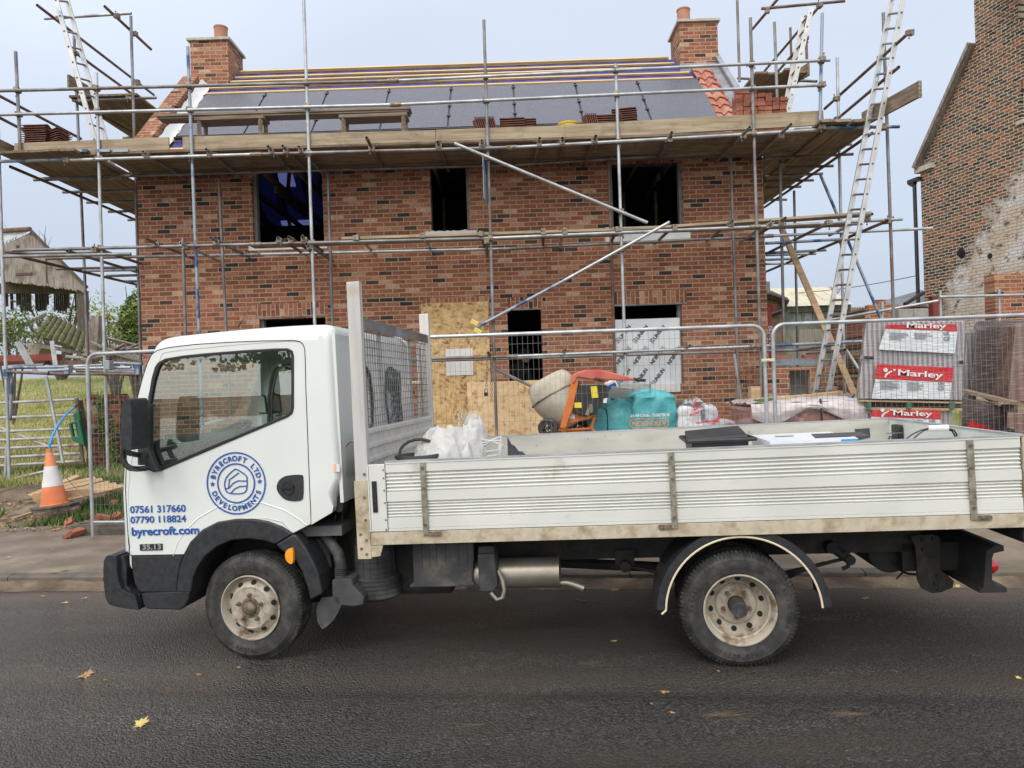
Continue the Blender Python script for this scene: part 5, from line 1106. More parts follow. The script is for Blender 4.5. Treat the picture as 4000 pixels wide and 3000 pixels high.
# lower nose strip behind bumper
# headlamp end is hidden from this side
# ---- wheels
def wheel(name, cx, cz, y0, rear, steer=0):
    wh = bpy.data.objects.new(name, None); COL.objects.link(wh); wh.parent = truck; wh.location = (cx, y0, cz); wh.rotation_euler = (0, 0, steer); wh['_local'] = 1
    b = MB(); RT = .329
    b.lathe([(.197, .03), (.200, .010), (.212, .002), (.225, .004), (.235, .0), (.262, -.006), (.285, -.003), (.287, -.005), (.300, .004), (.312, .016), (RT - .006, .030)], (0, 0, 0), (0, 1, 0), 72); ty = b.build('tyre', 'rubber', wh, smooth=50)
    b = MB(); b.lathe([(RT - .008, .028), (RT - .003, .036), (RT - .003, .062), (RT - .013, .064), (RT - .013, .070), (RT, .072), (RT, .098), (RT - .011, .1), (RT - .011, .106), (RT, .108), (RT - .003, .134), (RT - .012, .138), (RT - .003, .144), (RT - .006, .17), (.30, .195), (.25, .202), (.19, .19)], (0, 0, 0), (0, 1, 0), 72)
    nl = 84 if rear else 96
    for k in range(nl):
        a = 2 * math.pi * k / nl; ca, sa = math.cos(a), math.sin(a); r0 = RT + .001; dd = .0018
        p0 = Vector((ca * (r0 - .03), .010 if rear else .018, sa * (r0 - .03))); p1 = Vector((ca * (r0 - .002), .034, sa * (r0 - .002))); p2 = Vector((ca * r0, .062, sa * r0))
        tn = Vector((-sa, 0, ca)); wdt = 2 * math.pi * RT / nl * (.60 if rear else .78)
        b.obox(p0, p1, wdt, .012, tn.cross(p1 - p0)); b.obox(p1, p2, wdt, .008, tn.cross(p2 - p1))
    b.build('tread', 'rubberd', wh, smooth=40)
    if rear:
        prof = [(.199, .012), (.204, .004), (.204, -.004), (.197, -.006), (.190, .002), (.186, .022), (.182, .03), (.180, .055), (.172, .062), (.170, .095), (.160, .122), (.140, .136), (.122, .138), (.114, .124), (.106, .120), (.03, .120)]
        hz_, hr = .130, .147
    else:
        prof = [(.197, .012), (.200, .004), (.200, -.004), (.193, -.006), (.188, .004), (.184, .030), (.176, .046), (.166, .048), (.160, .040), (.150, .024), (.136, .006), (.127, .001), (.120, .004), (.110, .004), (.062, .004)]
        hz_, hr = .022, .150
    b = MB(); b.lathe(prof, (0, 0, 0), (0, 1, 0), 64); rm_ = b.build('rim', 'rim', wh, smooth=38)
    b = MB()
    for k in range(10):
        a = 2 * math.pi * (k + .3) / 10; c0 = Vector((hr * math.cos(a), hz_, hr * math.sin(a))); ax_ = Vector((math.cos(a) * (.75 if not rear else -.55), -1, math.sin(a) * (.75 if not rear else -.55))).normalized()
        b.lathe([(.0165, .0), (.0165, .006)], c0 - ax_ * .004 if rear else c0 - ax_ * .002, ax_, 14, cap=True)
    b.each('rim_hole', 'dark', wh, smooth=40)
    b = MB(); yn = .120 if rear else .004
    for k in range(5):
        a = R(90 + 72 * k + (0 if not rear else 36)); c0 = Vector((.079 * math.cos(a), yn, .079 * math.sin(a))); b.tube(c0, c0 - Vector((0, .018, 0)), .0135, 6, r1=.012); b.tube(c0, c0 - Vector((0, .032, 0)), .007, 8)
    b.build('wheel_nut', 'nut', wh, smooth=0)
    b = MB()
    if rear:
        b.lathe([(.048, .122), (.046, .03), (.044, .02), (.0, .02)], (0, 0, 0), (0, 1, 0), 28); b.lathe([(.045, .022), (.045, .006), (.038, .004), (.022, .004), (.02, .0), (0, .0)], (0, 0, 0), (0, 1, 0), 28)
        for k in range(8): a = R(45 * k + 20); b.tube((.035 * math.cos(a), .008, .035 * math.sin(a)), (.035 * math.cos(a), -.006, .035 * math.sin(a)), .0065, 6)
        b.build('hub', 'greyplas', wh, smooth=35)
    else:
        b.lathe([(.062, .006), (.062, .0), (.045, .0)], (0, 0, 0), (0, 1, 0), 32)
        for k in range(6): a = R(60 * k + 30); b.tube((.052 * math.cos(a), .002, .052 * math.sin(a)), (.052 * math.cos(a), -.004, .052 * math.sin(a)), .006, 6)
        b.build('hub', 'nut', wh, smooth=35)
        b = MB(); b.lathe([(.042, .0), (.042, -.012), (.036, -.022), (.02, -.028), (0, -.029)], (0, 0, 0), (0, 1, 0), 32); b.build('hub_cap', 'nut', wh, smooth=40)
    words = (('ROADCRUZA', 2, -1), ('195/70 R15', 262, 1), ('RA1450', 165, -1)) if rear else (('MARSHAL', 128, -1), ('RADIAL', 262, 1))
    for s, a0, sg_ in words:
        for i, ch in enumerate(s):
            a = a0 + (i - (len(s) - 1) / 2) * (5.6) * (1 if sg_ == 1 else -1); 
            rr = .258 if sg_ == -1 else .270
            rot = (90 - a) if sg_ == -1 else (-90 - a)
            text(ch, .030, 'tyre_letter', 'rubberd', wh, Matrix.Translation((rr * math.cos(R(a)), -.0065, rr * math.sin(R(a)))) @ Matrix.Rotation(R(rot), 4, 'Y') @ FRONT, .001, .0008)
    return wh
for o_ in (0,): ty_local = None
cfx, cfz = TP(cB(1500, 1066)); crx, crz = TP(cD(1090, 1080))
def body_z(x, r=.329): # wheel centre height in body space so that the tyre meets the road
    return (r - x * math.sin(TPIT)) / math.cos(TPIT)
cfz = body_z(cfx); crz = body_z(crx)
_w = wheel
def fixlocal(o):
    for c in o.children: c['_local'] = 1; fixlocal(c)
wheel('wheel', cfx, cfz, 0, False, R(-5)); wheel('wheel', crx, crz, .0, True); wheel('wheel', crx, crz, .225, True)
w1 = wheel('wheel', cfx, cfz, CW - .2, False, R(-5)); w2 = wheel('wheel', crx, crz, CW - .2, True)
# ---- rear mudguard
def arcpts(r, a0, a1, n=40): return [(crx + .01 + r * math.cos(R(a0 + (a1 - a0) * i / n)), crz + r * math.sin(R(a0 + (a1 - a0) * i / n)) ) for i in range(n + 1)]
b = MB(); ou = arcpts(.475, 3, 177); inn = arcpts(.425, 3, 177); b.plate(ou + inn[::-1], [], -.045, -.038)
b.add([(x, y, z) for x, z in ou for y in (-.045, .30)], [(2 * i, 2 * i + 1, 2 * i + 3, 2 * i + 2) for i in range(len(ou) - 1)]); mg = b.build('mudguard', 'plas', truck, smooth=40)
b = MB(); b.path([(x, -.046, z) for x, z in inn + [(inn[-1][0] - .025, inn[-1][1] - .022)]], .006, 6); b.build('mudguard_edging', 'ivory', mg)
# ---- bed
xe = 4.452; BW = 1.68; YB = -.06
z0 = .785; zr = .705; zt = 1.19
xl = TP(cC(470, 300), YB)[0]; x1 = TP(cC(576, 300), YB)[0]
px_l = TP(cC(372, 700), YB)[0]; px_r = TP(cC(462, 700), YB)[0]
H = zt - z0
def dropside(y, sgn, x0, x1_, name='dropside'):
    # corrugated section swept along x; sgn=-1 faces the camera
    pr = []
    f = lambda t_: zt - t_ * H
    def add(t_, d): pr.append((d, f(t_)))
    add(0, .020); add(0, -.004); add(.02, -.004); add(.022, .0); add(.145, .0); add(.15, .014)
    def corr(a, b_, n):
        for k in range(n):
            s_ = (b_ - a) / n; t0 = a + k * s_; add(t0 + s_ * .02, .015); add(t0 + s_ * .26, .015); add(t0 + s_ * .42, .007); add(t0 + s_ * .62, .004); add(t0 + s_ * .86, .007)
    corr(.16, .425, 5); add(.43, .014); add(.435, .0); add(.57, .0); add(.575, .014); corr(.58, .80, 5); add(.805, .014); add(.81, .0); add(.955, .0); add(.96, .004); add(.965, .004); add(.968, -.003); add(1.0, -.003); add(1.0, .020)
    b = MB(); vs = [(x, y + sgn * -d, z) if sgn == 1 else (x, y + d, z) for d, z in pr for x in (x0, x1_)]
    b.add(vs, [(2 * i, 2 * i + 1, 2 * i + 3, 2 * i + 2) for i in range(len(pr) - 1)])
    b.add([(x0, y + sgn * -.020 if sgn == 1 else y + .02, zt), (x1_, y + sgn * -.020 if sgn == 1 else y + .02, zt), (x1_, y + (-.02 if sgn == 1 else .02), z0), (x0, y + (-.02 if sgn == 1 else .02), z0)], [(0, 1, 2, 3)])
    return b.build(name, 'alupanel', truck, smooth=0)
ds = dropside(YB, -1, x1, xe - .03)
b = MB(); b.box(x1, xe - .03, YB + .021, YB + .024, z0, zt); b.build('dropside_inner_skin', 'alupanel', ds, smooth=0)
b = MB(); b.box(x1 - .002, xe, YB - .005, YB + .026, zt + .001, zt + .010); b.build('dropside_cap', 'galv', ds, smooth=0)
# latch post at the front end and the end piece
b = MB(); b.box(xl - .012, x1 - .004, YB - .006, YB + .02, z0, zt - .008); lp = b.build('latch_plate', 'alupanel', truck, smooth=0, bevel=.003)
b = MB(); b.box(xl + .004, xl + .034, YB - .012, YB - .004, z0 + .115, z0 + .30); b.box(xl + .007, xl + .031, YB - .016, YB - .010, z0 + .13, z0 + .185); b.build('latch', 'seal', lp, smooth=0, bevel=.002)
b = MB(); b.box(px_r + .003, xl - .014, YB - .006, YB + .02, z0, zt - .008); b.build('corner_strip', 'alupanel', truck, smooth=0)
b = MB()
for t_ in (.03, .17, .42, .6, .78, .9):
    b.tube((x1 - .012, YB - .004, z0 + t_ * H), (x1 - .012, YB - .011, z0 + t_ * H), .005, 6)
b.each('screw', 'nut', lp, smooth=0)
b = MB(); b.box(px_r + .003, xe, YB - .002, YB + .05, zr, z0 - .004); rl_ = b.build('side_rail', 'railpaint', truck, smooth=0, bevel=.003)
b = MB(); b.plate([(px_r + .002, zr - .002), (px_r + .075, zr - .002), (px_r + .055, zr - .065), (px_r + .002, zr - .07)], [], YB + .0, YB + .01); b.build('gusset', 'railpaint', truck, smooth=0)
for cx, cz_ in ((C_ := cC(848, 300), 0), (cD(604, 200), 0), (cE(1440, 600), 0)):
    hx_ = TP(cx, YB)[0]; b = MB(); b.box(hx_ - .0165, hx_ + .0165, YB - .014, YB - .004, z0 - .03, zt - .005); hg = b.build('hinge_strap', 'hinge', truck, smooth=0, bevel=.002)
    s_ = 1 if hx_ < 1.5 or hx_ > 3.5 else -1
    b = MB(); b.plate(rrect(min(hx_ + s_ * .015, hx_ + s_ * .09), max(hx_ + s_ * .015, hx_ + s_ * .09), z0 - .034, z0 - .008, .010), [], YB - .012, YB - .002); b.build('hinge_lug', 'nut', hg, smooth=0)
    b = MB()
    for zz in (zt - .035, zt - .155, z0 + .035): b.tube((hx_, YB - .014, zz), (hx_, YB - .024, zz), .008, 8)
    for k in (.04, .07): b.tube((hx_ + s_ * k, YB - .01, z0 - .021), (hx_ + s_ * k, YB - .018, z0 - .021), .006, 6)
    b.each('bolt', 'nut', hg, smooth=0)
# far side, tailgate, floor
ds2 = dropside(BW, 1, x1, xe - .03); b = MB(); b.box(x1, xe - .03, BW - .024, BW - .021, z0, zt); b.build('dropside_inner_skin', 'aluinner', ds2, smooth=0)
b = MB(); b.box(px_r, xe, BW - .025, BW + .005, zt + .001, zt + .010); b.build('dropside_cap', 'galv', ds2, smooth=0)
b = MB(); b.box(xe - .028, xe - .002, YB + .03, BW - .03, z0, zt); tg = b.build('tailgate', 'alupanel', truck, smooth=0); b = MB(); b.box(xe - .032, xe + .002, YB + .027, BW - .027, zt + .0005, zt + .010); b.build('tailgate_cap', 'galv', tg, smooth=0)
b = MB(); b.plate(rrect(BW - .28, BW - .14, z0 + .10, zt - .03, .02), [], xe - .06, xe - .03, mp=yz); b.box(xe - .066, xe - .058, BW - .265, BW - .155, z0 + .13, zt - .08); b.build('tailgate_latch', 'seal', tg, smooth=0, bevel=.006)
b = MB(); b.box(x1, xe - .03, YB + .026, BW - .026, z0 - .03, z0 - .001); b.build('bed_floor', 'alupanel', truck, smooth=0)
b = MB(); b.box(px_l, xe, YB + .05, BW - .02, zr - .01, z0 - .031); b.build('bed_frame', 'under', truck, smooth=0)
b = MB(); b.box(px_r + .004, xe, BW - .02, BW, zr, z0 - .004); b.build('side_rail', 'railpaint', truck, smooth=0)
b = MB(); b.box(xe - .03, xe + .015, YB + .02, BW, zr - .085, z0 - .035); b.build('rear_crossmember', 'under', truck, smooth=0)
b = MB(); b.box(xe - .022, xe + .02, YB - .006, YB + .03, zr - .10, zt - .004); b.build('corner_post', 'railpaint', truck, smooth=0)
q = TP(cE(560, 200), BW - .03); b = MB(); b.plate(smoothpoly(pl(cE, [(498, 158), (615, 150), (622, 225), (520, 248), (500, 210)], BW - .03), 0), [], BW - .030, BW - .0245); b.build('patch', 'greyplas', ds2, smooth=0)
b = MB(); cxx = TP(cE(728, 190), BW - .2); b.path([(xe - .05 - .0, BW - .09 + .028 * math.cos(t_), z0 + .25 + .028 * math.sin(t_)) for t_ in [i * math.pi / 8 for i in range(16)]], .006, 6, closed=True); b.build('rope_ring', 'nut', tg)
# headboard
hz0 = TP(cF(0, 0))[1]; ztop = TP(cF(400, 0), YB)[1]; zbot = .63
for y in (YB, BW - .0):
    b = MB(); yy0 = y if y < 0 else y - .02; b.plate([(px_l, zbot if y < 0 else z0), (px_r, zbot if y < 0 else z0), (px_r + .014, ztop if y < 0 else ztop - .03), (px_l + .012, ztop if y < 0 else ztop - .03)], [], yy0, yy0 + .05)
    hp = b.build('headboard_post', 'post', truck, smooth=0, bevel=.003)
    if y < 0:
        b = MB()
        for px, py in ((412, 97), (414, 263), (422, 427), (386, 530), (428, 570), (393, 632), (431, 672)):
            xx, zz = TP(cC(px, py), YB); b.tube((xx, YB, zz), (xx, YB - .008, zz), .0085, 6)
        b.each('bolt', 'nut', hp, smooth=0)
b = MB(); b.plate([(px_l - .004, zbot - .004), (px_r + .001, zbot - .004), (px_r + .001, zbot + .46), (px_l - .004, zbot + .46)], [], YB - .003, YB - .0005); b.build('post_stain', 'railpaint', truck, smooth=0)
hxm = px_r - .02
zm = TP(cF(1000, 1165), BW - .1)[1]; zrail = TP(cF(1000, 470), BW - .05)[1]
b = MB(); b.obox((hxm, YB + .03, zrail), (hxm, BW - .03, zrail), .05, .012); b.obox((hxm + .02, YB + .03, zrail - .03), (hxm + .02, BW - .03, zrail - .03), .006, .06); b.build('headboard_rail', 'galvd', truck, smooth=0)
b = MB(); n_ = 34
for k in range(n_ + 1): y = YB + .05 + (BW - .06 - YB - .05) * k / n_; b.tube((hxm, y, zm), (hxm, y, zrail - .01), .0028, 5)
for k in range(14): zz = zm + (zrail - zm) * (k + .5) / 14; b.tube((hxm + .004, YB + .04, zz), (hxm + .004, BW - .04, zz), .0028, 5)
b.build('headboard_mesh', 'galvd', truck)
b = MB(); 
for y in (.42, 1.18): b.box(hxm - .02, hxm - .014, y - .035, y + .035, z0, zrail)
b.each('headboard_strut', 'post', truck, smooth=0)
b = MB(); pr = []
nn = 7
for k in range(nn):
    a = z0 + (zm - z0) * k / nn; s_ = (zm - z0) / nn; pr += [(0, a), (0, a + s_ * .55), (.018, a + s_ * .65), (.018, a + s_ * .9)]
pr.append((0, zm))
b.add([(hxm + d, y, z) for d, z in pr for y in (YB + .05, BW - .03)], [(2 * i, 2 * i + 1, 2 * i + 3, 2 * i + 2) for i in range(len(pr) - 1)]); b.build('headboard_panel', 'post', truck, smooth=0)
# ---- chassis and running gear
zf0, zf1 = TP(cC(1700, 716), .42)[1], zr + .02
b = MB(); b.box(-.5, 4.1, .42, .48, zf0, zf1); b.box(-.5, 4.1, 1.14, 1.20, zf0, zf1)
for x in (.9, 1.6, 2.3, 3.5): b.box(x, x + .08, .48, 1.14, zf0 + .02, zf1 - .02)
fm = b.build('chassis_frame', 'under', truck, smooth=0)
b = MB(); b.box(px_l - .2, px_r + .4, .3, 1.3, .30, .98); b.build('engine', 'under', truck, smooth=0, bevel=.03)
b = MB(); b.tube((crx, .1, crz), (crx, BW - .15, crz), .05, 14); b.lathe([(.05, -.2), (.14, -.08), (.15, 0), (.14, .08), (.05, .2)], (crx, .82, crz), (0, 1, 0), 20); b.tube((1.0, .8, .42), (crx, .8, crz + .02), .035, 10); b.build('rear_axle', 'under', truck)
for y in (.40, 1.2):
    b = MB()
    for k in range(4): b.path([(crx - .62 + .07 * k, y, crz + .16 + .006 - k * .014), (crx - .3, y, crz + .09 - k * .014), (crx, y, crz + .065 - k * .014), (crx + .35, y, crz + .10 - k * .014), (crx + .72 - .07 * k, y, crz + .18 - k * .014)], .012, 4)
    b.tube((crx + .72, y - .02, crz + .18), (crx + .62, y - .02, zf0 + .05), .028, 10); b.tube((crx + .62, y - .06, zf0 + .05), (crx + .62, y + .03, zf0 + .05), .035, 12); b.tube((crx + .72, y - .06, crz + .18), (crx + .72, y + .03, crz + .18), .03, 12)
    b.tube((crx - .62, y - .06, crz + .17), (crx - .62, y + .03, crz + .17), .035, 12); b.box(crx - .68, crx - .56, y - .01, y + .02, crz + .17, zf0 + .06); b.build('leaf_spring', 'under', truck)
q = TP(cD(0, 0)); b = MB()
a0 = lambda c, x, y, d: (lambda t_: Vector((t_[0], d, t_[1])))(TP(c(x, y), d))
b.path([a0(cE, 395, 1290, .36), a0(cE, 440, 1270, .36), a0(cE, 448, 1220, .36), a0(cE, 440, 1170, .36), a0(cE, 400, 1150, .36)], .013, 8); b.build('anti_roll_bar', 'under', truck)
# silencer with strap end plates and tail pipe
sc0, sc1 = a0(cC, 1240, 840, .22), a0(cC, 1812, 832, .22); rs_ = abs(TP(cC(1700, 722), .12)[1] - TP(cC(1700, 945), .12)[1]) / 2
sc0.z = sc1.z = TP(cC(1700, 834), .12)[1]; sc0.x = TP(cC(1130, 800), .12)[0]; sc1.x = TP(cC(1812, 800), .12)[0]
b = MB(); b.tube(sc0, sc1, rs_, 32); b.tube(sc1 - Vector((.012, 0, 0)), sc1, rs_ + .006, 32); b.tube(sc0, sc0 + Vector((.012, 0, 0)), rs_ + .006, 32); sl = b.build('silencer', 'silencer', truck, smooth=40)
b = MB(); b.path([a0(cC, 1800, 880, .2), a0(cC, 1870, 878, .2), a0(cC, 1930, 895, .2), a0(cC, 1990, 918, .2)], .021, 14); b.build('tailpipe', 'silencer', sl)
# battery box, canister, hose
def lump(name, pts, y0, y1, c=cC, mt='greyplas', bev=.01): return plas(name, pts, y0, y1, c, mt, bev)
bb_ = lump('battery_box', [(755, 590), (1195, 590), (1200, 700), (1190, 870), (1205, 885), (1205, 905), (735, 915), (740, 893), (765, 880)], .10, .36)
b = MB()
for px in (815, 870, 920, 985, 1080, 1140):
    x, z = TP(cC(px, 650), .095); b.box(x - .006, x + .006, .094, .102, z - .09, z + .05)
b.build('rib', 'greyplas', bb_, smooth=0)
cn_ = lump('canister', [(1225, 672), (1348, 668), (1372, 900), (1350, 935), (1250, 940), (1236, 900)], .05, .18); lump('canister_cap', [(1232, 620), (1340, 612), (1350, 668), (1228, 672)], .07, .17, cC)
b = MB(); b.path([a0(cC, 1375, 790, .08), a0(cC, 1405, 860, .07), a0(cC, 1420, 930, .06), a0(cC, 1408, 985, .06), a0(cC, 1365, 998, .06), a0(cC, 1320, 950, .06)], [.0115, .0125, .0115, .0125, .0115, .0125], 10); b.build('hose', 'silencer', truck)
# air intake: ribbed housing, bellows and elbow duct
ai = lump('air_filter_housing', [(175, 860), (320, 850), (330, 900), (410, 985), (400, 1040), (330, 1052), (215, 1042), (180, 1000)], .04, .26, bev=.02)
q = TP(cC(500, 900), .25); b = MB(); rr_ = abs(TP(cC(335, 900), .25)[0] - TP(cC(662, 900), .25)[0]) / 2; cx_ = (TP(cC(335, 900), .25)[0] + TP(cC(662, 900), .25)[0]) / 2
z_a, z_b, z_c = TP(cC(500, 1030), .12)[1], TP(cC(500, 860), .12)[1], TP(cC(500, 690), .12)[1]
b.lathe([(.0, 0), (rr_ * .8, .0), (rr_, .02), (rr_, z_b - z_a - .01), (rr_ * .98, z_b - z_a), (rr_ * .86, z_b - z_a + .005), (rr_ * .82, z_c - z_a + .1), (0, z_c - z_a + .1)], (cx_, .12 + rr_, z_a), (0, 0, 1), 40)
b.build('filter_canister', 'greyplas', ai, smooth=40)
b = MB()
for k in range(5): b.lathe([(rr_ + .001, -.003), (rr_ + .007, -.002), (rr_ + .007, .002), (rr_ + .001, .003)], (cx_, .12 + rr_, z_a + .03 + k * (z_b - z_a - .04) / 4), (0, 0, 1), 40)
for k in range(-4, 5):
    t_ = R(-90 + k * 20); b.obox((cx_ + (rr_ * .85) * math.cos(t_), .12 + rr_ + rr_ * .85 * math.sin(t_), z_b), (cx_ + (rr_ * .83) * math.cos(t_), .12 + rr_ + rr_ * .83 * math.sin(t_), z_c + .05), .005, .012, (math.cos(t_), math.sin(t_), 0))
for k in range(3): b.lathe([(rr_ * .83, -.003), (rr_ * .83 + .008, 0), (rr_ * .83, .003)], (cx_, .12 + rr_, z_b + .03 + k * .035), (0, 0, 1), 40)
b.build('rib', 'greyplas', ai, smooth=0)
D_ = lambda x, y, d=.12: a0(cC, x, y, d)
b = MB(); b.path([D_(90, 480, .2), D_(130, 540, .17), D_(180, 600, .14), D_(220, 660), D_(238, 720), D_(243, 765)], [.028, .032, .034, .035, .035, .036], 18)
for k in range(5): p0 = D_(243, 770 + k * 13); b.lathe([(.034, -.004), (.040, 0), (.034, .004)], p0, (0, 0, 1), 20)
b.tube(D_(243, 820), D_(243, 870), .037, 20); b.build('intake_duct', 'greyplas', ai)
b = MB(); b.path([D_(210, 385, .3), D_(190, 450, .3), D_(165, 515, .3), D_(110, 520, .3)], .006, 6); b.path([D_(268, 300, .3), D_(250, 400, .3), D_(245, 450, .28), D_(195, 580, .25)], .006, 6); b.path([D_(40, 470, .3), D_(48, 530, .3), D_(0, 540, .3)], .007, 6)
b.path([D_(270, 190, .35), D_(290, 260, .35), D_(310, 330, .35), D_(350, 390, .35)], .01, 6); b.path([D_(240, 300, .35), D_(280, 340, .35), D_(260, 440, .35)], .008, 6); b.build('brake_pipe', 'nut', truck)
lump('cab_mount', [(175, 255), (245, 258), (262, 300), (255, 365), (215, 378), (182, 345)], .06, .16, mt='under'); lump('front_hanger', [(0, 560), (80, 555), (160, 640), (175, 760), (140, 860), (90, 900), (60, 760), (0, 640)], .16, .22, mt='under')
b = MB(); b.path([(lambda t_: Vector((t_[0], .02, t_[1])))(TP(cA(*p_), .02)) for p_ in ((2185, 1165), (2150, 1158), (2125, 1170), (2105, 1200))], .007, 8); b.build('hook', 'nut', truck)
# towing bracket, underrun beam and rear lamp
tb = lump('tow_bracket', [(940, 1020), (1110, 1010), (1185, 1030), (1190, 1300), (1250, 1345), (1300, 1390), (1290, 1440), (1200, 1480), (1120, 1488), (1040, 1450), (1005, 1380), (985, 1100)], .36, .375, cE, 'under', .002)
b = MB()
for px, py in ((960, 1047), (1048, 1050), (1130, 1045), (1052, 1133), (1165, 1345), (1148, 1402), (1248, 1400), (1175, 1460)):
    q = TP(cE(px, py), .36); b.tube((q[0], .36, q[1]), (q[0], .348, q[1]), .011, 6)
b.each('bolt', 'under', tb, smooth=0)
ub = lump('underrun_beam', [(1560, 1150), (1640, 1098), (1705, 1100), (1712, 1145), (1625, 1165), (1612, 1200), (1612, 1380), (1640, 1420), (1730, 1437), (1733, 1482), (1500, 1487), (1540, 1440), (1552, 1300)], .12, BW - .1, cE, 'under', .006)
rlm = TP(cE(1630, 1270), .28); b = MB(); b.lathe([(.0, .05), (.03, .045), (.045, .02), (.045, -.04)], (rlm[0] - .03, .30, rlm[1]), (1, 0, 0), 20); b.lathe([(0, .055), (.02, .05), (.03, .03)], (rlm[0] - .03, .30, rlm[1] + .0), (1, 0, 0), 16); b.build('rear_lamp', 'redlens', truck)
b = MB(); b.box(rlm[0] - .45, rlm[0] - .02, .42, .5, zf0 - .12, zf0 + .05); b.box(rlm[0] - .45, rlm[0] - .02, 1.12, 1.2, zf0 - .12, zf0 + .05)
b.path([a0(cE, 790, 1230, .5), a0(cE, 860, 1300, .5), a0(cE, 930, 1330, .5), a0(cE, 1010, 1335, .45)], .008, 6); b.path([a0(cE, 830, 1180, .5), a0(cE, 870, 1260, .5), a0(cE, 900, 1300, .5), a0(cE, 835, 1370, .45)], .005, 6)
b.tube((crx + 1.0, .5, zf0 - .03), (crx + 1.0, .9, zf0 - .03), .12, 20); b.build('beam_bracket', 'under', truck)
# radio aerial and roof studs
b = MB(); b.tube(A_(1175, 165, .25), A_(1205, 125, .25), .008, 6, r1=.004); b.tube(A_(1205, 125, .25), A_(1275, -5, .25), .0022, 5); b.build('aerial', 'seal', truck)
# ---- load on the bed
zfl = z0
def wp(x, y, z): return TM @ Vector((x, y, z))
load = MB()
M['sack'] = mat('white_woven_sack', (.48, .475, .46), (.60, .595, .58), 7, .75, 0, 1.0, 13, c3=(.40, .35, .29), s3=4, t3=(.58, .72), bd=.02)
def sack(name, label, cx, cy, rx, ry, h, seed, zb=zfl, mt='sack', cat='sack', grp=None, pk=.5):
    r_ = random.Random(seed); q = wp(cx, cy, zb); t = thing(name, label, cat, q, TYAW, grp); b = MB()
    def rg(p_): return 1 - 2 * abs(_nz.noise(p_))
    def fn(u, v):
        a = u * 2 * math.pi; ph = v * math.pi / 2; c_ = Vector((math.cos(a), math.sin(a), v * 1.6)); sd = Vector((seed, seed * .3, 0))
        k = 1 + .20 * _nz.noise(c_ * 1.2 + sd) + .12 * rg(c_ * 1.6 + sd) + .035 * rg(c_ * 3.6 + sd)
        rad = (max(0, math.cos(ph)) ** pk) * k; p0 = Vector((rad * math.cos(a), rad * math.sin(a), 0)) * 1.5 + sd
        zz = math.sin(ph) * h * (.86 + .22 * _nz.noise(p0 * 1.1) + .20 * rg(p0 * 1.1) + .03 * rg(p0 * 3))
        return wp(cx + rx * rad * math.cos(a), cy + ry * rad * math.sin(a), zb + zz)
    b.grid(fn, 90, 44); o = b.build('bag', mt, t, smooth=45); return t
s1 = sack('sack', 'crumpled white woven sack slumped on the truck bed behind the headboard', 1.20, .40, .21, .22, .54, 3, grp=None)
s2 = sack('sack', 'second white woven sack with torn frayed top, right of the slumped one', 1.37, .52, .12, .16, .60, 8, pk=.7)
b = MB(); r_ = random.Random(3); tq = wp(1.55, .5, zfl + .60)
for k in range(50):
    p0 = wp(1.32 + r_.uniform(-.05, .12), .5 + r_.uniform(-.1, .1), zfl + .52 + r_.uniform(0, .12)); b.tube(p0, p0 + Vector((r_.uniform(-.02, .04), r_.uniform(-.02, .02), r_.uniform(.02, .07))), .0015, 4)
for k in range(3):
    p0 = wp(1.42, .45, zfl + .42 + .03 * k); b.path([p0, p0 + Vector((.08, -.02, .05 - .03 * k)), p0 + Vector((.15, -.03, .02)), p0 + Vector((.13, -.03, -.07)), p0 + Vector((.05, -.02, -.08))], .008, 5)
b.build('fraying', 'sack', s2)
t = thing('bucket', 'grey rubber builders bucket standing on the truck bed by the sacks', 'bucket', wp(1.05, .3, zfl), TYAW)
b = MB(); q = wp(1.06, .25, zfl); b.lathe([(0, 0), (.10, 0), (.135, .40), (.145, .40), (.145, .42), (.13, .42), (.10, .02), (0, .02)], q, TM.to_3x3() @ Vector((0, 0, 1)), 28); b.build('pail', 'greyplas', t, smooth=40)
b = MB(); b.path([q + TM.to_3x3() @ Vector((.13 * math.cos(a_), .04, .42 + .09 * math.sin(a_))) for a_ in [i * math.pi / 9 for i in range(10)]], .010, 7); b.build('handle', 'greyplas', t)
# black storage crate
bx0 = TP(cG(1530, 720), .75); bx1 = TP(cG(2010, 700), .75); zc = TP(cG(1750, 625), .95)[1]
t = thing('plastic_crate', 'black plastic storage crate with its lid on, on the truck bed', 'crate', wp((bx0[0] + bx1[0]) / 2, .8, zfl), TYAW)
b = MB()
xa, xb_ = bx0[0], bx1[0]; ya, yb = .62, .98; zz = TP(cG(1750, 715), .62)[1]
vs = [wp(x, y, z) for z, i in ((zfl, .02), (zz - .01, 0)) for x, y in ((xa + i, ya + i), (xb_ - i, ya + i), (xb_ - i, yb - i), (xa + i, yb - i))]
b.add(vs, [(0, 1, 2, 3), (0, 1, 5, 4), (1, 2, 6, 5), (2, 3, 7, 6), (3, 0, 4, 7)]); b.build('body', 'black', t, smooth=0, bevel=.006)
b = MB(); rim_ = [wp(x, y, zz + .004) for x, y in ((xa - .03, ya - .02), (xb_ + .04, ya - .02), (xb_ + .04, yb + .02), (xa - .03, yb + .02))]; b.path(rim_ + [rim_[0]], .014, 6); b.build('rim', 'black', t)
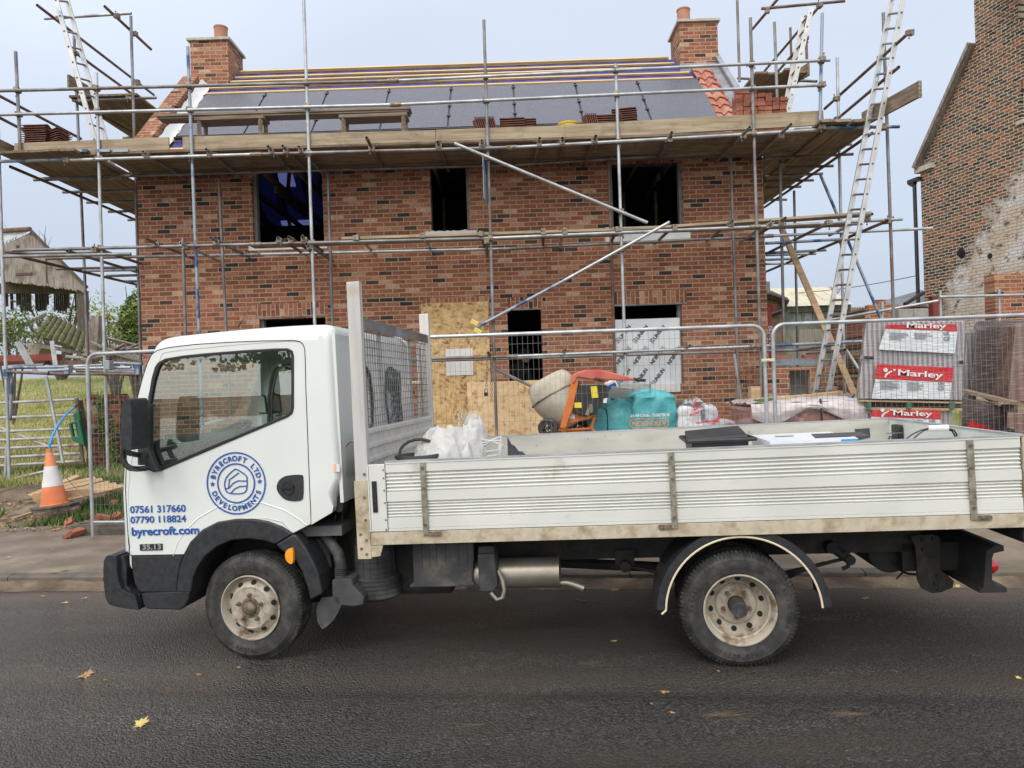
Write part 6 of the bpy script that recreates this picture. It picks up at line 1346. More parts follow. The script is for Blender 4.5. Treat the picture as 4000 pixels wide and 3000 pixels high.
b = MB(); b.add([wp(x, y, z) for x, y, z in ((xa - .03, ya + .0, zz + .02), (xb_ + .0, ya, zz + .03), (xb_ + .01, yb, zz + .07), (xa, yb, zz + .05))] + [wp(x, y, z - .02) for x, y, z in ((xa - .03, ya + .0, zz + .02), (xb_ + .0, ya, zz + .03), (xb_ + .01, yb, zz + .07), (xa, yb, zz + .05))], [(0, 1, 2, 3), (7, 6, 5, 4), (0, 1, 5, 4), (1, 2, 6, 5), (2, 3, 7, 6), (3, 0, 4, 7)]); b.build('lid', 'black', t, smooth=0, bevel=.01)
# flat printed carton
ca_ = TP(cE(0, 262), .55); cb_ = TP(cE(520, 240), .55)
t = thing('cardboard_box', 'flat white and blue printed carton lying on the truck bed', 'box', wp(3.55, .75, zfl), TYAW)
M['cartonside'] = mat('blue_carton', (.02, .28, .62), (.03, .32, .68), 3, .4); M['cartontop'] = mat('printed_carton', (.66, .69, .76), (.74, .77, .82), 5, .35)
xA, xB = TP(cE(-190, 290), .45)[0], TP(cE(522, 240), .45)[0]; zT = TP(cE(400, 235), .45)[1]
b = MB(); b.add([wp(x, y, z) for z in (zfl, zT) for x, y in ((xA, .45), (xB, .45), (xB, 1.0), (xA + .0, 1.0))], [(0, 1, 2, 3), (4, 5, 6, 7), (0, 1, 5, 4), (1, 2, 6, 5), (2, 3, 7, 6), (3, 0, 4, 7)]); b.build('carton', 'cartontop', t, smooth=0)
b = MB(); xm = xA + (xB - xA) * .62
b.add([wp(x, .447, z) for x, z in ((xm, zfl), (xB + .002, zfl), (xB + .002, zT - .004), (xm + .1, zT - .004))], [(0, 1, 2, 3)]); b.build('blue_panel', 'cartonside', t, smooth=0)
b = MB(); b.add([wp(x, y, zT + .003) for x, y in ((xA + .3, .55), (xA + .62, .55), (xA + .68, .85), (xA + .36, .85))], [(0, 1, 2, 3)]); b.add([wp(x, y, zT + .003) for x, y in ((xA + .75, .6), (xA + .85, .6), (xA + .87, .68), (xA + .77, .68))], [(0, 1, 2, 3)]); b.add([wp(x, .445, z) for x, z in ((xm + .15, zfl), (xm + .25, zfl), (xm + .25, zT - .02), (xm + .18, zT - .02))], [(0, 1, 2, 3)]); b.build('printed_picture', 'greyplas', t, smooth=0)
b = MB(); b.add([wp(x, y, zT + .003) for x, y in ((xA + .1, .75), (xA + .22, .75), (xA + .24, .82), (xA + .12, .82))], [(0, 1, 2, 3)]); b.build('green_flash', 'foly', t, smooth=0)
# cable with white roll across the tailgate corner
t = thing('cable_loop', 'black cables looped through a white roll at the tailgate', 'cable', wp(4.2, .9, zt), TYAW)
E1 = lambda x, y, d: (lambda q_: wp(q_[0], d, q_[1]))(TP(cE(x, y), d))
b = MB(); b.path([E1(890, 255, .6), E1(960, 200, .6), E1(1030, 168, .6), E1(1090, 152, .6)], .005, 6); b.path([E1(960, 245, .6), E1(1010, 200, .6), E1(1060, 168, .6), E1(1095, 158, .6)], .005, 6); b.path([E1(1245, 150, .6), E1(1300, 168, .6), E1(1322, 205, .6), E1(1312, 235, .6)], .005, 6); b.path([E1(1245, 158, .6), E1(1285, 175, .6), E1(1305, 210, .6), E1(1300, 240, .6)], .005, 6); b.build('cable', 'seal', t)
b = MB(); b.tube(E1(1088, 153, .6), E1(1248, 148, .6), .020, 14); b.build('roll', 'white', t)
sk = thing('black_net', 'black bag lying beside the white sacks on the truck bed', 'bag', wp(1.75, .5, zfl), TYAW); b = MB()
b.grid(lambda u, v: wp(1.6 + .35 * u, .4 + .3 * v, zfl + .46 * math.sin(math.pi * v) * max(0, 1 - u) ** .8 * (1 + .2 * _nz.noise(Vector((u * 6, v * 6, 1))))), 16, 12); b.build('bag', 'black', sk, smooth=60)
# ================================================================== TEMPORARY FENCE
M['fencet'] = mat('fence_tube', (.36, .38, .40), (.50, .52, .54), 9, .42, .5, .1, 50)
M['wire'] = mat('fence_wire', (.21, .215, .22), rough=.5, metal=.5)
def fence(label, A0, A1, zt_, zb_=.16, rr=.12):
    """A0, A1: ground points (x, y) of the two uprights"""
    a = Vector((*A0, 0)); c = Vector((*A1, 0)); d = (c - a).normalized(); Lg = (c - a).length; t = thing('mesh_fence', label, 'fence', (a + c) / 2 + Vector((0, 0, .1)), 0, 'temporary mesh fence panels')
    z0a, z1a = zt_
    pts = [a + Vector((0, 0, .12))]
    pts.append(a + Vector((0, 0, z0a - rr)))
    for k in range(1, 6): th = R(90 * k / 6); pts.append(a + d * rr * (1 - math.cos(th)) + Vector((0, 0, z0a - rr + rr * math.sin(th))))
    pts.append(a + d * rr + Vector((0, 0, z0a))); pts.append(c - d * rr + Vector((0, 0, z1a)))
    for k in range(1, 6): th = R(90 * k / 6); pts.append(c - d * rr * (1 - math.sin(th)) + Vector((0, 0, z1a - rr + rr * math.cos(th))))
    pts.append(c + Vector((0, 0, z1a - rr))); pts.append(c + Vector((0, 0, .12)))
    b = MB(); b.path(pts, .0195, 10); b.build('frame', 'fencet', t)
    b = MB(); b.tube(a + Vector((0, 0, zb_ + .12)), c + Vector((0, 0, zb_ + .12)), .014, 8); b.build('bottom_rail', 'fencet', t)
    b = MB(); n_ = int(Lg / .052)
    for k in range(1, n_): q = a + d * (Lg * k / n_); zt1 = z0a + (z1a - z0a) * k / n_; b.tube(q + Vector((0, 0, zb_ + .12)), q + Vector((0, 0, zt1 - .015)), .0017, 4)
    for k in range(8): b.tube(a + Vector((0, 0, z0a - .10 - .26 * k)), c + Vector((0, 0, z1a - .10 - .26 * k)), .0018, 4)
    b.build('wire_mesh', 'wire', t, smooth=0); return t
def gp(px, py, Y): q = P(px, py, Y); return (q.x, q.y), q.z
(a0_, z0_), (a1_, z1_) = gp(340, 1384, 7.85), gp(1592, 1322, 7.35)
fA = fence('mesh fence panel at the left, running behind the truck cab', a0_, a1_, (z0_, z1_))
(b0_, z2_), (b1_, z3_) = gp(1632, 1318, 7.18), gp(2983, 1271, 7.14)
fence('mesh fence panel in the middle, in front of the cement mixer', b0_, b1_, (z2_, z3_))
c0_, z4_ = gp(3017, 1268, 7.15); c1_ = (c0_[0] + 3.45, c0_[1] - .12)
fC = fence('mesh fence panel at the right, in front of the wrapped pallets', c0_, c1_, (z4_, z4_ + .01))
M['clamp'] = mat('pale_clamp', (.60, .60, .42), rough=.5, metal=.2)
for p0, p1, Y in (((2974, 1408), (3026, 1406), 7.08), ((1592, 1495), (1642, 1494), 7.12)):
    q0_, q1_ = P(*p0, Y), P(*p1, Y); b = MB(); b.obox(q0_, q1_, .02, .03); b.tube((q0_ + q1_) / 2 + Vector((0, -.03, 0)), (q0_ + q1_) / 2, .012, 8); tag(b.build('fence_clamp', 'clamp', smooth=0, bevel=.004), 'pale fence clamp joining the middle and right mesh panels' if p0[0] > 2000 else 'pale fence clamp joining the left and middle mesh panels', 'clamp')
def foot(par_, x, y, z, rz):
    mt_ = Matrix.Translation((x, y, z)) @ Matrix.Rotation(rz, 4, 'Z'); b = MB()
    b.plate([(-.36, -.11), (.36, -.11), (.38, 0), (.36, .11), (-.36, .11), (-.38, 0)], [rrect(-.30, -.20, -.045, .045, .03), rrect(-.14, -.08, -.03, .03, .02), rrect(.08, .14, -.03, .03, .02)], 0, .12, mp=lambda a, b_, d: mt_ @ Vector((a, b_, d)))
    b.add([mt_ @ Vector(q) for q in ((-.34, -.1, .03), (.34, -.1, .03), (.34, .1, .03), (-.34, .1, .03))], [(0, 1, 2, 3)]); b.build('foot', 'footm', par_, smooth=0, bevel=.015)
M['footm'] = mat('dusty_rubber_block', (.06, .055, .048), (.14, .125, .105), 9, .9, 0, .4, 30)
q = PZ(400, 2090, .1); foot(fA, q.x - .02, q.y + .10, .10, R(-4))
foot(fC, c0_[0], c0_[1], .1, 0)

# ================================================================== SITE MATERIALS BEHIND THE FENCE
# cement mixer
cM = crop(2000, 1400, 400 / 1088)
MY = 8.8
mixer = thing('cement_mixer', 'orange cement mixer with a cement-crusted drum and red hood, beside turquoise bags', 'cement mixer', P(2190, 1900, MY))
def m_(x, y, Y=MY): return P(*cM(x, y), Y)
M['drum'] = mat('cement_crusted_drum', (.36, .32, .25), (.52, .48, .40), 4, .85, 0, .4, 20, c3=(.45, .26, .22), s3=2.5, t3=(.62, .75))
M['orangep'] = mat('orange_paint', (.62, .15, .02), (.70, .20, .04), 6, .5, 0, .1, 30, c3=(.32, .15, .08), s3=10, t3=(.6, .75))
M['redhood'] = mat('faded_red_plastic', (.52, .08, .055), (.60, .17, .12), 4, .5)
M['ysticker'] = mat('yellow_sticker', (.75, .56, .03), (.8, .62, .05), 5, .5)
base = m_(640, 700, MY + .1); mouth = m_(400, 270, MY + .18); ax = (mouth - base).normalized(); Lx = (mouth - base).length
b = MB(); b.lathe([(0, -.02), (.12, -.01), (.2, .08), (.27, .2), (.315, .33), (.325, .42), (.31, .52), (.27, .62), (.235, .66), (.215, .66), (.25, .58), (.28, .5), (.1, .1)], base, ax, 40); b.build('drum', 'drum', mixer, smooth=40)
b = MB(); b.path([base + ax * .43 + (ax.orthogonal().normalized() * math.cos(t_) + ax.cross(ax.orthogonal().normalized()) * math.sin(t_)) * .33 for t_ in [i * math.pi / 16 for i in range(32)]], .012, 8, closed=True); b.build('drum_ring', 'hinge', mixer)
def mplate(name, pts, y0, y1, mt_, bev=.01, it=0):
    q = [(lambda v: (v.x, v.z))(m_(x, y, y0)) for x, y in pts]; q = smoothpoly(q, it) if it else q
    b = MB(); b.plate(q, [], y0, y1); return b.build(name, mt_, mixer, smooth=0, bevel=bev)
fr_ = mplate('frame', [(640, 205), (700, 200), (705, 260), (655, 520), (605, 640), (572, 745), (512, 740), (525, 680), (590, 450)], MY - .16, MY - .10, 'orangep')
mplate('frame_arm', [(575, 545), (640, 560), (760, 612), (865, 600), (835, 640), (590, 700), (560, 690)], MY - .08, MY + .15, 'orangep')
b = MB(); b.tube(m_(885, 600), m_(840, 740), .022, 10); b.tube(m_(840, 740), m_(905, 820), .022, 10); b.tube(m_(530, 740), m_(560, 830), .022, 10); b.obox(m_(540, 775, MY + .05), m_(780, 770, MY + .05), .05, .05); b.tube(m_(490, 765), m_(840, 745), .016, 8)
b.tube(m_(560, 700, MY - .0), m_(540, 1400, MY - .1), .022, 8); b.tube(m_(880, 800), m_(930, 1400, MY), .022, 8); b.build('stand', 'orangep', mixer)
mplate('hood', [(645, 200), (655, 175), (690, 150), (780, 122), (940, 120), (1088, 155), (1300, 215), (1300, 235), (1000, 232), (830, 222), (800, 215), (720, 200), (690, 205), (665, 260), (640, 265)], MY - .18, MY + .20, 'redhood', .02, 0)
mot = mplate('motor_housing', [(700, 300), (760, 285), (1000, 280), (1025, 300), (1030, 400), (1010, 470), (940, 520), (900, 570), (860, 560), (830, 600), (760, 605), (700, 590), (645, 560), (660, 440)], MY - .16, MY + .12, 'black', .03, 1)
mplate('motor_bracket', [(820, 490), (850, 480), (860, 560), (820, 605), (775, 605), (790, 560)], MY - .17, MY - .14, 'coupler', .004)
st1 = [(835, 300), (900, 292), (920, 415), (850, 422)]; mplate('sticker', st1, MY - .166, MY - .160, 'ysticker', 0); mplate('sticker', [(664, 470), (738, 468), (740, 525), (666, 525)], MY - .167, MY - .160, 'ysticker', 0)
mplate('label', [(590, 585), (672, 600), (662, 645), (582, 630)], MY - .088, MY - .08, 'white', 0); mplate('label', [(975, 428), (1015, 420), (1005, 472), (968, 474)], MY - .168, MY - .160, 'white', 0)
b = MB(); b.tube(m_(880, 215, MY - .2), m_(975, 235, MY - .22), .020, 10); b.tube(m_(1280, 220, MY - .15), m_(1420, 235, MY - .15), .020, 10); b.build('handle', 'seal', mixer)
b = MB(); b.path([m_(960, 520), m_(1000, 545), m_(1015, 620), m_(1018, 720), m_(1010, 800)], .007, 6); b.build('cable', 'seal', mixer)
for px, dy in ((372, -.12), (700, .3)):
    wc = m_(px, 745, MY + dy); b = MB(); b.lathe([(.045, .0), (.075, .0), (.08, .01), (.10, .0), (.118, .01), (.125, .03), (.125, .07), (.10, .09), (.05, .09)], wc, (.35, 1, 0), 30); whl = b.build('wheel', 'rubber', mixer, smooth=40)
    b = MB(); b.tube(wc + Vector((.0, -.01, 0)), wc + Vector((.03, .09, 0)), .022, 12)
    for k in range(6): b.obox(wc + Vector((0, .01, 0)), wc + Vector((.078 * math.cos(k * 1.047), .01, .078 * math.sin(k * 1.047))), .014, .02, (0, 1, 0))
    b.build('wheel_hub', 'greyplas', mixer, smooth=0)
# bags
M['teal'] = mat('turquoise_woven_bag', (.04, .29, .33), (.09, .42, .45), 5, .6, 0, .9, 7, c3=(.16, .52, .55), s3=3, t3=(.55, .7), bd=.03)
def bag(name, label, px, py, Y, rx, ry, h, seed, mt_, zb_=None, cat='bag', grp=None, ex=.28):
    q = P(px, py, Y); zb_ = gz(q.x, Y) if zb_ is None else zb_; t = thing(name, label, cat, (q.x, Y, zb_), 0, grp); b = MB(); zt_ = q.z
    def fn(u, v):
        a = u * 2 * math.pi; ca, sa = math.cos(a), math.sin(a); sq = 1 / max(abs(ca), abs(sa)) ** .75
        n1 = _nz.noise(Vector((ca * 1.5 + seed, sa * 1.5, v * 2.5))); n2 = _nz.noise(Vector((ca * 5 + seed, sa * 5, v * 9)))
        if v < .7: vv = v / .7; rad = .86 + .14 * math.sin(vv * math.pi) ; z = zb_ + (zt_ - zb_) * vv * .94
        else: vv = (v - .7) / .3; rad = .86 * max(0, math.cos(vv * math.pi / 2)) ** .8; z = zb_ + (zt_ - zb_) * (.94 + .06 * math.sin(vv * math.pi / 2)) + .14 * n1 * vv
        rad *= (1 + .13 * n1 + .05 * n2 - .16 * abs(_nz.noise(Vector((ca * 2.2 + seed, sa * 2.2 + v * 3, v * 5)))) - .07 * abs(_nz.noise(Vector((ca * 6 + seed, sa * 6, v * 11))))) * sq
        return Vector((q.x + rx * rad * ca, Y + ry * rad * sa, z))
    b.grid(fn, 64, 30); b.build('bag', mt_, t, smooth=70); return t
G = lambda x, y: cG(x, y)
tb1 = bag('bulk_bag', 'crumpled turquoise bulk bag directly behind the cement mixer frame', *G(870, 350), 9.25, .40, .35, 0, 2.0, 'teal', cat='bulk bag', grp='turquoise bulk bags')
tb2 = bag('bulk_bag', 'fuller turquoise bulk bag with upside-down orange lettering', *G(1195, 292), 9.1, .35, .33, 0, 5.0, 'teal', cat='bulk bag', grp='turquoise bulk bags')
q = P(*G(1185, 560), 8.68); FL = Matrix.Rotation(R(180), 4, 'Z')
M['bagorange'] = mat('orange_print', (.70, .27, .10), rough=.7)
text('ATKINSON', .085, 'lettering', 'bagorange', tb2, Matrix.Translation((q.x, q.y, q.z)) @ FRONT @ FL @ Matrix.Translation((0, -.028, 0)), .002, .001)
b = MB(); o_ = rrect(q.x - .24, q.x + .24, q.z - .06, q.z + .06, .055); i_ = rrect(q.x - .23, q.x + .23, q.z - .05, q.z + .05, .045); b.plate(o_, [i_], q.y - .001, q.y + .004); b.build('printed_frame', 'bagorange', tb2, smooth=0)
q = P(*G(1190, 480), 8.66); text('BUILDERS MERCHANT', .048, 'lettering', 'white', tb2, Matrix.Translation((q.x, q.y, q.z)) @ FRONT @ FL, .002, .001)
b = MB(); q0_ = P(*G(865, 420), 9.05); b.path([q0_, P(*G(850, 500), 9.0), P(*G(820, 645), 9.0)], [.03, .028, .015], 7); b.path([P(*G(890, 430), 9.05), P(*G(855, 560), 9.0), P(*G(830, 640), 9.0)], .018, 6); tag(b.build('black_straps', 'seal'), 'black straps hanging down in front of the turquoise bag', 'straps')
M['conc'] = mat('grey_concrete', (.30, .30, .29), (.38, .38, .37), 9, .85, 0, .2, 40)
def cblock(label, p0, p1, w_, h_, Y):
    a = P(*G(*p0), Y); c = P(*G(*p1), Y - .1); b = MB(); b.obox(a, c, w_, h_); tag(b.build('concrete_block', 'conc', smooth=0, bevel=.006), label, 'concrete block', 'grey concrete blocks on the turquoise bag')
cblock('grey concrete block nearer the mixer, on top of the turquoise bag', (850, 290), (1035, 310), .24, .16, 9.3); cblock('grey concrete block further right, tilted on top of the turquoise bags', (960, 262), (1195, 262), .3, .14, 9.6)
b = MB(); a = P(*G(815, 255), 9.3); c = P(*G(900, 212), 9.3); b.obox(a, c, .2, .13); tag(b.build('cement_bag', 'white', smooth=40, bevel=.02), 'small white and blue paper bag above the mixer motor', 'bag')
b = MB(); b.obox(P(*G(818, 262), 9.18), P(*G(898, 222), 9.18), .01, .05); o_ = b.build('blue_stripe', 'blue', smooth=0); tag(o_, 'blue printed stripe on the small paper bag above the mixer motor', 'label')
# net and wrapped heap
M['film'] = mat('plastic_film', (.42, .42, .45), (.62, .62, .65), 4, .3, 0, .9, 9, c3=(.10, .10, .11), s3=2.2, t3=(.5, .56), bd=.03)
hp_ = bag('wrapped_heap', 'heap wrapped in clear plastic with red FRAGILE tape, right of the turquoise bags', *G(1560, 385), 9.0, .30, .35, 0, 9.0, 'film', cat='wrapped heap')
b = MB(); qh = P(*G(1790, 500), 8.9); zb_ = gz(qh.x, 8.9)
b.grid(lambda u, v: Vector((P(*G(1540, 500), 8.9).x + 1.05 * u * .92, 8.7 + .5 * v, zb_ + (P(*G(1560, 400), 8.9).z - zb_) * (max(0, math.sin(math.pi * v)) ** .5) * (1 - .42 * u) * (1 + .13 * _nz.noise(Vector((u * 6, v * 5, 2)))))), 50, 20); b.build('heap', 'film', hp_, smooth=60)
M['redtape'] = mat('red_print', (.62, .05, .07), rough=.5)
for x, y, rot in ((1590, 390, 80), (1610, 435, 30), (1580, 485, 20), (1640, 560, 10), (1720, 552, 8), (1770, 540, 55), (1895, 590, 20), (1800, 520, 60)):
    q = P(*G(x, y), 8.62); text('FRAGILE', .034, 'tape_lettering', 'redtape', hp_, Matrix.Translation(q) @ Matrix.Rotation(R(-rot), 4, 'Y') @ FRONT, .001, .002)
cn2 = bag('netting_bundle', 'bundle of green netting between the turquoise bag and the wrapped heap', *G(1420, 430), 8.95, .07, .1, 0, 6, M['weed'], cat='netting')
# brick pack wrapped in plastic, timber on it
c2 = crop(2850, 1150, 600 / 1810)
def boxthing(name, label, cat, xl, xr, yt, Y, dep, mt_, zb_=None, grp=None, c=None, part='body', bev=.02):
    a = P(*(c(xl, yt) if c else (xl, yt)), Y); d = P(*(c(xr, yt) if c else (xr, yt)), Y); zt_ = (a.z + d.z) / 2; zb_ = gz(a.x, Y) if zb_ is None else zb_
    t = thing(name, label, cat, ((a.x + d.x) / 2, Y + dep / 2, zb_), 0, grp); b = MB(); b.box(a.x, d.x, Y, Y + dep, zb_, zt_); b.build(part, mt_, t, smooth=0, bevel=bev); return t, (a.x, d.x, zb_, zt_)
M['filmbrick'] = mat('film_over_bricks', (.27, .12, .10), (.34, .17, .15), 2.5, .25, 0, .5, 7, c3=(.58, .50, .50), s3=1.7, t3=(.55, .66), bd=.02, coat=.7)
bt, bbx = boxthing('brick_pack', 'low pack of red bricks shrink-wrapped in clear plastic, two rough boards on top', 'brick pack', 262, 1560, 1300, 8.3, .85, 'filmbrick', c=c2, part='wrapped_bricks', bev=.05)
b = MB(); b.grid(lambda u, v: Vector((bbx[0] - .03 + (bbx[1] - bbx[0] + .1) * u, 8.25 + .95 * v, bbx[3] + .03 + .07 * math.sin(math.pi * v) * max(0, math.sin(math.pi * u)) ** .4 + .03 * _nz.noise(Vector((u * 9, v * 7, 0))))), 50, 16)
b.grid(lambda u, v: Vector((bbx[0] - .03 + (bbx[1] - bbx[0] + .1) * u, 8.25 - .03 * math.sin(v * 3) - .015 * _nz.noise(Vector((u * 12, v * 5, 4))), bbx[3] + .03 - .16 * v * (1 + .5 * math.sin(u * 9)))), 60, 8)
M['filmw'] = mat('cloudy_plastic_film', (.46, .40, .41), (.62, .57, .58), 5, .25, 0, .8, 10, bd=.02, coat=.6); b.build('film_cover', 'filmw', bt, smooth=60)
b = MB(); b.tube(P(*c2(1070, 1230), 8.24), P(*c2(1095, 1530), 8.24), .012, 6); b.build('strap', M['under'], bt)
b = MB(); b.obox(P(*c2(540, 1250), 8.45), P(*c2(1265, 1170), 8.75), .11, .06); tag(b.build('timber_board', 'timber', smooth=0, bevel=.01), 'rough bark-edged timber lying on the wrapped brick pack', 'timber')
b = MB(); b.obox(P(*c2(305, 1265), 8.4), P(*c2(500, 1240), 8.5), .1, .05); tag(b.build('timber_board', M['weed'], smooth=0, bevel=.01), 'green stained timber end at the left of the wrapped brick pack', 'timber')
b = MB(); b.obox(P(*c2(1190, 1310), 8.3), P(*c2(1370, 1185), 8.9), .22, .03); tag(b.build('timber_board', 'hop', smooth=0, bevel=.004), 'short brown board with a splintered end on the wrapped brick pack', 'timber')
ot, _o = boxthing('timber_offcuts', 'small upright stack of painted timber offcuts behind the fence clamp', 'offcuts', 252, 368, 1085, 8.9, .12, 'timber', c=c2, zb_=P(*c2(300, 1240), 8.9).z, part='block', bev=.004)
# pallets of wrapped tiles
c3 = crop(3300, 1200, 700 / 2111)
def stripes(name, c1, c2_, sc, coat=.5, film=.35):
    m = bpy.data.materials.new(name); m.use_nodes = True; nt = m.node_tree; l = nt.links.new; bs = nt.nodes['Principled BSDF']; bs.inputs['Roughness'].default_value = .35; bs.inputs['Coat Weight'].default_value = coat
    tc = _n(nt, 'ShaderNodeTexCoord'); w_ = _n(nt, 'ShaderNodeTexWave'); w_.inputs['Scale'].default_value = sc; w_.inputs['Distortion'].default_value = 1.2; w_.inputs['Detail'].default_value = 3; l(tc.outputs['Object'], w_.inputs[0])
    r = _n(nt, 'ShaderNodeValToRGB'); r.color_ramp.elements[0].color = (*c1, 1); r.color_ramp.elements[1].color = (*c2_, 1); r.color_ramp.elements[0].position = .3; r.color_ramp.elements[1].position = .7; l(w_.outputs[0], r.inputs[0])
    mp = _n(nt, 'ShaderNodeMapping'); mp.inputs['Scale'].default_value = (1, 1, 9); mp.inputs['Rotation'].default_value = (0, .12, 0); l(tc.outputs['Object'], mp.inputs[0])
    no = _n(nt, 'ShaderNodeTexNoise'); no.inputs['Scale'].default_value = 5; no.inputs['Detail'].default_value = 6; l(mp.outputs[0], no.inputs[0])
    mx = _n(nt, 'ShaderNodeMix', data_type='RGBA'); q = _n(nt, 'ShaderNodeMapRange'); q.inputs[1].default_value = .5; q.inputs[2].default_value = .75; q.inputs[4].default_value = film; l(no.outputs[0], q.inputs[0]); l(q.outputs[0], mx.inputs[0]); l(r.outputs[0], mx.inputs[6]); mx.inputs[7].default_value = (.6, .58, .58, 1)
    l(mx.outputs[2], bs.inputs['Base Color']); bp = _n(nt, 'ShaderNodeBump'); bp.inputs['Strength'].default_value = .6; bp.inputs['Distance'].default_value = .01; l(no.outputs[0], bp.inputs['Height']); l(bp.outputs[0], bs.inputs['Normal']); return m
M['wraptile'] = stripes('wrapped_tile_edges', (.20, .19, .21), (.40, .36, .37), 5.5)
M['wrapdark'] = stripes('dark_wrapped_tiles', (.055, .042, .042), (.10, .075, .068), 11, film=.30)
M['wrappink'] = stripes('pinkish_wrapped_tiles', (.15, .09, .07), (.22, .135, .11), 3, film=.32)
M['wrapwhite'] = mat('printed_white_film', (.56, .60, .63), (.68, .71, .74), 3, .3, 0, .8, 8, (1, 1, 7), bd=.012, coat=.4)
M['wrapred'] = mat('printed_red_film', (.50, .012, .018), (.60, .025, .03), 3, .3, 0, .7, 8, (1, 1, 7), bd=.012, coat=.4)
M['palletgreen'] = mat('green_pallet', (.06, .14, .09), rough=.8)
PY = 8.2
def c3p(x, y, Y=PY): return P(*c3(x, y), Y)
def tilepack(label, quad, Y, dep, mt_='wraptile', grp='pallets of tiles wrapped in printed film'):
    pf = [P(*c3(x, y), Y) for x, y in quad]; t = thing('tile_pallet', label, 'pallet of tiles', ((pf[2].x + pf[3].x) / 2, Y + dep / 2, pf[2].z), 0, grp)
    b = MB(); vs = pf + [p_ + Vector((dep * (pf[0].x / pf[0].y) * .92, dep, 0)) for p_ in pf]; b.add(vs, [(0, 1, 2, 3), (7, 6, 5, 4), (0, 4, 5, 1), (1, 5, 6, 2), (2, 6, 7, 3), (3, 7, 4, 0)]); b.build('wrapped_tiles', mt_, t, smooth=0, bevel=.012); return t
def film(t, name, quad, Y, mt_, nx=24, nz=8, amp=.006):
    pf = [P(*c3(x, y), Y) for x, y in quad]; b = MB()
    b.grid(lambda u, v: pf[0].lerp(pf[1], u).lerp(pf[3].lerp(pf[2], u), v) + Vector((0, -abs(amp * _nz.noise(Vector((u * 5 + v * 6, v * 22, 3)))) - .002, 0)), nx * 2, nz * 4); b.build(name, mt_, t, smooth=70, recalc=False)
def marley(t, q0, q1, hpx, Y, cut=0):
    a = P(*c3(*q0), Y); c = P(*c3(*q1), Y); cu = bpy.data.curves.new('t', 'FONT'); cu.body = 'Marley'; t_ = bpy.data.objects.new('t', cu); me = bpy.data.meshes.new_from_object(t_); w0 = max(v.co.x for v in me.vertices); bpy.data.objects.remove(t_)
    sx = (c - a).length / w0; sy = hpx * .3316 * Y / FPX / .69
    return text('Marley', 1, 'brand_lettering', 'white', t, Matrix.Translation(a) @ Matrix.Rotation(math.atan2(-(c.z - a.z), c.x - a.x), 4, 'Y') @ FRONT @ Matrix.Diagonal((sx, sy, 1, 1)), .002, .018, 'LEFT')
def emblem(t, cx, cy, s_, Y):
    b = MB(); q = P(*c3(cx, cy), Y); k = s_ * .3316 * Y / FPX
    b.lathe([(0, 0), (k * .5, 0), (k * .5, .003), (0, .003)], q + Vector((-k * .2, 0, k * .8)), (0, 1, 0), 20)
    for i in range(8):
        u0, u1 = i / 8, (i + 1) / 8; f_ = lambda u: q + Vector((-k * .4 + k * 1.7 * u, 0, -k * .9 + k * 1.4 * math.sqrt(u)))
        b.obox(f_(u0), f_(u1), .003, k * .45 * (1 - .4 * u0), (0, 0, 1))
    b.obox(q + Vector((k * 1.6, 0, k * .75)), q + Vector((k * 2.2, 0, k * .75)), .003, k * .4, (.3, 0, 1)); b.build('printed_emblem', 'white', t, smooth=0)
tp1 = tilepack('tall pallet of roof tiles in grey film with red printed banners, resting on another pallet', [(250, 165), (1425, 158), (1385, 1100), (150, 1080)], PY, .9)
film(tp1, 'white_print', [(475, 255), (1325, 285), (1295, 545), (395, 500)], PY - .035, 'wrapwhite'); film(tp1, 'red_banner', [(500, 205), (1310, 200), (1325, 285), (475, 255)], PY - .037, 'wrapred')
film(tp1, 'red_banner', [(378, 670), (1282, 713), (1256, 885), (356, 843)], PY - .037, 'wrapred'); film(tp1, 'white_print', [(356, 845), (1256, 888), (1235, 1085), (315, 1078)], PY - .035, 'wrapwhite')
marley(tp1, (615, 800), (1150, 835), 68, PY - .050); emblem(tp1, 492, 780, 50, PY - .05); marley(tp1, (720, 240), (1190, 250), 60, PY - .05)
M['print'] = mat('grey_print', (.22, .23, .25), rough=.6)
b = MB(); r_ = random.Random(5)
for (x0, y0, n_) in ((530, 300, 7), (820, 305, 6), (420, 870, 8), (740, 885, 8)):
    for k in range(n_):
        a = c3p(x0 + r_.uniform(-5, 5), y0 + k * 13, PY - .046); b.obox(a, c3p(x0 + r_.uniform(120, 230), y0 + k * 13 + 6, PY - .046), .001, .006, (0, 0, 1))
b.build('small_print', 'print', tp1, smooth=0)
for s_, px, py, sz in (('UK', 1165, 325, .05), ('CE', 1165, 390, .06), ('UK', 1100, 912, .05), ('CE', 1095, 975, .06)):
    q = c3p(px, py, PY - .048); text(s_, sz, 'certification_mark', 'print', tp1, Matrix.Translation(q) @ FRONT, .001, .002, 'LEFT')
b = MB()
for x0, y0 in ((230, 593), (1345, 650)): b.obox(c3p(x0, y0, PY - .04), c3p(x0 + 110 if x0 < 500 else x0 + 50, y0 + 3, PY - .04), .004, .035, (0, 0, 1))
b.build('black_tape', 'seal', tp1, smooth=0)
b = MB(); b.obox(c3p(160, 1100), c3p(1370, 1125), .04, .02); b.obox(c3p(240, 1195), c3p(1370, 1205), .04, .03); pb = b.build('pallet_deck', 'timber', tp1, smooth=0)
b = MB()
for px in (265, 735, 1240): b.obox(c3p(px - 22, 1160), c3p(px + 22, 1161), .1, .085)
b.each('pallet_block', 'palletgreen', tp1, smooth=0)
b = MB(); a = c3p(200, 1110, PY + .1); c = c3p(1370, 1195, PY + .1); b.box(a.x, c.x, PY + .06, PY + .8, c.z, a.z); b.build('pallet_shadow_gap', 'darkwood', tp1, smooth=0)
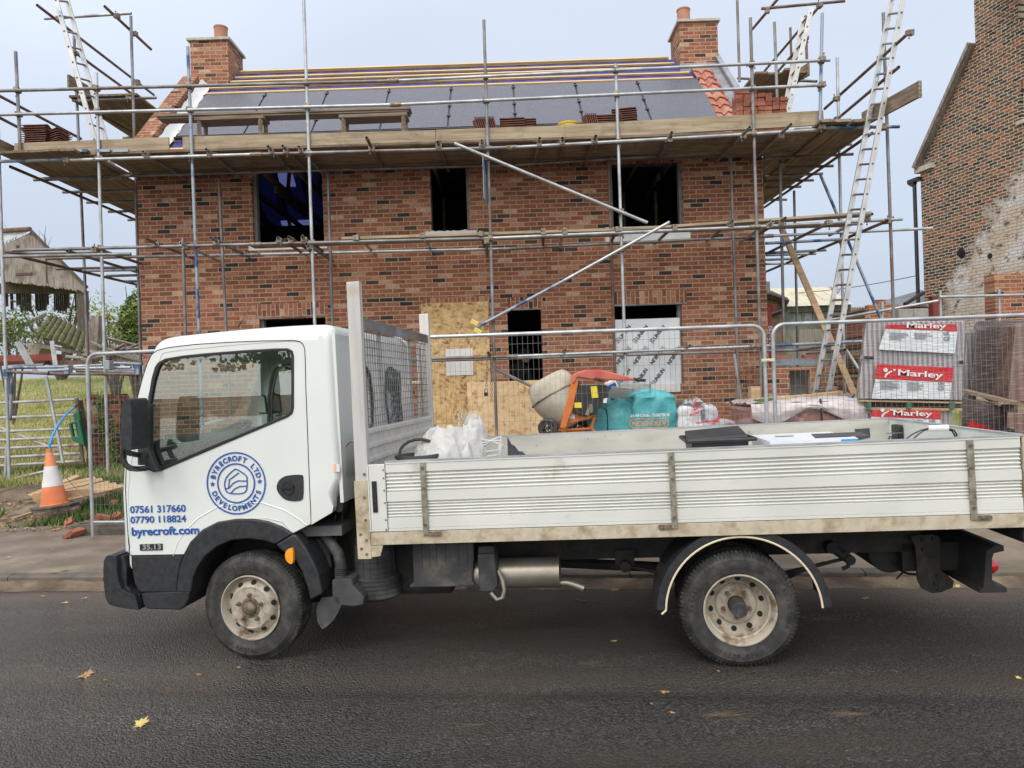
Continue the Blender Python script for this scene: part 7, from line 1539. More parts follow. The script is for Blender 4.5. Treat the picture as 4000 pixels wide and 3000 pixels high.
tp2 = tilepack('lower pallet of tiles with a red banner, carrying the tall wrapped pallet', [(245, 1212), (1262, 1212), (1250, 1950), (215, 1950)], PY + .02, .9)
film(tp2, 'red_banner', [(325, 1212), (1130, 1212), (1128, 1322), (310, 1290)], PY - .018, 'wrapred'); film(tp2, 'white_print', [(310, 1290), (1128, 1322), (1142, 1700), (280, 1700)], PY - .016, 'wrapwhite'); marley(tp2, (560, 1270), (1025, 1285), 60, PY - .032); emblem(tp2, 455, 1250, 50, PY - .032)
q = c3p(1000, 1358, PY - .03); text('UK', .05, 'certification_mark', 'print', tp2, Matrix.Translation(q) @ FRONT, .001, .002, 'LEFT')
b = MB()
for k in range(6): b.obox(c3p(345 + k * 3, 1310 + k * 11, PY - .03), c3p(600, 1318 + k * 11, PY - .03), .001, .006, (0, 0, 1)); b.obox(c3p(690, 1325 + k * 9, PY - .03), c3p(920, 1333 + k * 9, PY - .03), .001, .006, (0, 0, 1))
b.build('small_print', 'print', tp2, smooth=0)
tp3 = tilepack('tall dark film-wrapped pallet of clay tiles at the right edge', [(1560, 160), (2260, 150), (2230, 1120), (1480, 990)], 9.4, .9, 'wrapdark')
b = MB(); qd = [P(*c3(x, y), 9.0) for x, y in ((2010, 200), (2500, 190), (2500, 1140), (1925, 1110))]; b.add(qd + [p_ + Vector((.1, .6, 0)) for p_ in qd], [(0, 1, 2, 3), (7, 6, 5, 4), (0, 4, 5, 1), (1, 5, 6, 2), (2, 6, 7, 3), (3, 7, 4, 0)]); b.build('pinkish_side', 'wrappink', tp3, smooth=0, bevel=.02)
b = MB(); b.obox(c3p(1400, 985, 9.3), c3p(2030, 1130, 8.9), .3, .04); b.obox(c3p(1940, 1190, 8.9), c3p(2300, 1200, 8.9), .3, .1); b.build('pallet_deck', 'hop', tp3, smooth=0)
tp4 = tilepack('pallet with grey film corner showing white folded edges, behind the tall banner pallet', [(1440, 285), (1575, 300), (1520, 1900), (1330, 1900)], 9.6, .7)
tp5 = tilepack('low film-wrapped tile pack with a red corner at the right edge of the photo', [(1400, 1060), (1960, 1200), (1960, 1900), (1330, 1900)], 9.0, .8, 'wrapdark')
film(tp5, 'red_banner', [(1470, 1330), (1750, 1440), (1790, 1500), (1440, 1440)], 8.95, 'wrapred')
tp6 = tilepack('pale film-wrapped pack with black tape, lowest at the right edge', [(1915, 1240), (2400, 1260), (2400, 1900), (1880, 1900)], 8.6, .8, 'wrappink')
b = MB(); b.obox(P(*c3(1865, 1430), 8.56), P(*c3(2000, 1465), 8.56), .004, .05, (0, 0, 1)); b.build('black_tape', 'seal', tp6, smooth=0)
M['palefilm'] = M['filmw']
# ================================================================== BETWEEN HOUSE AND NEIGHBOUR
# small brick bay with a blockwork opening
a = P(*c2(455, 1000), 10.6); c = P(*c2(1262, 1000), 10.6); zt_ = P(*c2(850, 850), 10.6).z; zo = P(*c2(830, 893), 10.6).z; o1 = P(*c2(705, 1000), 10.6).x; o2 = P(*c2(952, 1000), 10.6).x
bay = thing('brick_enclosure', 'low new brick enclosure with a square opening, beside the right corner of the house', 'brick enclosure', ((a.x + c.x) / 2, 10.6, .4))
b = MB(); b.plate([(a.x, .2), (c.x, .2), (c.x, zt_), (a.x, zt_)], [[(o1, .3), (o2, .3), (o2, zo), (o1, zo)]], 10.6, 10.7); b.build('wall', 'brick', bay, smooth=0)
b = MB(); b.box(a.x + .05, c.x - .05, 10.95, 11.0, .2, zt_ - .02); b.build('blockwork', 'conc', bay, smooth=0)
b = MB(); b.box(a.x, a.x + .1, 10.7, 11.6, .2, zt_); b.box(c.x - .1, c.x, 10.7, 11.6, .2, zt_); b.build('side_wall', 'brickxy', bay, smooth=0)
M['tarp'] = mat('grey_tarpaulin', (.10, .105, .13), (.16, .17, .20), 5, .4, 0, .6, 6, bd=.03)
t0, t1 = P(*c2(535, 840), 10.62), P(*c2(1045, 745), 10.62); b = MB()
b.grid(lambda u, v: Vector((t0.x + (t1.x - t0.x) * u, 10.60 + .5 * v, t0.z + (t1.z - t0.z) * min(1, v * 2.2) * (1 + .16 * _nz.noise(Vector((u * 7, v * 4, 1)))))), 40, 14); tag(b.build('tarpaulin', 'tarp', smooth=60), 'crumpled grey plastic sheet lying on top of the low brick enclosure', 'plastic sheet')
for x0, x1_ in ((535, 615), (880, 1000)):
    p0 = P(*c2(x0, 725), 11.0); o_ = brick_at((p0.x + .12, 11.1, t1.z + .0), .05, 'loose red brick on the grey plastic sheet', 'loose bricks on the plastic sheet')
M['oxide'] = mat('red_oxide_steel', (.22, .035, .025), (.28, .05, .035), 5, .6)
def beam(label, p0, p1, Y, cap=True):
    t = thing('steel_column', label, 'steel column', P(*p1, Y), 0, 'red oxide steel columns'); b = MB(); a_, c_ = P(*p0, Y), P(*p1, Y); b.obox(a_, c_, .11, .012, (0, 1, 0)); b.obox(a_ + Vector((-.05, .06, 0)), c_ + Vector((-.05, .06, 0)), .01, .12, (0, 1, 0)); b.obox(a_ + Vector((.05, .06, 0)), c_ + Vector((.05, .06, 0)), .01, .12, (0, 1, 0))
    b.build('web', 'oxide', t, smooth=0)
    if cap: b = MB(); b.box(a_.x - .09, a_.x + .13, Y - .02, Y + .15, a_.z, a_.z + .015); b.box(a_.x + .05, a_.x + .12, Y - .02, Y + .0, a_.z - .12, a_.z); b.build('end_plate', 'oxide', t, smooth=0)
    return t
t = beam('red oxide steel column with chalked numbers beside the house corner', c2(458, 130), c2(468, 900), 12.3); q = P(*c2(462, 490), 12.22); text('06212 C', .10, 'chalk_number', 'white', t, Matrix.Translation(q) @ Matrix.Rotation(R(88), 4, 'Y') @ FRONT, .001, .001)
beam('red oxide steel column behind the short tube post, in front of the whitewashed wall', (3655, 1160), (3668, 1500), 12.2)
# sheds
def weather(name, c1, c2_, axis_z=True): return mat(name, c1, c2_, 5, .9, 0, .5, 25, (9, 9, .4) if axis_z else (.4, 9, 9), c3=tuple(v * .5 for v in c1), s3=1.5, t3=(.5, .7))
M['shedbrown'] = weather('brown_shed_boards', (.20, .14, .10), (.32, .24, .18)); M['shedgreen'] = weather('green_grey_weatherboard', (.14, .17, .13), (.25, .28, .23), False); M['fencew'] = weather('grey_fence_boards', (.26, .25, .20), (.38, .36, .30))
M['cream'] = mat('cream_roof_sheet', (.50, .46, .32), (.60, .56, .42), 3, .6)
M['net'] = mat('netted_glass', (.22, .24, .25), (.36, .38, .39), 4, .3, c3=(.10, .12, .12), s3=2, t3=(.5, .65))
def P2(x, y, Y): return P(*c2(x, y), Y)
sh = thing('wooden_shed', 'brown boarded shed with a dark sloping roof, right of the house corner', 'shed', P2(540, 900, 19)); b = MB()
pts = [(lambda v: (v.x, v.z))(P2(x, y, 19)) for x, y in ((395, 30), (480, 20), (640, 80), (650, 900), (395, 900))]; b.plate(pts, [], 19, 22)
for k in range(16): xx = pts[0][0] + (pts[2][0] - pts[0][0]) * k / 16; b.box(xx, xx + .015, 18.985, 19, pts[4][1], pts[1][1] - (.25 if k > 6 else .05) - max(0, k - 6) * .045)
b.build('wall', 'shedbrown', sh, smooth=0); b = MB(); b.obox(P2(395, 5, 18.8), P2(480, 5, 18.8), .05, .10); b.obox(P2(480, 8, 18.8), P2(695, 90, 18.8), .05, .12); q = P2(480, 0, 18.8); b.add([P2(395, 0, 18.7), P2(480, 0, 18.7), P2(480, 0, 22) + Vector((0, 0, .4)), P2(395, 0, 22) + Vector((0, 0, .4))], [(0, 1, 2, 3)]); b.add([P2(480, 0, 18.7), P2(700, 82, 18.7), P2(690, 40, 22), P2(480, -50, 22)], [(0, 1, 2, 3)]); b.build('roof', 'darkwood', sh, smooth=0)
b = MB(); b.tube(P2(485, 235, 18.9), P2(660, 175, 18.9), .06, 8); b.tube(P2(660, 175, 18.9), P2(640, 80, 18.9), .06, 8); b.build('gutter', 'black', sh)
gs = thing('potting_shed', 'grey green weatherboarded potting shed with cream roof sheets and netted windows', 'shed', P2(1040, 700, 22)); GY = 22
x0, x1_ = P2(650, 200, GY).x, P2(1435, 200, GY).x; zr_ = P2(1040, 130, GY).z; zw0, zw1 = P2(1000, 325, GY).z, P2(1000, 200, GY).z; zb_ = P2(1000, 900, GY).z
hs = []; 
for xa, xb_ in ((710, 860), (875, 990), (1010, 1180), (1215, 1340)): hs.append([(P2(xa, 260, GY).x, zw0), (P2(xb_, 260, GY).x, zw0), (P2(xb_, 260, GY).x, zw1), (P2(xa, 260, GY).x, zw1)])
b = MB(); b.plate([(x0, zb_), (x1_, zb_), (x1_, zr_), (x0, zr_)], hs, GY, GY + .06)
k = zb_
while k < zr_ - .1:
    if not (zw0 - .1 < k < zw1): b.obox((x0, GY - .012, k), (x1_, GY - .012, k), .02, .02)
    k += .13
b.build('wall', 'shedgreen', gs, smooth=0)
for h_ in hs:
    b = MB(); b.plate(h_, [], GY + .05, GY + .07); w_ = b.build('window', 'net', gs, smooth=0); b = MB(); b.path([Vector((x, GY - .01, z)) for x, z in h_], .03, 4, closed=True); b.build('window_frame', 'shedgreen', w_, smooth=0)
b = MB(); ra, rb = P2(640, 130, GY - .2), P2(1450, 130, GY - .2); 
for k in range(6):
    xa = ra.x + (rb.x - ra.x) * k / 6 + .02; xb_ = ra.x + (rb.x - ra.x) * (k + 1) / 6; zz = ra.z + (rb.z - ra.z) * k / 6 * 1
    b.add([(xa, GY - .25, zr_ - .02), (xb_, GY - .25, zr_ - .02), (xb_, GY + 1.5, zr_ + .75), (xa, GY + 1.5, zr_ + .75)], [(0, 1, 2, 3)])
b.build('roof_sheet', 'cream', gs, smooth=0)
b = MB(); a = P2(650, 420, 21.5); c = P2(1430, 420, 21.5); b.box(a.x, c.x, 21.5, 21.55, zb_, a.z)
tag(b.build('board_fence', 'fencew', smooth=0), 'grey board fence standing in front of the potting shed', 'fence')
b = MB(); a = P2(1435, 160, 21); c = P2(1640, 160, 21); n_ = 14
for k in range(n_): xx = a.x + (c.x - a.x) * k / n_; b.box(xx, xx + (c.x - a.x) / n_ - .015, 21, 21.03, a.z - 1.6, a.z + .03 * (k % 2))
tag(b.build('board_fence', 'fencew', smooth=0), 'short pale vertical board fence right of the potting shed', 'fence')
c8 = crop(3000, 750, .45208)
def P8(x, y, Y): return P(*c8(x, y), Y)
a = P8(870, 975, 17); c = P8(1130, 990, 17); b = MB(); b.box(a.x, c.x, 17, 17.2, .5, a.z); d = P8(940, 960, 17); e = P8(1020, 960, 17); b.box(d.x, e.x, 17.0, 17.2, a.z, d.z + .08); bw = b.build('garden_wall', 'brick', smooth=0); tag(bw, 'low red brick garden wall behind the scaffolding poles', 'wall')
a = P8(1130, 1012, 16.8); c = P8(1390, 1012, 16.8); t = thing('block_wall', 'grey concrete block wall beside the old whitewashed house', 'wall', ((a.x + c.x) / 2, 16.8, .6))
for r_ in range(4):
    for k in range(2):
        w_ = (c.x - a.x) / 2; b = MB(); b.box(a.x + w_ * k + .006, a.x + w_ * (k + 1) - .006, 16.8, 17.0, a.z - (r_ + 1) * .40 + .008, a.z - r_ * .40); b.build('block', 'conc', t, smooth=0, bevel=.01)
# slate lean-to against the old house
sl_ = thing('slate_lean_to', 'low slate roofed outbuilding against the old brick house', 'outbuilding', P8(1200, 1000, 19)); b = MB()
q = [P8(880, 985, 18.5), P8(1390, 990, 18.5), P8(1395, 885, 21), P8(1330, 845, 21.5), P8(980, 945, 21.5)]; b.add(q, [(0, 1, 2, 3, 4)]); b.build('roof', 'slate', sl_, smooth=0); b = MB(); b.box(q[0].x + .1, q[1].x, 18.6, 21, .5, q[0].z - .02); b.build('wall', 'brick_ruin', sl_, smooth=0)
b = MB(); b.tube(P8(1345, 870, 18.2), P8(1180, 970, 18.0), .05, 8); b.build('waste_pipe', 'black', sl_)
# overhead cable
b = MB(); pts = []
for k in range(13): u = k / 12; pts.append(P(3000 + 590 * u, 1151 - 76 * u + 14 * math.sin(math.pi * u), 24 - 5 * u))
b.path(pts, .012, 4); tag(b.build('overhead_cable', 'seal', smooth=0), 'thin sagging overhead cable running to the old brick house', 'cable')
b = MB(); q = P8(592, 860, 24); b.box(q.x - .06, q.x + .06, 24, 24.1, q.z - 1.5, q.z); tag(b.build('wooden_post', 'greywood', smooth=0), 'short wooden post rising behind the potting shed roof', 'post')
# old house on the right
NX0, NY0 = .5838 * 19.5, 19.5; nd = Vector((.2, -.98, 0)).normalized(); nn_ = Vector((-nd.y, nd.x, 0))
if nn_.x < 0: nn_ = -nn_
def NW(px, py):
    d = ray(px, py); o_ = Vector((NX0, NY0, 0)); t_ = (o_ - CAM).dot(nn_) / d.dot(nn_); q = CAM + d * t_; return ((q - o_).dot(nd), q.z)
NM = Matrix((nd, nn_, Vector((0, 0, 1)))).transposed().to_4x4(); NM.translation = Vector((NX0, NY0, 0))
old = thing('old_brick_house', 'old weathered brick house with a flaking whitewashed gable and tall chimney at the right edge', 'house', local=True); old.matrix_basis = NM
_, ze = NW(3588, 655); s1_, z1_ = NW(3810, 172); sx_, _ = NW(4000, 500)
wa, wz0 = NW(3990, 470); wb, wz1 = NW(3990, 352)
hole = [(wa - .0, wz0), (wa + 1.0, wz0), (wa + 1.0, wz1), (wa, wz1)]
b = MB(); sc_ = s1_ + 1.2; b.plate([(0, .2), (7, .2), (7, ze), (sc_ + .0, z1_ + .0), (sc_, z1_ + 3), (s1_, z1_ + 3), (s1_, z1_), (0.0, ze)], [hole], 0, .35); b.build('gable_wall', 'brick_old', old, smooth=0)
b = MB(); b.box(-.0, 7, .36, 6, .2, ze - .2); b.build('side_wall', 'brick_old', old, smooth=0)
b = MB(); b.box(wa - .1, wa + 1.1, -.06, .2, wz0 - .09, wz0 - .001); b.build('window_sill', 'stone', old, smooth=0)
b = MB(); b.box(wa, wa + 1.0, .08, .12, wz0, wz1); b.build('window', 'white', old, smooth=0)
b = MB(); b.box(wa - .02, wa + 1.1, -.01, .05, wz1 + .002, wz1 + .2); b.build('brick_arch', M['soldier'], old, smooth=0)
b = MB(); dz_ = (z1_ - ze) / s1_; b.obox((-.04, -.04, ze - .02), (s1_ + .0, -.04, z1_ + .02), .34, .09, (-dz_, 0, 1)); b.obox((-.03, -.10, ze - .06), (s1_, -.10, z1_ - .04), .07, .05, (-dz_, 0, 1)); b.build('verge_board', 'greywood', old, smooth=0)
ss, zs = NW(3574, 660); b = MB(); b.box(-.12, .5, -.1, .36, ze - .16, ze - .02); b.build('kneeler_stone', 'stone', old, smooth=0)
b = MB(); b.obox((s1_ + .9, -.12, z1_ + 1.0), (s1_ + 2.6, -.12, z1_ - .3), .4, .14); b.build('coping_stone', 'stone', old, smooth=0)
b = MB(); g0, gz0_ = NW(3600, 700); b.tube((-.16, -.06, .9), (-.16, -.06, ze - .45), .05, 10); b.obox((-.16, -.06, ze - .45), (-.30, -.06, ze - .35), .12, .12); b.box(-.34, .06, -.14, .02, ze - .38, ze - .28); b.build('drainpipe', 'black', old)
# rounded hole damage and patches
b = MB()
for px, py, w_, h_ in ((3753, 988, .14, .16), (3866, 1001, .08, .08), (3758, 1000, .10, .10)):
    s_, z_ = NW(px, py); r_ = random.Random(px); b.plate([(s_ + w_ * math.cos(k * .785) * r_.uniform(.6, 1.1), z_ + h_ * math.sin(k * .785) * r_.uniform(.6, 1.1)) for k in range(8)], [], -.003, .01)
b.build('wall_hole', 'dark', old, smooth=0)
# new brick pier in front
a = P(3884, 1070, 13.5); b = MB(); b.box(a.x, a.x + 1.2, 13.5, 13.8, .3, a.z); tag(b.build('brick_pier', 'brick', smooth=0), 'new red brick wall end at the right edge, in front of the whitewashed gable', 'brick wall')
# ================================================================== LEFT BACKGROUND
c5 = crop(0, 850, 560 / 969)
def P5(x, y, Y): return P(*c5(x, y), Y)
M['ridge'] = mat('rusty_ridge', (.13, .07, .055), (.2, .12, .1), 3, .8)
barn = thing('derelict_barn', 'derelict barn with grey board gable, torn hanging cladding and open sides, at the left edge', 'barn', P5(300, 1000, 30)); BYd = 30
pts = [(lambda v: (v.x, v.z))(P5(x, y, BYd)) for x, y in ((-260, 300), (20, 185), (218, 95), (590, 470), (560, 500))]
r_ = random.Random(2); bot = []
for k in range(60):
    u = k / 59; x = 560 - 700 * u; y0 = 500 - 95 * u if x > 30 else 395
    q = P5(x, y0 + r_.uniform(-5, 9) - (8 if k % 2 else 0), BYd); bot.append((q.x, q.z))
b = MB(); b.plate(pts + bot, [], BYd, BYd + .08); b.build('gable_boards', 'greywood', barn, smooth=0)
b = MB(); 
for xa, ya, xb_, yb_ in ((105, 185, 125, 205), (305, 270, 318, 440), (200, 100, 235, 110), (105, 375, 215, 388)):
    p0, p1 = P5(xa, ya, BYd - .03), P5(xb_, yb_, BYd - .03); b.box(min(p0.x, p1.x), max(p0.x, p1.x), BYd - .03, BYd - .001, min(p0.z, p1.z), max(p0.z, p1.z))
b.build('board_gap', 'darkwood', barn, smooth=0)
M['corr'] = mat('corrugated_sheet', (.42, .46, .48), (.52, .56, .58), 3, .5, .1)
ap = P5(218, 92, BYd); lf = P5(-260, 292, BYd); rg = P5(598, 476, BYd)
b = MB(); b.grid(lambda u, v: ap.lerp(lf, v) + Vector((-14 * u, 1.5 * u, .05 + .04 * math.sin(u * 200))), 120, 2); b.build('roof_sheet', 'corr', barn, smooth=60)
b = MB(); b.tube(ap + Vector((0, -.1, .08)), ap + Vector((-14, 1.4, .08)), .09, 6); b.build('ridge_cap', 'ridge', barn, smooth=0); b = MB(); b.obox(ap + Vector((0, -.1, .02)), rg + Vector((0, -.1, .02)), .1, .1); b.build('verge_board', 'darkwood', barn, smooth=0)
b = MB()
for xa, xb_, y1 in ((30, 48, 600), (66, 84, 625), (106, 132, 585), (132, 204, 635), (234, 304, 630), (303, 320, 590), (360, 440, 632), (443, 458, 612), (502, 538, 630)):
    x = xa
    while x < xb_:
        p0 = P5(x, 490, BYd + 6); p1 = P5(min(x + 7, xb_), y1 + r_.uniform(-8, 6), BYd + 6); b.box(p0.x, p1.x, BYd + 6 + (int(x) % 2) * .05, BYd + 6.1 + (int(x) % 2) * .05, p1.z, p0.z + .5); x += 7
b.build('hanging_cladding', 'darkwood', barn, smooth=0)
b = MB(); p0 = P5(540, 490, BYd + 5); b.obox(P5(-200, 480, BYd + 5.9), P5(545, 480, BYd + 5.9), .3, .5); b.build('eaves_beam', 'darkwood', barn, smooth=0)
b = MB(); b.add([P5(30, 400, BYd + .2), P5(560, 500, BYd + .2), P5(560, 500, BYd + 6), P5(30, 440, BYd + 6)], [(0, 1, 2, 3)]); b.build('roof_underside', 'darkwood', barn, smooth=0)
b = MB(); b.obox(P5(556, 495, BYd + .3), P5(576, 1000, BYd + .3), .34, .34); b.build('corner_post', 'darkwood', barn, smooth=0)
# collapsed roof
M['moss'] = mat('mossy_asbestos_sheet', (.055, .06, .015), (.14, .135, .04), 3, .95, 0, .8, 14, c3=(.16, .145, .12), s3=2, t3=(.55, .66), bd=.03)
cor = [P5(120, 765, 26), P5(325, 655, 29), P5(555, 800, 26), P5(555, 925, 23), P5(240, 860, 23)]
mr_ = thing('collapsed_roof', 'collapsed mossy corrugated roof lying in front of the derelict barn', 'collapsed roof', P5(400, 930, 24)); b = MB()
cA_, cB_, cC_, cD_ = P5(215, 835, 23), P5(335, 672, 27.5), P5(590, 815, 27), P5(560, 940, 22.5)
def mrf(u, v):
    q = cA_.lerp(cB_, v).lerp(cD_.lerp(cC_, v), u); return q + Vector((0, 0, .16 * abs(math.sin(u * 26)) ** .5 + .12 * math.sin(u * 3.1) + .04 * _nz.noise(Vector((u * 9, v * 9, 0)))))
b.grid(mrf, 150, 16); b.build('roof_sheet', 'moss', mr_, smooth=0)
b = MB()
for k in range(5): v_ = (k + .5) / 5; b.obox(mrf(0, v_) + Vector((-.2, 0, -.15)), mrf(1, v_) + Vector((.2, 0, -.15)), .12, .12)
b.obox(P5(130, 740, 25.5), P5(305, 652, 27), .12, .12); b.obox(P5(240, 930, 24), P5(262, 870, 24), .5, .5); b.build('roof_timber', 'greywood', mr_, smooth=0)
b = MB(); b.obox(P5(620, 700, 22), P5(605, 960, 22), .15, .25); b.obox(P5(655, 665, 22), P5(640, 960, 22), .26, .26); wps = b.each('wooden_post', 'greywood', smooth=0); tag(wps[0], 'shorter greenish broken wooden post right of the derelict barn', 'post'); tag(wps[1], 'taller broken weathered wooden post right of the derelict barn', 'post')
db = thing('timber_debris', 'heap of broken weathered timbers against the left corner of the house', 'timber debris', P5(850, 930, 19)); b = MB(); r_ = random.Random(12)
for k in range(40):
    xx_ = r_.uniform(650, 930); c0 = P5(xx_, r_.uniform(945 - (xx_ - 650) * .36, 960), 19 + r_.uniform(-1, 1)); a_ = r_.choice([-1, 1]) * r_.uniform(.1, .6); ln = r_.uniform(.5, 1.5); d_ = Vector((math.cos(a_), r_.uniform(-.5, .5), math.sin(a_) * .8)) * ln / 2; b.obox(c0 - d_, c0 + d_, .11, .04, (0, r_.uniform(-1, 1), 1))
b.build('broken_timber', 'greywood', db, smooth=0)
# foliage
def leaves(b, centre, rad, n, size, r_, flat=.8, hollow=.3):
    for k in range(n):
        a = r_.uniform(0, 6.283); z = r_.uniform(-1, 1); rr = (hollow + (1 - hollow) * r_.random()) ; s_ = math.sqrt(1 - z * z)
        p_ = Vector((s_ * math.cos(a) * rad[0], s_ * math.sin(a) * rad[1], z * rad[2])) * rr
        nv = _nz.noise(p_ * (1.6 / max(rad)) * 1.8 + Vector(centre))
        if nv < -.18: continue
        p_ += Vector(centre); u = Vector((r_.uniform(-1, 1), r_.uniform(-1, 1), r_.uniform(-1, 1))).normalized(); v = u.orthogonal().normalized(); s = size * r_.uniform(.6, 1.3)
        b.add([p_ - u * s, p_ + v * s * .45, p_ + u * s, p_ - v * s * .45], [(0, 1, 2, 3)])
def bush(name, label, cat, centre, rad, n, size, mt_, seed, trunk=True, group=None, blobs=5):
    r_ = random.Random(seed); t = thing(name, label, cat, (centre[0], centre[1], gz(centre[0], centre[1])), 0, group); b = MB()
    for k in range(blobs):
        o_ = Vector((r_.uniform(-.5, .5) * rad[0], r_.uniform(-.4, .4) * rad[1], r_.uniform(-.5, .5) * rad[2])) if k else Vector((0, 0, 0)); f = r_.uniform(.5, .75)
        leaves(b, Vector(centre) + o_, [q * f for q in rad], n // blobs, size, r_)
    b.build('crown', mt_, t, smooth=0, recalc=False)
    if trunk:
        b = MB(); z0_ = gz(centre[0], centre[1])
        for k in range(7): e = Vector(centre) + Vector((r_.uniform(-.7, .7) * rad[0], r_.uniform(-.5, .5) * rad[1], r_.uniform(-.1, .8) * rad[2])); s_ = Vector((centre[0], centre[1], z0_)); mid_ = s_.lerp(e, .5) + Vector((r_.uniform(-.1, .1), 0, 0)); b.path([s_, mid_, e], [.05 * max(rad), .03 * max(rad), .008], 6)
        b.build('trunk', 'bark', t)
    return t
bush('dense_bush', 'dense dark green evergreen bush behind the left corner of the house', 'bush', P5(915, 700, 22), (.85, .8, 1.45), 9000, .07, 'fol', 3)
bush('leafy_bush', 'leafy green bush growing through the collapsed roof at the left edge', 'bush', P5(70, 830, 19), (.9, .9, .8), 2200, .045, 'fol', 5, blobs=7)
bush('pale_tree', 'sparse pale leaved tree seen through the hanging barn cladding', 'tree', P5(400, 670, 37), (3.6, 2, 1.7), 1500, .09, 'foly', 7, blobs=9)
bush('young_tree', 'thin young tree with pale leaves between the scaffold poles and dense bush', 'tree', P5(770, 800, 24), (1.0, .7, 1.4), 1300, .06, 'foly', 9, blobs=7)
bush('red_shrub', 'reddish shrub showing above the potting shed roof', 'shrub', P(3205, 1155, 27), (.9, .6, .35), 700, .06, 'folred', 10)
b = MB(); r_ = random.Random(4)
for k in range(26):
    p0 = P5(r_.uniform(10, 340), r_.uniform(120, 300), 42); b.path([p0 - Vector((0, 0, 1.5)), p0, p0 + Vector((r_.uniform(-.5, .5), 0, r_.uniform(.4, .9)))], [.03, .02, .006], 4)
tag(b.build('bare_tree', 'bark'), 'bare twigs of a tree rising behind the derelict barn roof', 'tree')
# metal strips, red beam, stored tubes
b = MB()
cL = crop(0, 1200, .45208)
def PL(x, y, Y): return P(*cL(x, y), Y)
for (x0, y0, x1_, y1) in ((135, 300, 250, 520), (150, 300, 270, 530), (165, 300, 300, 560), (180, 310, 330, 580), (440, 290, 470, 500), (455, 290, 490, 505)): b.obox(PL(x0, y0, 13.5), PL(x1_, y1, 13.5), .05, .01, (0, 1, .3))
tag(b.build('metal_strips', 'galv', smooth=0), 'galvanised metal strips standing up behind the stored tubes', 'metal strips')
b = MB(); b.obox(PL(-100, 448, 14), PL(515, 432, 14), .15, .12); tag(b.build('steel_beam', 'oxide', smooth=0), 'long rusty red steel beam lying behind the stored tubes at the left edge', 'steel beam')
b = MB(); b.obox(PL(430, 470, 14.5), PL(830, 490, 14.5), .3, .1); b.obox(PL(-50, 490, 14.3), PL(420, 480, 14.3), .2, .08); tag(b.build('rusty_channel', 'rust', smooth=0), 'rusty steel channel lying beside the red steel beam', 'steel channel')
tubes = [((50, 524), (622, 514), 10.9, 'bluetube'), ((60, 558), (420, 572), 10.5, 'rust'), ((418, 547), (600, 540), 10.4, 'bluetube'), ((408, 576), (1205, 578), 10.7, 'rust'), ((640, 512), (890, 500), 11.0, 'galv'), ((640, 530), (1130, 520), 10.8, 'galv'), ((930, 480), (1230, 492), 11.2, 'bluetube'),
         ((660, 548), (1190, 562), 11.0, 'galvd'), ((620, 566), (1200, 548), 11.3, 'galv'), ((60, 512), (380, 498), 11.4, 'galvd'), ((700, 538), (1210, 540), 11.1, 'bluetube'), ((840, 560), (1210, 590), 10.9, 'rust')]
for k, (a_, c_, Y, m_n) in enumerate(tubes):
    b = MB(); b.tube(PL(*a_, Y), PL(*c_, Y), TR, 10, True); tag(b.build('scaffold_tube', m_n, smooth=50, recalc=False), 'loose scaffold tube stored on the rack left of the truck cab', 'scaffold tube', 'tubes stored on the rack')
b = MB()
for px, py in ((590, 540), (70, 575), (945, 500), (1195, 545)): b.obox(PL(px - 20, py, 10.7), PL(px + 20, py, 10.7), .12, .14)
rk_ = thing('tube_rack', 'blue steel clamps of the rack carrying the stored tubes', 'rack', PL(590, 540, 10.7)); b.each('rack_clamp', 'bluetube', rk_, smooth=0, bevel=.01)
for k, (a_, c_, m_n, lb) in enumerate((((400, 600), (545, 1345), 'galv', 'slanting galvanised prop leaning behind the field gate'), ((108, 600), (86, 975), 'bluetube', 'short blue painted prop behind the leftmost scaffold pole'), ((0, 1512), (385, 1420), 'galv', 'galvanised tube lying on the grass below the field gate'), ((60, 1180), (44, 1510), 'galv', 'short galvanised tube post beside the leftmost scaffold pole'))):
    b = MB(); b.tube(PL(*a_, 10.9), PL(*c_, 10.9), TR, 10, True); tag(b.build('tube_prop', m_n, smooth=50, recalc=False), lb, 'tube')
# field gate
gt = thing('field_gate', 'galvanised farm gate with a diagonal brace, closing the grass field', 'gate', PL(300, 1400, 11.2)); M['gatem'] = mat('weathered_gate', (.36, .34, .34), (.50, .48, .48), 14, .6, .2, .2, 30, c3=(.22, .12, .10), s3=5, t3=(.55, .68))
for (ya, yb_, xr_2) in ((828, 797, 655), (955, 930, 665), (1075, 1047, 680), (1148, 1118, 690), (1220, 1190, 697), (1300, 1262, 705), (1372, 1328, 712)):
    b = MB(); b.tube(PL(-120, ya + 5, 11.2), PL(xr_2, yb_, 11.2), .021, 10); b.build('rail', 'gatem', gt)
b = MB(); b.tube(PL(0, 1038, 11.22), PL(690, 1305, 11.22), .018, 8); b.build('brace', 'gatem', gt); b = MB(); b.tube(PL(660, 787, 11.2), PL(716, 1345, 11.2), .028, 10); b.build('end_post', 'rust', gt)
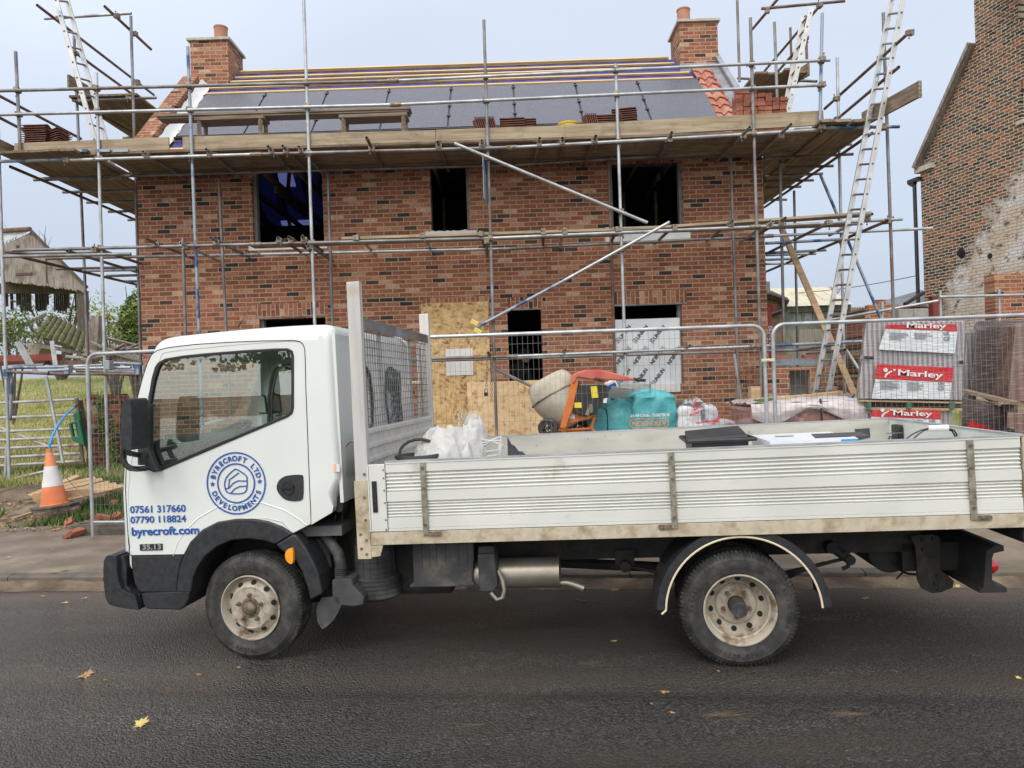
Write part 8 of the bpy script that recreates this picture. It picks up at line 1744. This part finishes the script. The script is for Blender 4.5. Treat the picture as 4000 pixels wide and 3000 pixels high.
# ruined brick pier, iron post, feeder
rp = thing('ruined_brick_pier', 'stub of a ruined red brick wall with ivy, beside the field gate', 'wall', PL(900, 1350, 11.5)); b = MB(); r_ = random.Random(6)
xa, xb_ = PL(745, 1100, 11.5).x, PL(1055, 1100, 11.5).x; zt_ = PL(880, 792, 11.5).z
top = [(xa + (xb_ - xa) * k / 12, zt_ + r_.choice([0, -.07, .0, .07])) for k in range(13)]; b.plate([(xb_ - .12, .3)] + top[::-1] + [(xa - .0, .3)], [], 11.5, 11.8); b.build('brickwork', 'brick_ruin', rp, smooth=0)
b = MB(); leaves(b, PL(880, 950, 11.45), (.10, .05, .65), 500, .03, r_); leaves(b, PL(970, 1150, 11.45), (.12, .05, .5), 350, .03, r_); b.build('ivy', 'fol', rp, smooth=0, recalc=False)
b = MB(); b.obox(PL(690, 805, 11.3), PL(770, 1240, 11.3), .09, .04, (1, 0, 0)); tag(b.build('iron_post', 'rust', smooth=0), 'rusty perforated iron post between the gate and the ruined brick pier', 'post')
M['greenp'] = mat('green_plastic', (.01, .10, .055), (.015, .13, .07), 5, .4)
fd = thing('hay_feeder', 'dark green plastic feeder hooked on the end of the field gate', 'feeder', PL(650, 1080, 11.0)); b = MB()
fo = [(lambda v: (v.x, v.z))(PL(x, y, 11.05)) for x, y in ((605, 1000), (700, 970), (745, 1200), (640, 1150))]; fi = [(lambda v: (v.x, v.z))(PL(x, y, 11.05)) for x, y in ((628, 1012), (676, 1000), (690, 1110), (650, 1118))]; b.plate(fo, [fi], 11.0, 11.06)
fo = [(lambda v: (v.x, v.z))(PL(x, y, 11.15)) for x, y in ((640, 920), (690, 895), (740, 1190), (690, 1170))]; b.plate(fo, [], 11.12, 11.2); b.build('body', 'greenp', fd, smooth=0, bevel=.01)
# cone with blue pipe
cn0 = crop(0, 1650, 600 / 1531)
def PC(x, y, Y): return P(*cn0(x, y), Y)
CY = 8.9; cb_, ct_ = PC(545, 820, CY), PC(487, 265, CY); axc = (ct_ - cb_).normalized()
M['cone'] = mat('faded_orange_cone', (.60, .15, .05), (.68, .23, .10), 6, .6, 0, .1, 40, c3=(.42, .17, .10), s3=7, t3=(.58, .75)); M['conew'] = mat('worn_white_band', (.60, .58, .58), (.70, .69, .70), 6, .5, c3=(.50, .25, .16), s3=5, t3=(.66, .70))
co = thing('traffic_cone', 'tilted faded orange traffic cone with torn white band and a blue pipe in its top', 'traffic cone', cb_); Hc = (ct_ - cb_).length; kx = CY / FPX * .3919
b = MB(); b.lathe([(128 * kx, -.01), (130 * kx, .012), (122 * kx, .02), (30 * kx, Hc - .05), (26 * kx, Hc - .045), (26 * kx, Hc), (12 * kx, Hc)], cb_, axc, 36); b.build('cone_body', 'cone', co, smooth=40)
f0, f1 = .34, .74; ra = lambda f: (122 + (30 - 122) * f) * kx + .003
b = MB(); b.lathe([(ra(f0), .02 + (Hc - .07) * f0), (ra(f1), .02 + (Hc - .07) * f1)], cb_, axc, 36); b.build('white_band', 'conew', co, smooth=40)
b = MB(); oc = [(math.cos(R(22.5 + 45 * k)) * .265, math.sin(R(22.5 + 45 * k)) * .25) for k in range(8)]; an = axc.orthogonal().normalized(); an = Vector((1, 0, 0)) - axc * axc.x; an.normalize(); bn = axc.cross(an)
for z_, s_ in ((0, 1.03), (-.028, 1.0)): b.plate([(x * s_, y * s_) for x, y in oc], [], z_ - .022, z_, mp=lambda a_, b__, d_: cb_ + an * a_ + bn * b__ + axc * (d_ - .0))
b.build('base', 'footm', co, smooth=0, bevel=.004)
M['bluepipe'] = mat('blue_water_pipe', (.02, .26, .62), (.03, .32, .70), 5, .4)
bp_ = thing('blue_pipe', 'bright blue plastic water pipe curving from the traffic cone to the gate', 'pipe', ct_); b = MB(); b.path([PL(425, 1235, CY), PL(432, 1180, CY), PL(455, 1110, CY + .1), PL(500, 1020, CY + .3), PL(560, 940, CY + .7), PL(610, 892, CY + 1.3), PL(645, 865, CY + 1.9)], .0135, 12); b.build('pipe', 'bluepipe', bp_); b = MB(); b.tube(PL(640, 868, CY + 1.85), PL(668, 843, CY + 2.0), .018, 8); b.build('tape_end', 'seal', bp_)
b = MB(); b.path([PL(450, 1240, CY - .1), PL(475, 1330, CY - .15), PL(560, 1460, CY - .1), PL(650, 1560, CY), PL(745, 1640, CY)], .004, 5); tag(b.build('string', M['tarp'] if 'tarp' in M else 'seal'), 'thin grey cord running from the traffic cone to the rubble', 'cord')
# broken pallet, rubble, weeds
pt = thing('broken_pallet', 'broken pale timber pallet lying behind the traffic cone', 'pallet', PZ(330, 1980, .25)); b = MB()
for k in range(6): p0 = PC(300 + k * 105, 735 - k * 22, 9.05 + k * .04) if k == 0 else PC(600 + (k - 1) * 25, 600 + k * 32, 9.4 - k * .06); p1 = PC(775, 535, 9.6) if k == 0 else PC(880 + k * 70, 540 + k * 16 if k < 3 else 560 + k * 14, 9.7 - k * .05); b = MB(); b.obox(p0, p1, .09, .022, (0, -.5, 1)); b.build('slat', 'timber', pt, smooth=0)
b = MB(); b.obox(PC(330, 750, 9.0), PC(930, 690, 9.2), .03, .09); b.build('bearer', 'timber', pt, smooth=0)
r_ = random.Random(21)
for k, (x, y) in enumerate([(790, 770), (1110, 700), (1150, 690), (1100, 770), (830, 905), (870, 975), (1020, 940), (760, 1050), (700, 950), (1130, 850), (1140, 780), (1080, 690), (940, 960), (790, 1000), (1150, 900), (690, 1065), (1060, 830)]):
    q = PZ(*cn0(x, y), .2); q.z = gz(q.x, q.y) + r_.uniform(-.01, .05); brick_at(q, 0, 'broken red brick in the rubble by the left fence foot', 'broken bricks in the rubble', sc=(r_.uniform(.3, .8), r_.uniform(.6, 1), r_.uniform(.6, 1)), rot=(r_.uniform(-.6, .6), r_.uniform(-.6, .6), r_.uniform(0, 3)))
for x0, y0, x1_, y1 in ((130, 970, 320, 930), (175, 690, 250, 700), (250, 690, 350, 665)):
    a_ = PZ(*cn0(x0, y0), .15); c_ = PZ(*cn0(x1_, y1), .15); a_.z = gz(a_.x, a_.y) + .03; c_.z = gz(c_.x, c_.y) + .03; b = MB(); b.obox(a_, c_, .04, .03); tag(b.build('wood_scrap', 'timber', smooth=0), 'pale scrap of wood lying on the soil left of the traffic cone', 'wood scrap', 'wood scraps on the soil')
vs = []; b = MB()
for k in range(900):
    q = kp(r_.uniform(-4.9, -2.3), r_.uniform(1.9, 3.3)); s_ = r_.uniform(.006, .022); z_ = gz(q.x, q.y) + .01; m3 = [Vector((r_.uniform(-1, 1), r_.uniform(-1, 1), r_.uniform(-.4, .6))) * s_ for _ in range(5)]; b.add([Vector((q.x, q.y, z_)) + v for v in m3], [(0, 1, 2), (0, 2, 3), (0, 3, 4), (1, 2, 4), (2, 3, 4)])
o_ = b.build('rubble_chips', 'redbrick', smooth=0, recalc=False); o_['kind'] = 'stuff'
b = MB()
for k in range(2200):
    q = kp(r_.uniform(-7.5, -2.0), r_.uniform(1.8, 4.5)); z_ = gz(q.x, q.y) + .012; s_ = r_.uniform(.01, .035); a_ = r_.uniform(0, 6.28); u = Vector((math.cos(a_), math.sin(a_), r_.uniform(-.4, .4))) * s_; v = Vector((-math.sin(a_), math.cos(a_), r_.uniform(-.4, .6))) * s_ * .6; c_ = Vector((q.x, q.y, z_)); b.add([c_ - u, c_ - v, c_ + u, c_ + v], [(0, 1, 2, 3)])
o_ = b.build('leaf_litter', 'leafb', smooth=0, recalc=False); o_['kind'] = 'stuff'
# leaves on the road and pavement
def leafmesh(seed):
    r_ = random.Random(seed); pts = []; n_ = 20; b = MB()
    for k in range(n_): a_ = 2 * math.pi * k / n_; rr = (1 if k % 4 == 0 else (.55 if k % 2 else .75)) * (1 if k != 15 else .3); pts.append(Vector((math.cos(a_) * rr, math.sin(a_) * rr * .8, .10 * math.sin(a_ * 2 + seed) + r_.uniform(0, .18) * (rr > .7))))
    b.add([Vector((0, 0, .02))] + pts, [(0, i + 1, (i + 1) % n_ + 1) for i in range(n_)]); b.add([(0, -.02, .02), (0, .02, .02), (-1.6, -.1, .1)], [(0, 1, 2)]); return b
lv = {}
for m_n in ('leafy', 'leafb', 'leafg'): lv[m_n] = leafmesh(hash(m_n) % 97 if False else len(m_n) + ord(m_n[-1])); 
lobj = {}
def leaf(px, py, mt_, s_=.045, z=None, where='road'):
    z = (0.003 if where == 'road' else .10) if z is None else z; q = PZ(px, py, z); nm = {'leafy': 'yellow', 'leafb': 'brown', 'leafg': 'green'}[mt_]
    if mt_ not in lobj: o = lv[mt_].build('fallen_leaf', mt_, smooth=0, recalc=False); lobj[mt_] = o
    else: o = lobj[mt_].copy(); COL.objects.link(o)
    o.location = q; o.scale = (s_, s_, s_ * .7); o.rotation_euler = (rnd.uniform(-.15, .15), rnd.uniform(-.15, .15), rnd.uniform(0, 6.28)); zn = ('on the pavement left of the truck cab' if where != 'road' else 'by the kerb beyond the truck' if py < 2420 and px > 600 else 'on the road left of the front bumper' if py < 2420 else 'on the road in front of the rear wheel' if px > 2900 else 'on the road between the wheels' if py < 2620 else 'on the open road nearest the camera'); tag(o, f'fallen {nm} leaf {zn}', 'leaf', f'{nm} leaves fallen on the {where}')
cl = crop(0, 2200, 2000 / 2212); crr = crop(2000, 2200, 2000 / 2212)
for x, y, m_n, s_ in ((370, 482, 'leafb', .07), (610, 692, 'leafy', .06), (200, 72, 'leafy', .05), (60, 88, 'leafy', .045), (280, 170, 'leafy', .03), (365, 150, 'leafy', .03), (190, 142, 'leafb', .03), (450, 505, 'leafg', .02), (1030, 450, 'leafb', .02), (860, 480, 'leafb', .02)): leaf(*cl(x, y), m_n, s_)
for x, y, m_n, s_ in ((365, 78, 'leafy', .045), (455, 70, 'leafy', .05), (445, 115, 'leafb', .05), (470, 85, 'leafg', .05), (300, 160, 'leafg', .06), (440, 335, 'leafy', .03), (1362, 92, 'leafy', .055), (1220, 88, 'leafy', .04), (1750, 75, 'leafy', .04), (1930, 100, 'leafy', .05), (2150, 88, 'leafy', .05), (1525, 152, 'leafg', .04), (665, 556, 'leafb', .035), (605, 607, 'leafg', .015), (695, 645, 'leafb', .02), (2190, 495, 'leafy', .025), (890, 465, 'leafb', .015), (1830, 90, 'leafy', .04), (520, 90, 'leafb', .03)): leaf(*crr(x, y), m_n, s_)
for x, y, m_n, s_ in ((640, 1455, 'leafg', .05), (545, 1480, 'leafb', .04), (70, 1345, 'leafy', .035), (520, 1270, 'leafb', .02), (440, 1105, 'leafb', .05), (570, 1045, 'leafy', .05), (735, 1145, 'leafg', .03), (1090, 1140, 'leafb', .03), (55, 990, 'leafy', .04), (105, 965, 'leafy', .04), (540, 870, 'leafy', .04), (100, 1060, 'leafy', .03), (130, 855, 'leafy', .04)): leaf(*cn0(x, y), m_n, s_, where='pavement')
# ================================================================== PERSON in the doorway
pr = P(2050, 1392, 12.75); t = thing('person', 'person in a black jacket and black cap, seen from behind inside the dark doorway', 'person', (pr.x, 12.75, .52))
me = bpy.data.meshes.new('body'); hx0 = pr.x; hy0 = 12.75; hz0_ = pr.z
V = [(hx0 - .16, hy0, 1.42), (hx0 - .17, hy0, 1.62), (hx0 - .15, hy0, 1.85), (hx0 - .09, hy0, 1.99), (hx0 - .02, hy0, hz0_ - .05), (hx0, hy0, hz0_ + .05),
     (hx0 - .33, hy0 + .02, 1.92), (hx0 - .42, hy0 + .02, 1.66), (hx0 - .30, hy0 + .2, 1.50), (hx0 + .03, hy0 - .04, 1.90), (hx0 + .10, hy0 - .04, 1.63), (hx0 + .16, hy0 + .18, 1.5),
     (hx0 - .26, hy0, 1.34), (hx0 - .26, hy0 - .02, .95), (hx0 - .26, hy0, .58), (hx0 - .08, hy0, 1.34), (hx0 - .07, hy0 - .02, .95), (hx0 - .07, hy0, .58), (hx0 + .24, hy0 + .24, 1.5), (hx0 - .22, hy0 + .27, 1.48)]
Ed = [(0, 1), (1, 2), (2, 3), (3, 4), (4, 5), (2, 6), (6, 7), (7, 8), (2, 9), (9, 10), (10, 11), (0, 12), (12, 13), (13, 14), (0, 15), (15, 16), (16, 17), (11, 18), (8, 19)]
me.from_pydata(V, Ed, []); po = bpy.data.objects.new('body', me); COL.objects.link(po); po.parent = t; po.matrix_parent_inverse = t.matrix_basis.inverted(); sk_ = po.modifiers.new('skin', 'SKIN')
rad = [.15, .15, .17, .07, .075, .10, .08, .065, .05, .08, .065, .05, .11, .085, .07, .11, .085, .07, .035, .035]
for i, v in enumerate(me.skin_vertices[0].data): v.radius = (rad[i], rad[i] * (.8 if i < 3 else 1)); v.use_root = (i == 0)
po.modifiers.new('sub', 'SUBSURF').render_levels = 2; M['clothblack'] = mat('black_cloth', (.010, .010, .012), (.018, .018, .022), 20, .9, 0, .4, 30); me.materials.append(M['clothblack'])
M['skin'] = mat('skin', (.45, .24, .17), rough=.6); b = MB(); b.lathe([(0, .11), (.05, .10), (.085, .06), (.098, .0), (.09, -.06), (.06, -.11), (0, -.125)], (hx0 + .012, hy0 - .01, hz0_), (0, 0, 1), 20); b.tube((hx0 + .095, hy0 + .02, hz0_ - .0), (hx0 + .125, hy0 + .025, hz0_ - .02), .014, 8); b.tube((hx0 + .0, hy0 - .1, hz0_ - .01), (hx0 + .0, hy0 - .115, hz0_ - .01), .026, 8); b.build('head', 'skin', t)
b = MB(); b.lathe([(.112, -.03), (.118, .02), (.105, .09), (.07, .13), (0, .145)], (hx0, hy0, hz0_ + .01), (-.12, 0, 1), 22); b.plate([(.05, -.07), (.19, -.05), (.21, 0), (.19, .05), (.05, .07)], [], -.006, .006, mp=lambda a_, b__, d_: Vector((hx0 + a_, hy0 + b__, hz0_ + .03 + d_ - .15 * a_))); b.build('cap', 'clothblack', t)
# chain and padlock hanging on the tube end
ch = thing('chain_and_padlock', 'rusty chain with a small black padlock hanging from the scaffold tube end', 'chain', P(1905, 1400, 10.4)); b = MB()
for (xa, ya, xb_, yb_, n_) in ((1905, 1385, 1900, 1515, 12), (1922, 1400, 1918, 1575, 16)):
    for k in range(n_): p0 = P(xa, ya, 10.4).lerp(P(xb_, yb_, 10.4), k / n_); b.path([p0 + Vector((.014 * math.cos(t_) * (k % 2), .014 * math.cos(t_) * ((k + 1) % 2), .024 * math.sin(t_))) for t_ in [i * math.pi / 4 for i in range(8)]], .0045, 5, closed=True)
b.build('chain', 'nut', ch); q = P(1899, 1538, 10.38); b = MB(); b.box(q.x - .03, q.x + .03, q.y - .012, q.y + .012, q.z - .035, q.z + .02); b.path([q + Vector((-.02, 0, .02)), q + Vector((-.02, 0, .06)), q + Vector((0, 0, .075)), q + Vector((.02, 0, .06)), q + Vector((.02, 0, .03))], .006, 6); b.build('padlock', 'seal', ch, smooth=0)
# ================================================================== BEHIND THE CAMERA (mirrored in the cab window)
tr = thing('roadside_tree', 'maple tree overhanging the near side of the road', 'tree', (-9.0, -7.5, 0)); b = MB(); b.path([(-9, -7.5, -.3), (-9, -7.4, 2.2), (-8.8, -7.2, 4.2), (-8.9, -7.2, 7.5)], [.28, .22, .18, .06], 12)
r_ = random.Random(31); tips = []
for k in range(22):
    e = Vector((-5.9 - 4.4 * (k / 22) ** 1.3, -5.0 + r_.uniform(-.8, .8), 3.12 + r_.uniform(-.12, .5))); s_ = Vector((-8.9, -7.2, 3.4 + r_.uniform(-.3, 2))); mm_ = s_.lerp(e, .5) + Vector((0, 0, .5)); b.path([s_, mm_, e], [.06, .04, .012], 6); tips.append(e)
b.build('trunk', 'bark', tr)
b = MB()
for cx_, cz_, n_ in ((-9.9, 2.32, 45), (-9.15, 2.42, 20), (-8.3, 2.25, 60), (-7.9, 2.42, 50), (-7.35, 2.34, 90), (-7.05, 2.22, 60)):
    for k in range(n_):
        p0 = Vector((cx_ + r_.gauss(0, .18), -5 + r_.gauss(0, .15), cz_ + abs(r_.gauss(0, .16)) - .12)); u = Vector((r_.uniform(-1, 1), r_.uniform(-.4, .4), r_.uniform(-.9, .9))).normalized(); v = u.cross(Vector((0, 1, 0))).normalized(); s = r_.uniform(.04, .07)
        b.add([p0 - u * s, p0 - u * s * .3 + v * s * .8, p0 + u * s * .2 + v * s * .4, p0 + u * s, p0 + u * s * .1 - v * s * .7, p0 - u * s * .4 - v * s * .6], [(0, 1, 2, 3, 4, 5)])
    for k in range(4): b.path([Vector((cx_ + r_.uniform(-.3, .3), -5.2, 3.2)), Vector((cx_ + r_.uniform(-.15, .15), -5.05, 2.8)), Vector((cx_ + r_.uniform(-.25, .25), -5, cz_))], [.012, .008, .003], 5)
for e in tips:
    for k in range(70):
        p0 = e + Vector((r_.gauss(0, .30), r_.gauss(0, .4), r_.gauss(0, .14))); u = Vector((r_.uniform(-1, 1), r_.uniform(-1, 1), r_.uniform(-.7, .7))).normalized(); v = u.orthogonal().normalized(); s = r_.uniform(.04, .085)
        b.add([p0 - u * s, p0 - u * s * .3 + v * s * .8, p0 + u * s * .2 + v * s * .4, p0 + u * s, p0 + u * s * .1 - v * s * .7, p0 - u * s * .4 - v * s * .6], [(0, 1, 2, 3, 4, 5)])
b.build('crown', 'fol', tr, smooth=0, recalc=False)
for o in bpy.data.objects:
    if '_local' in o: del o['_local']
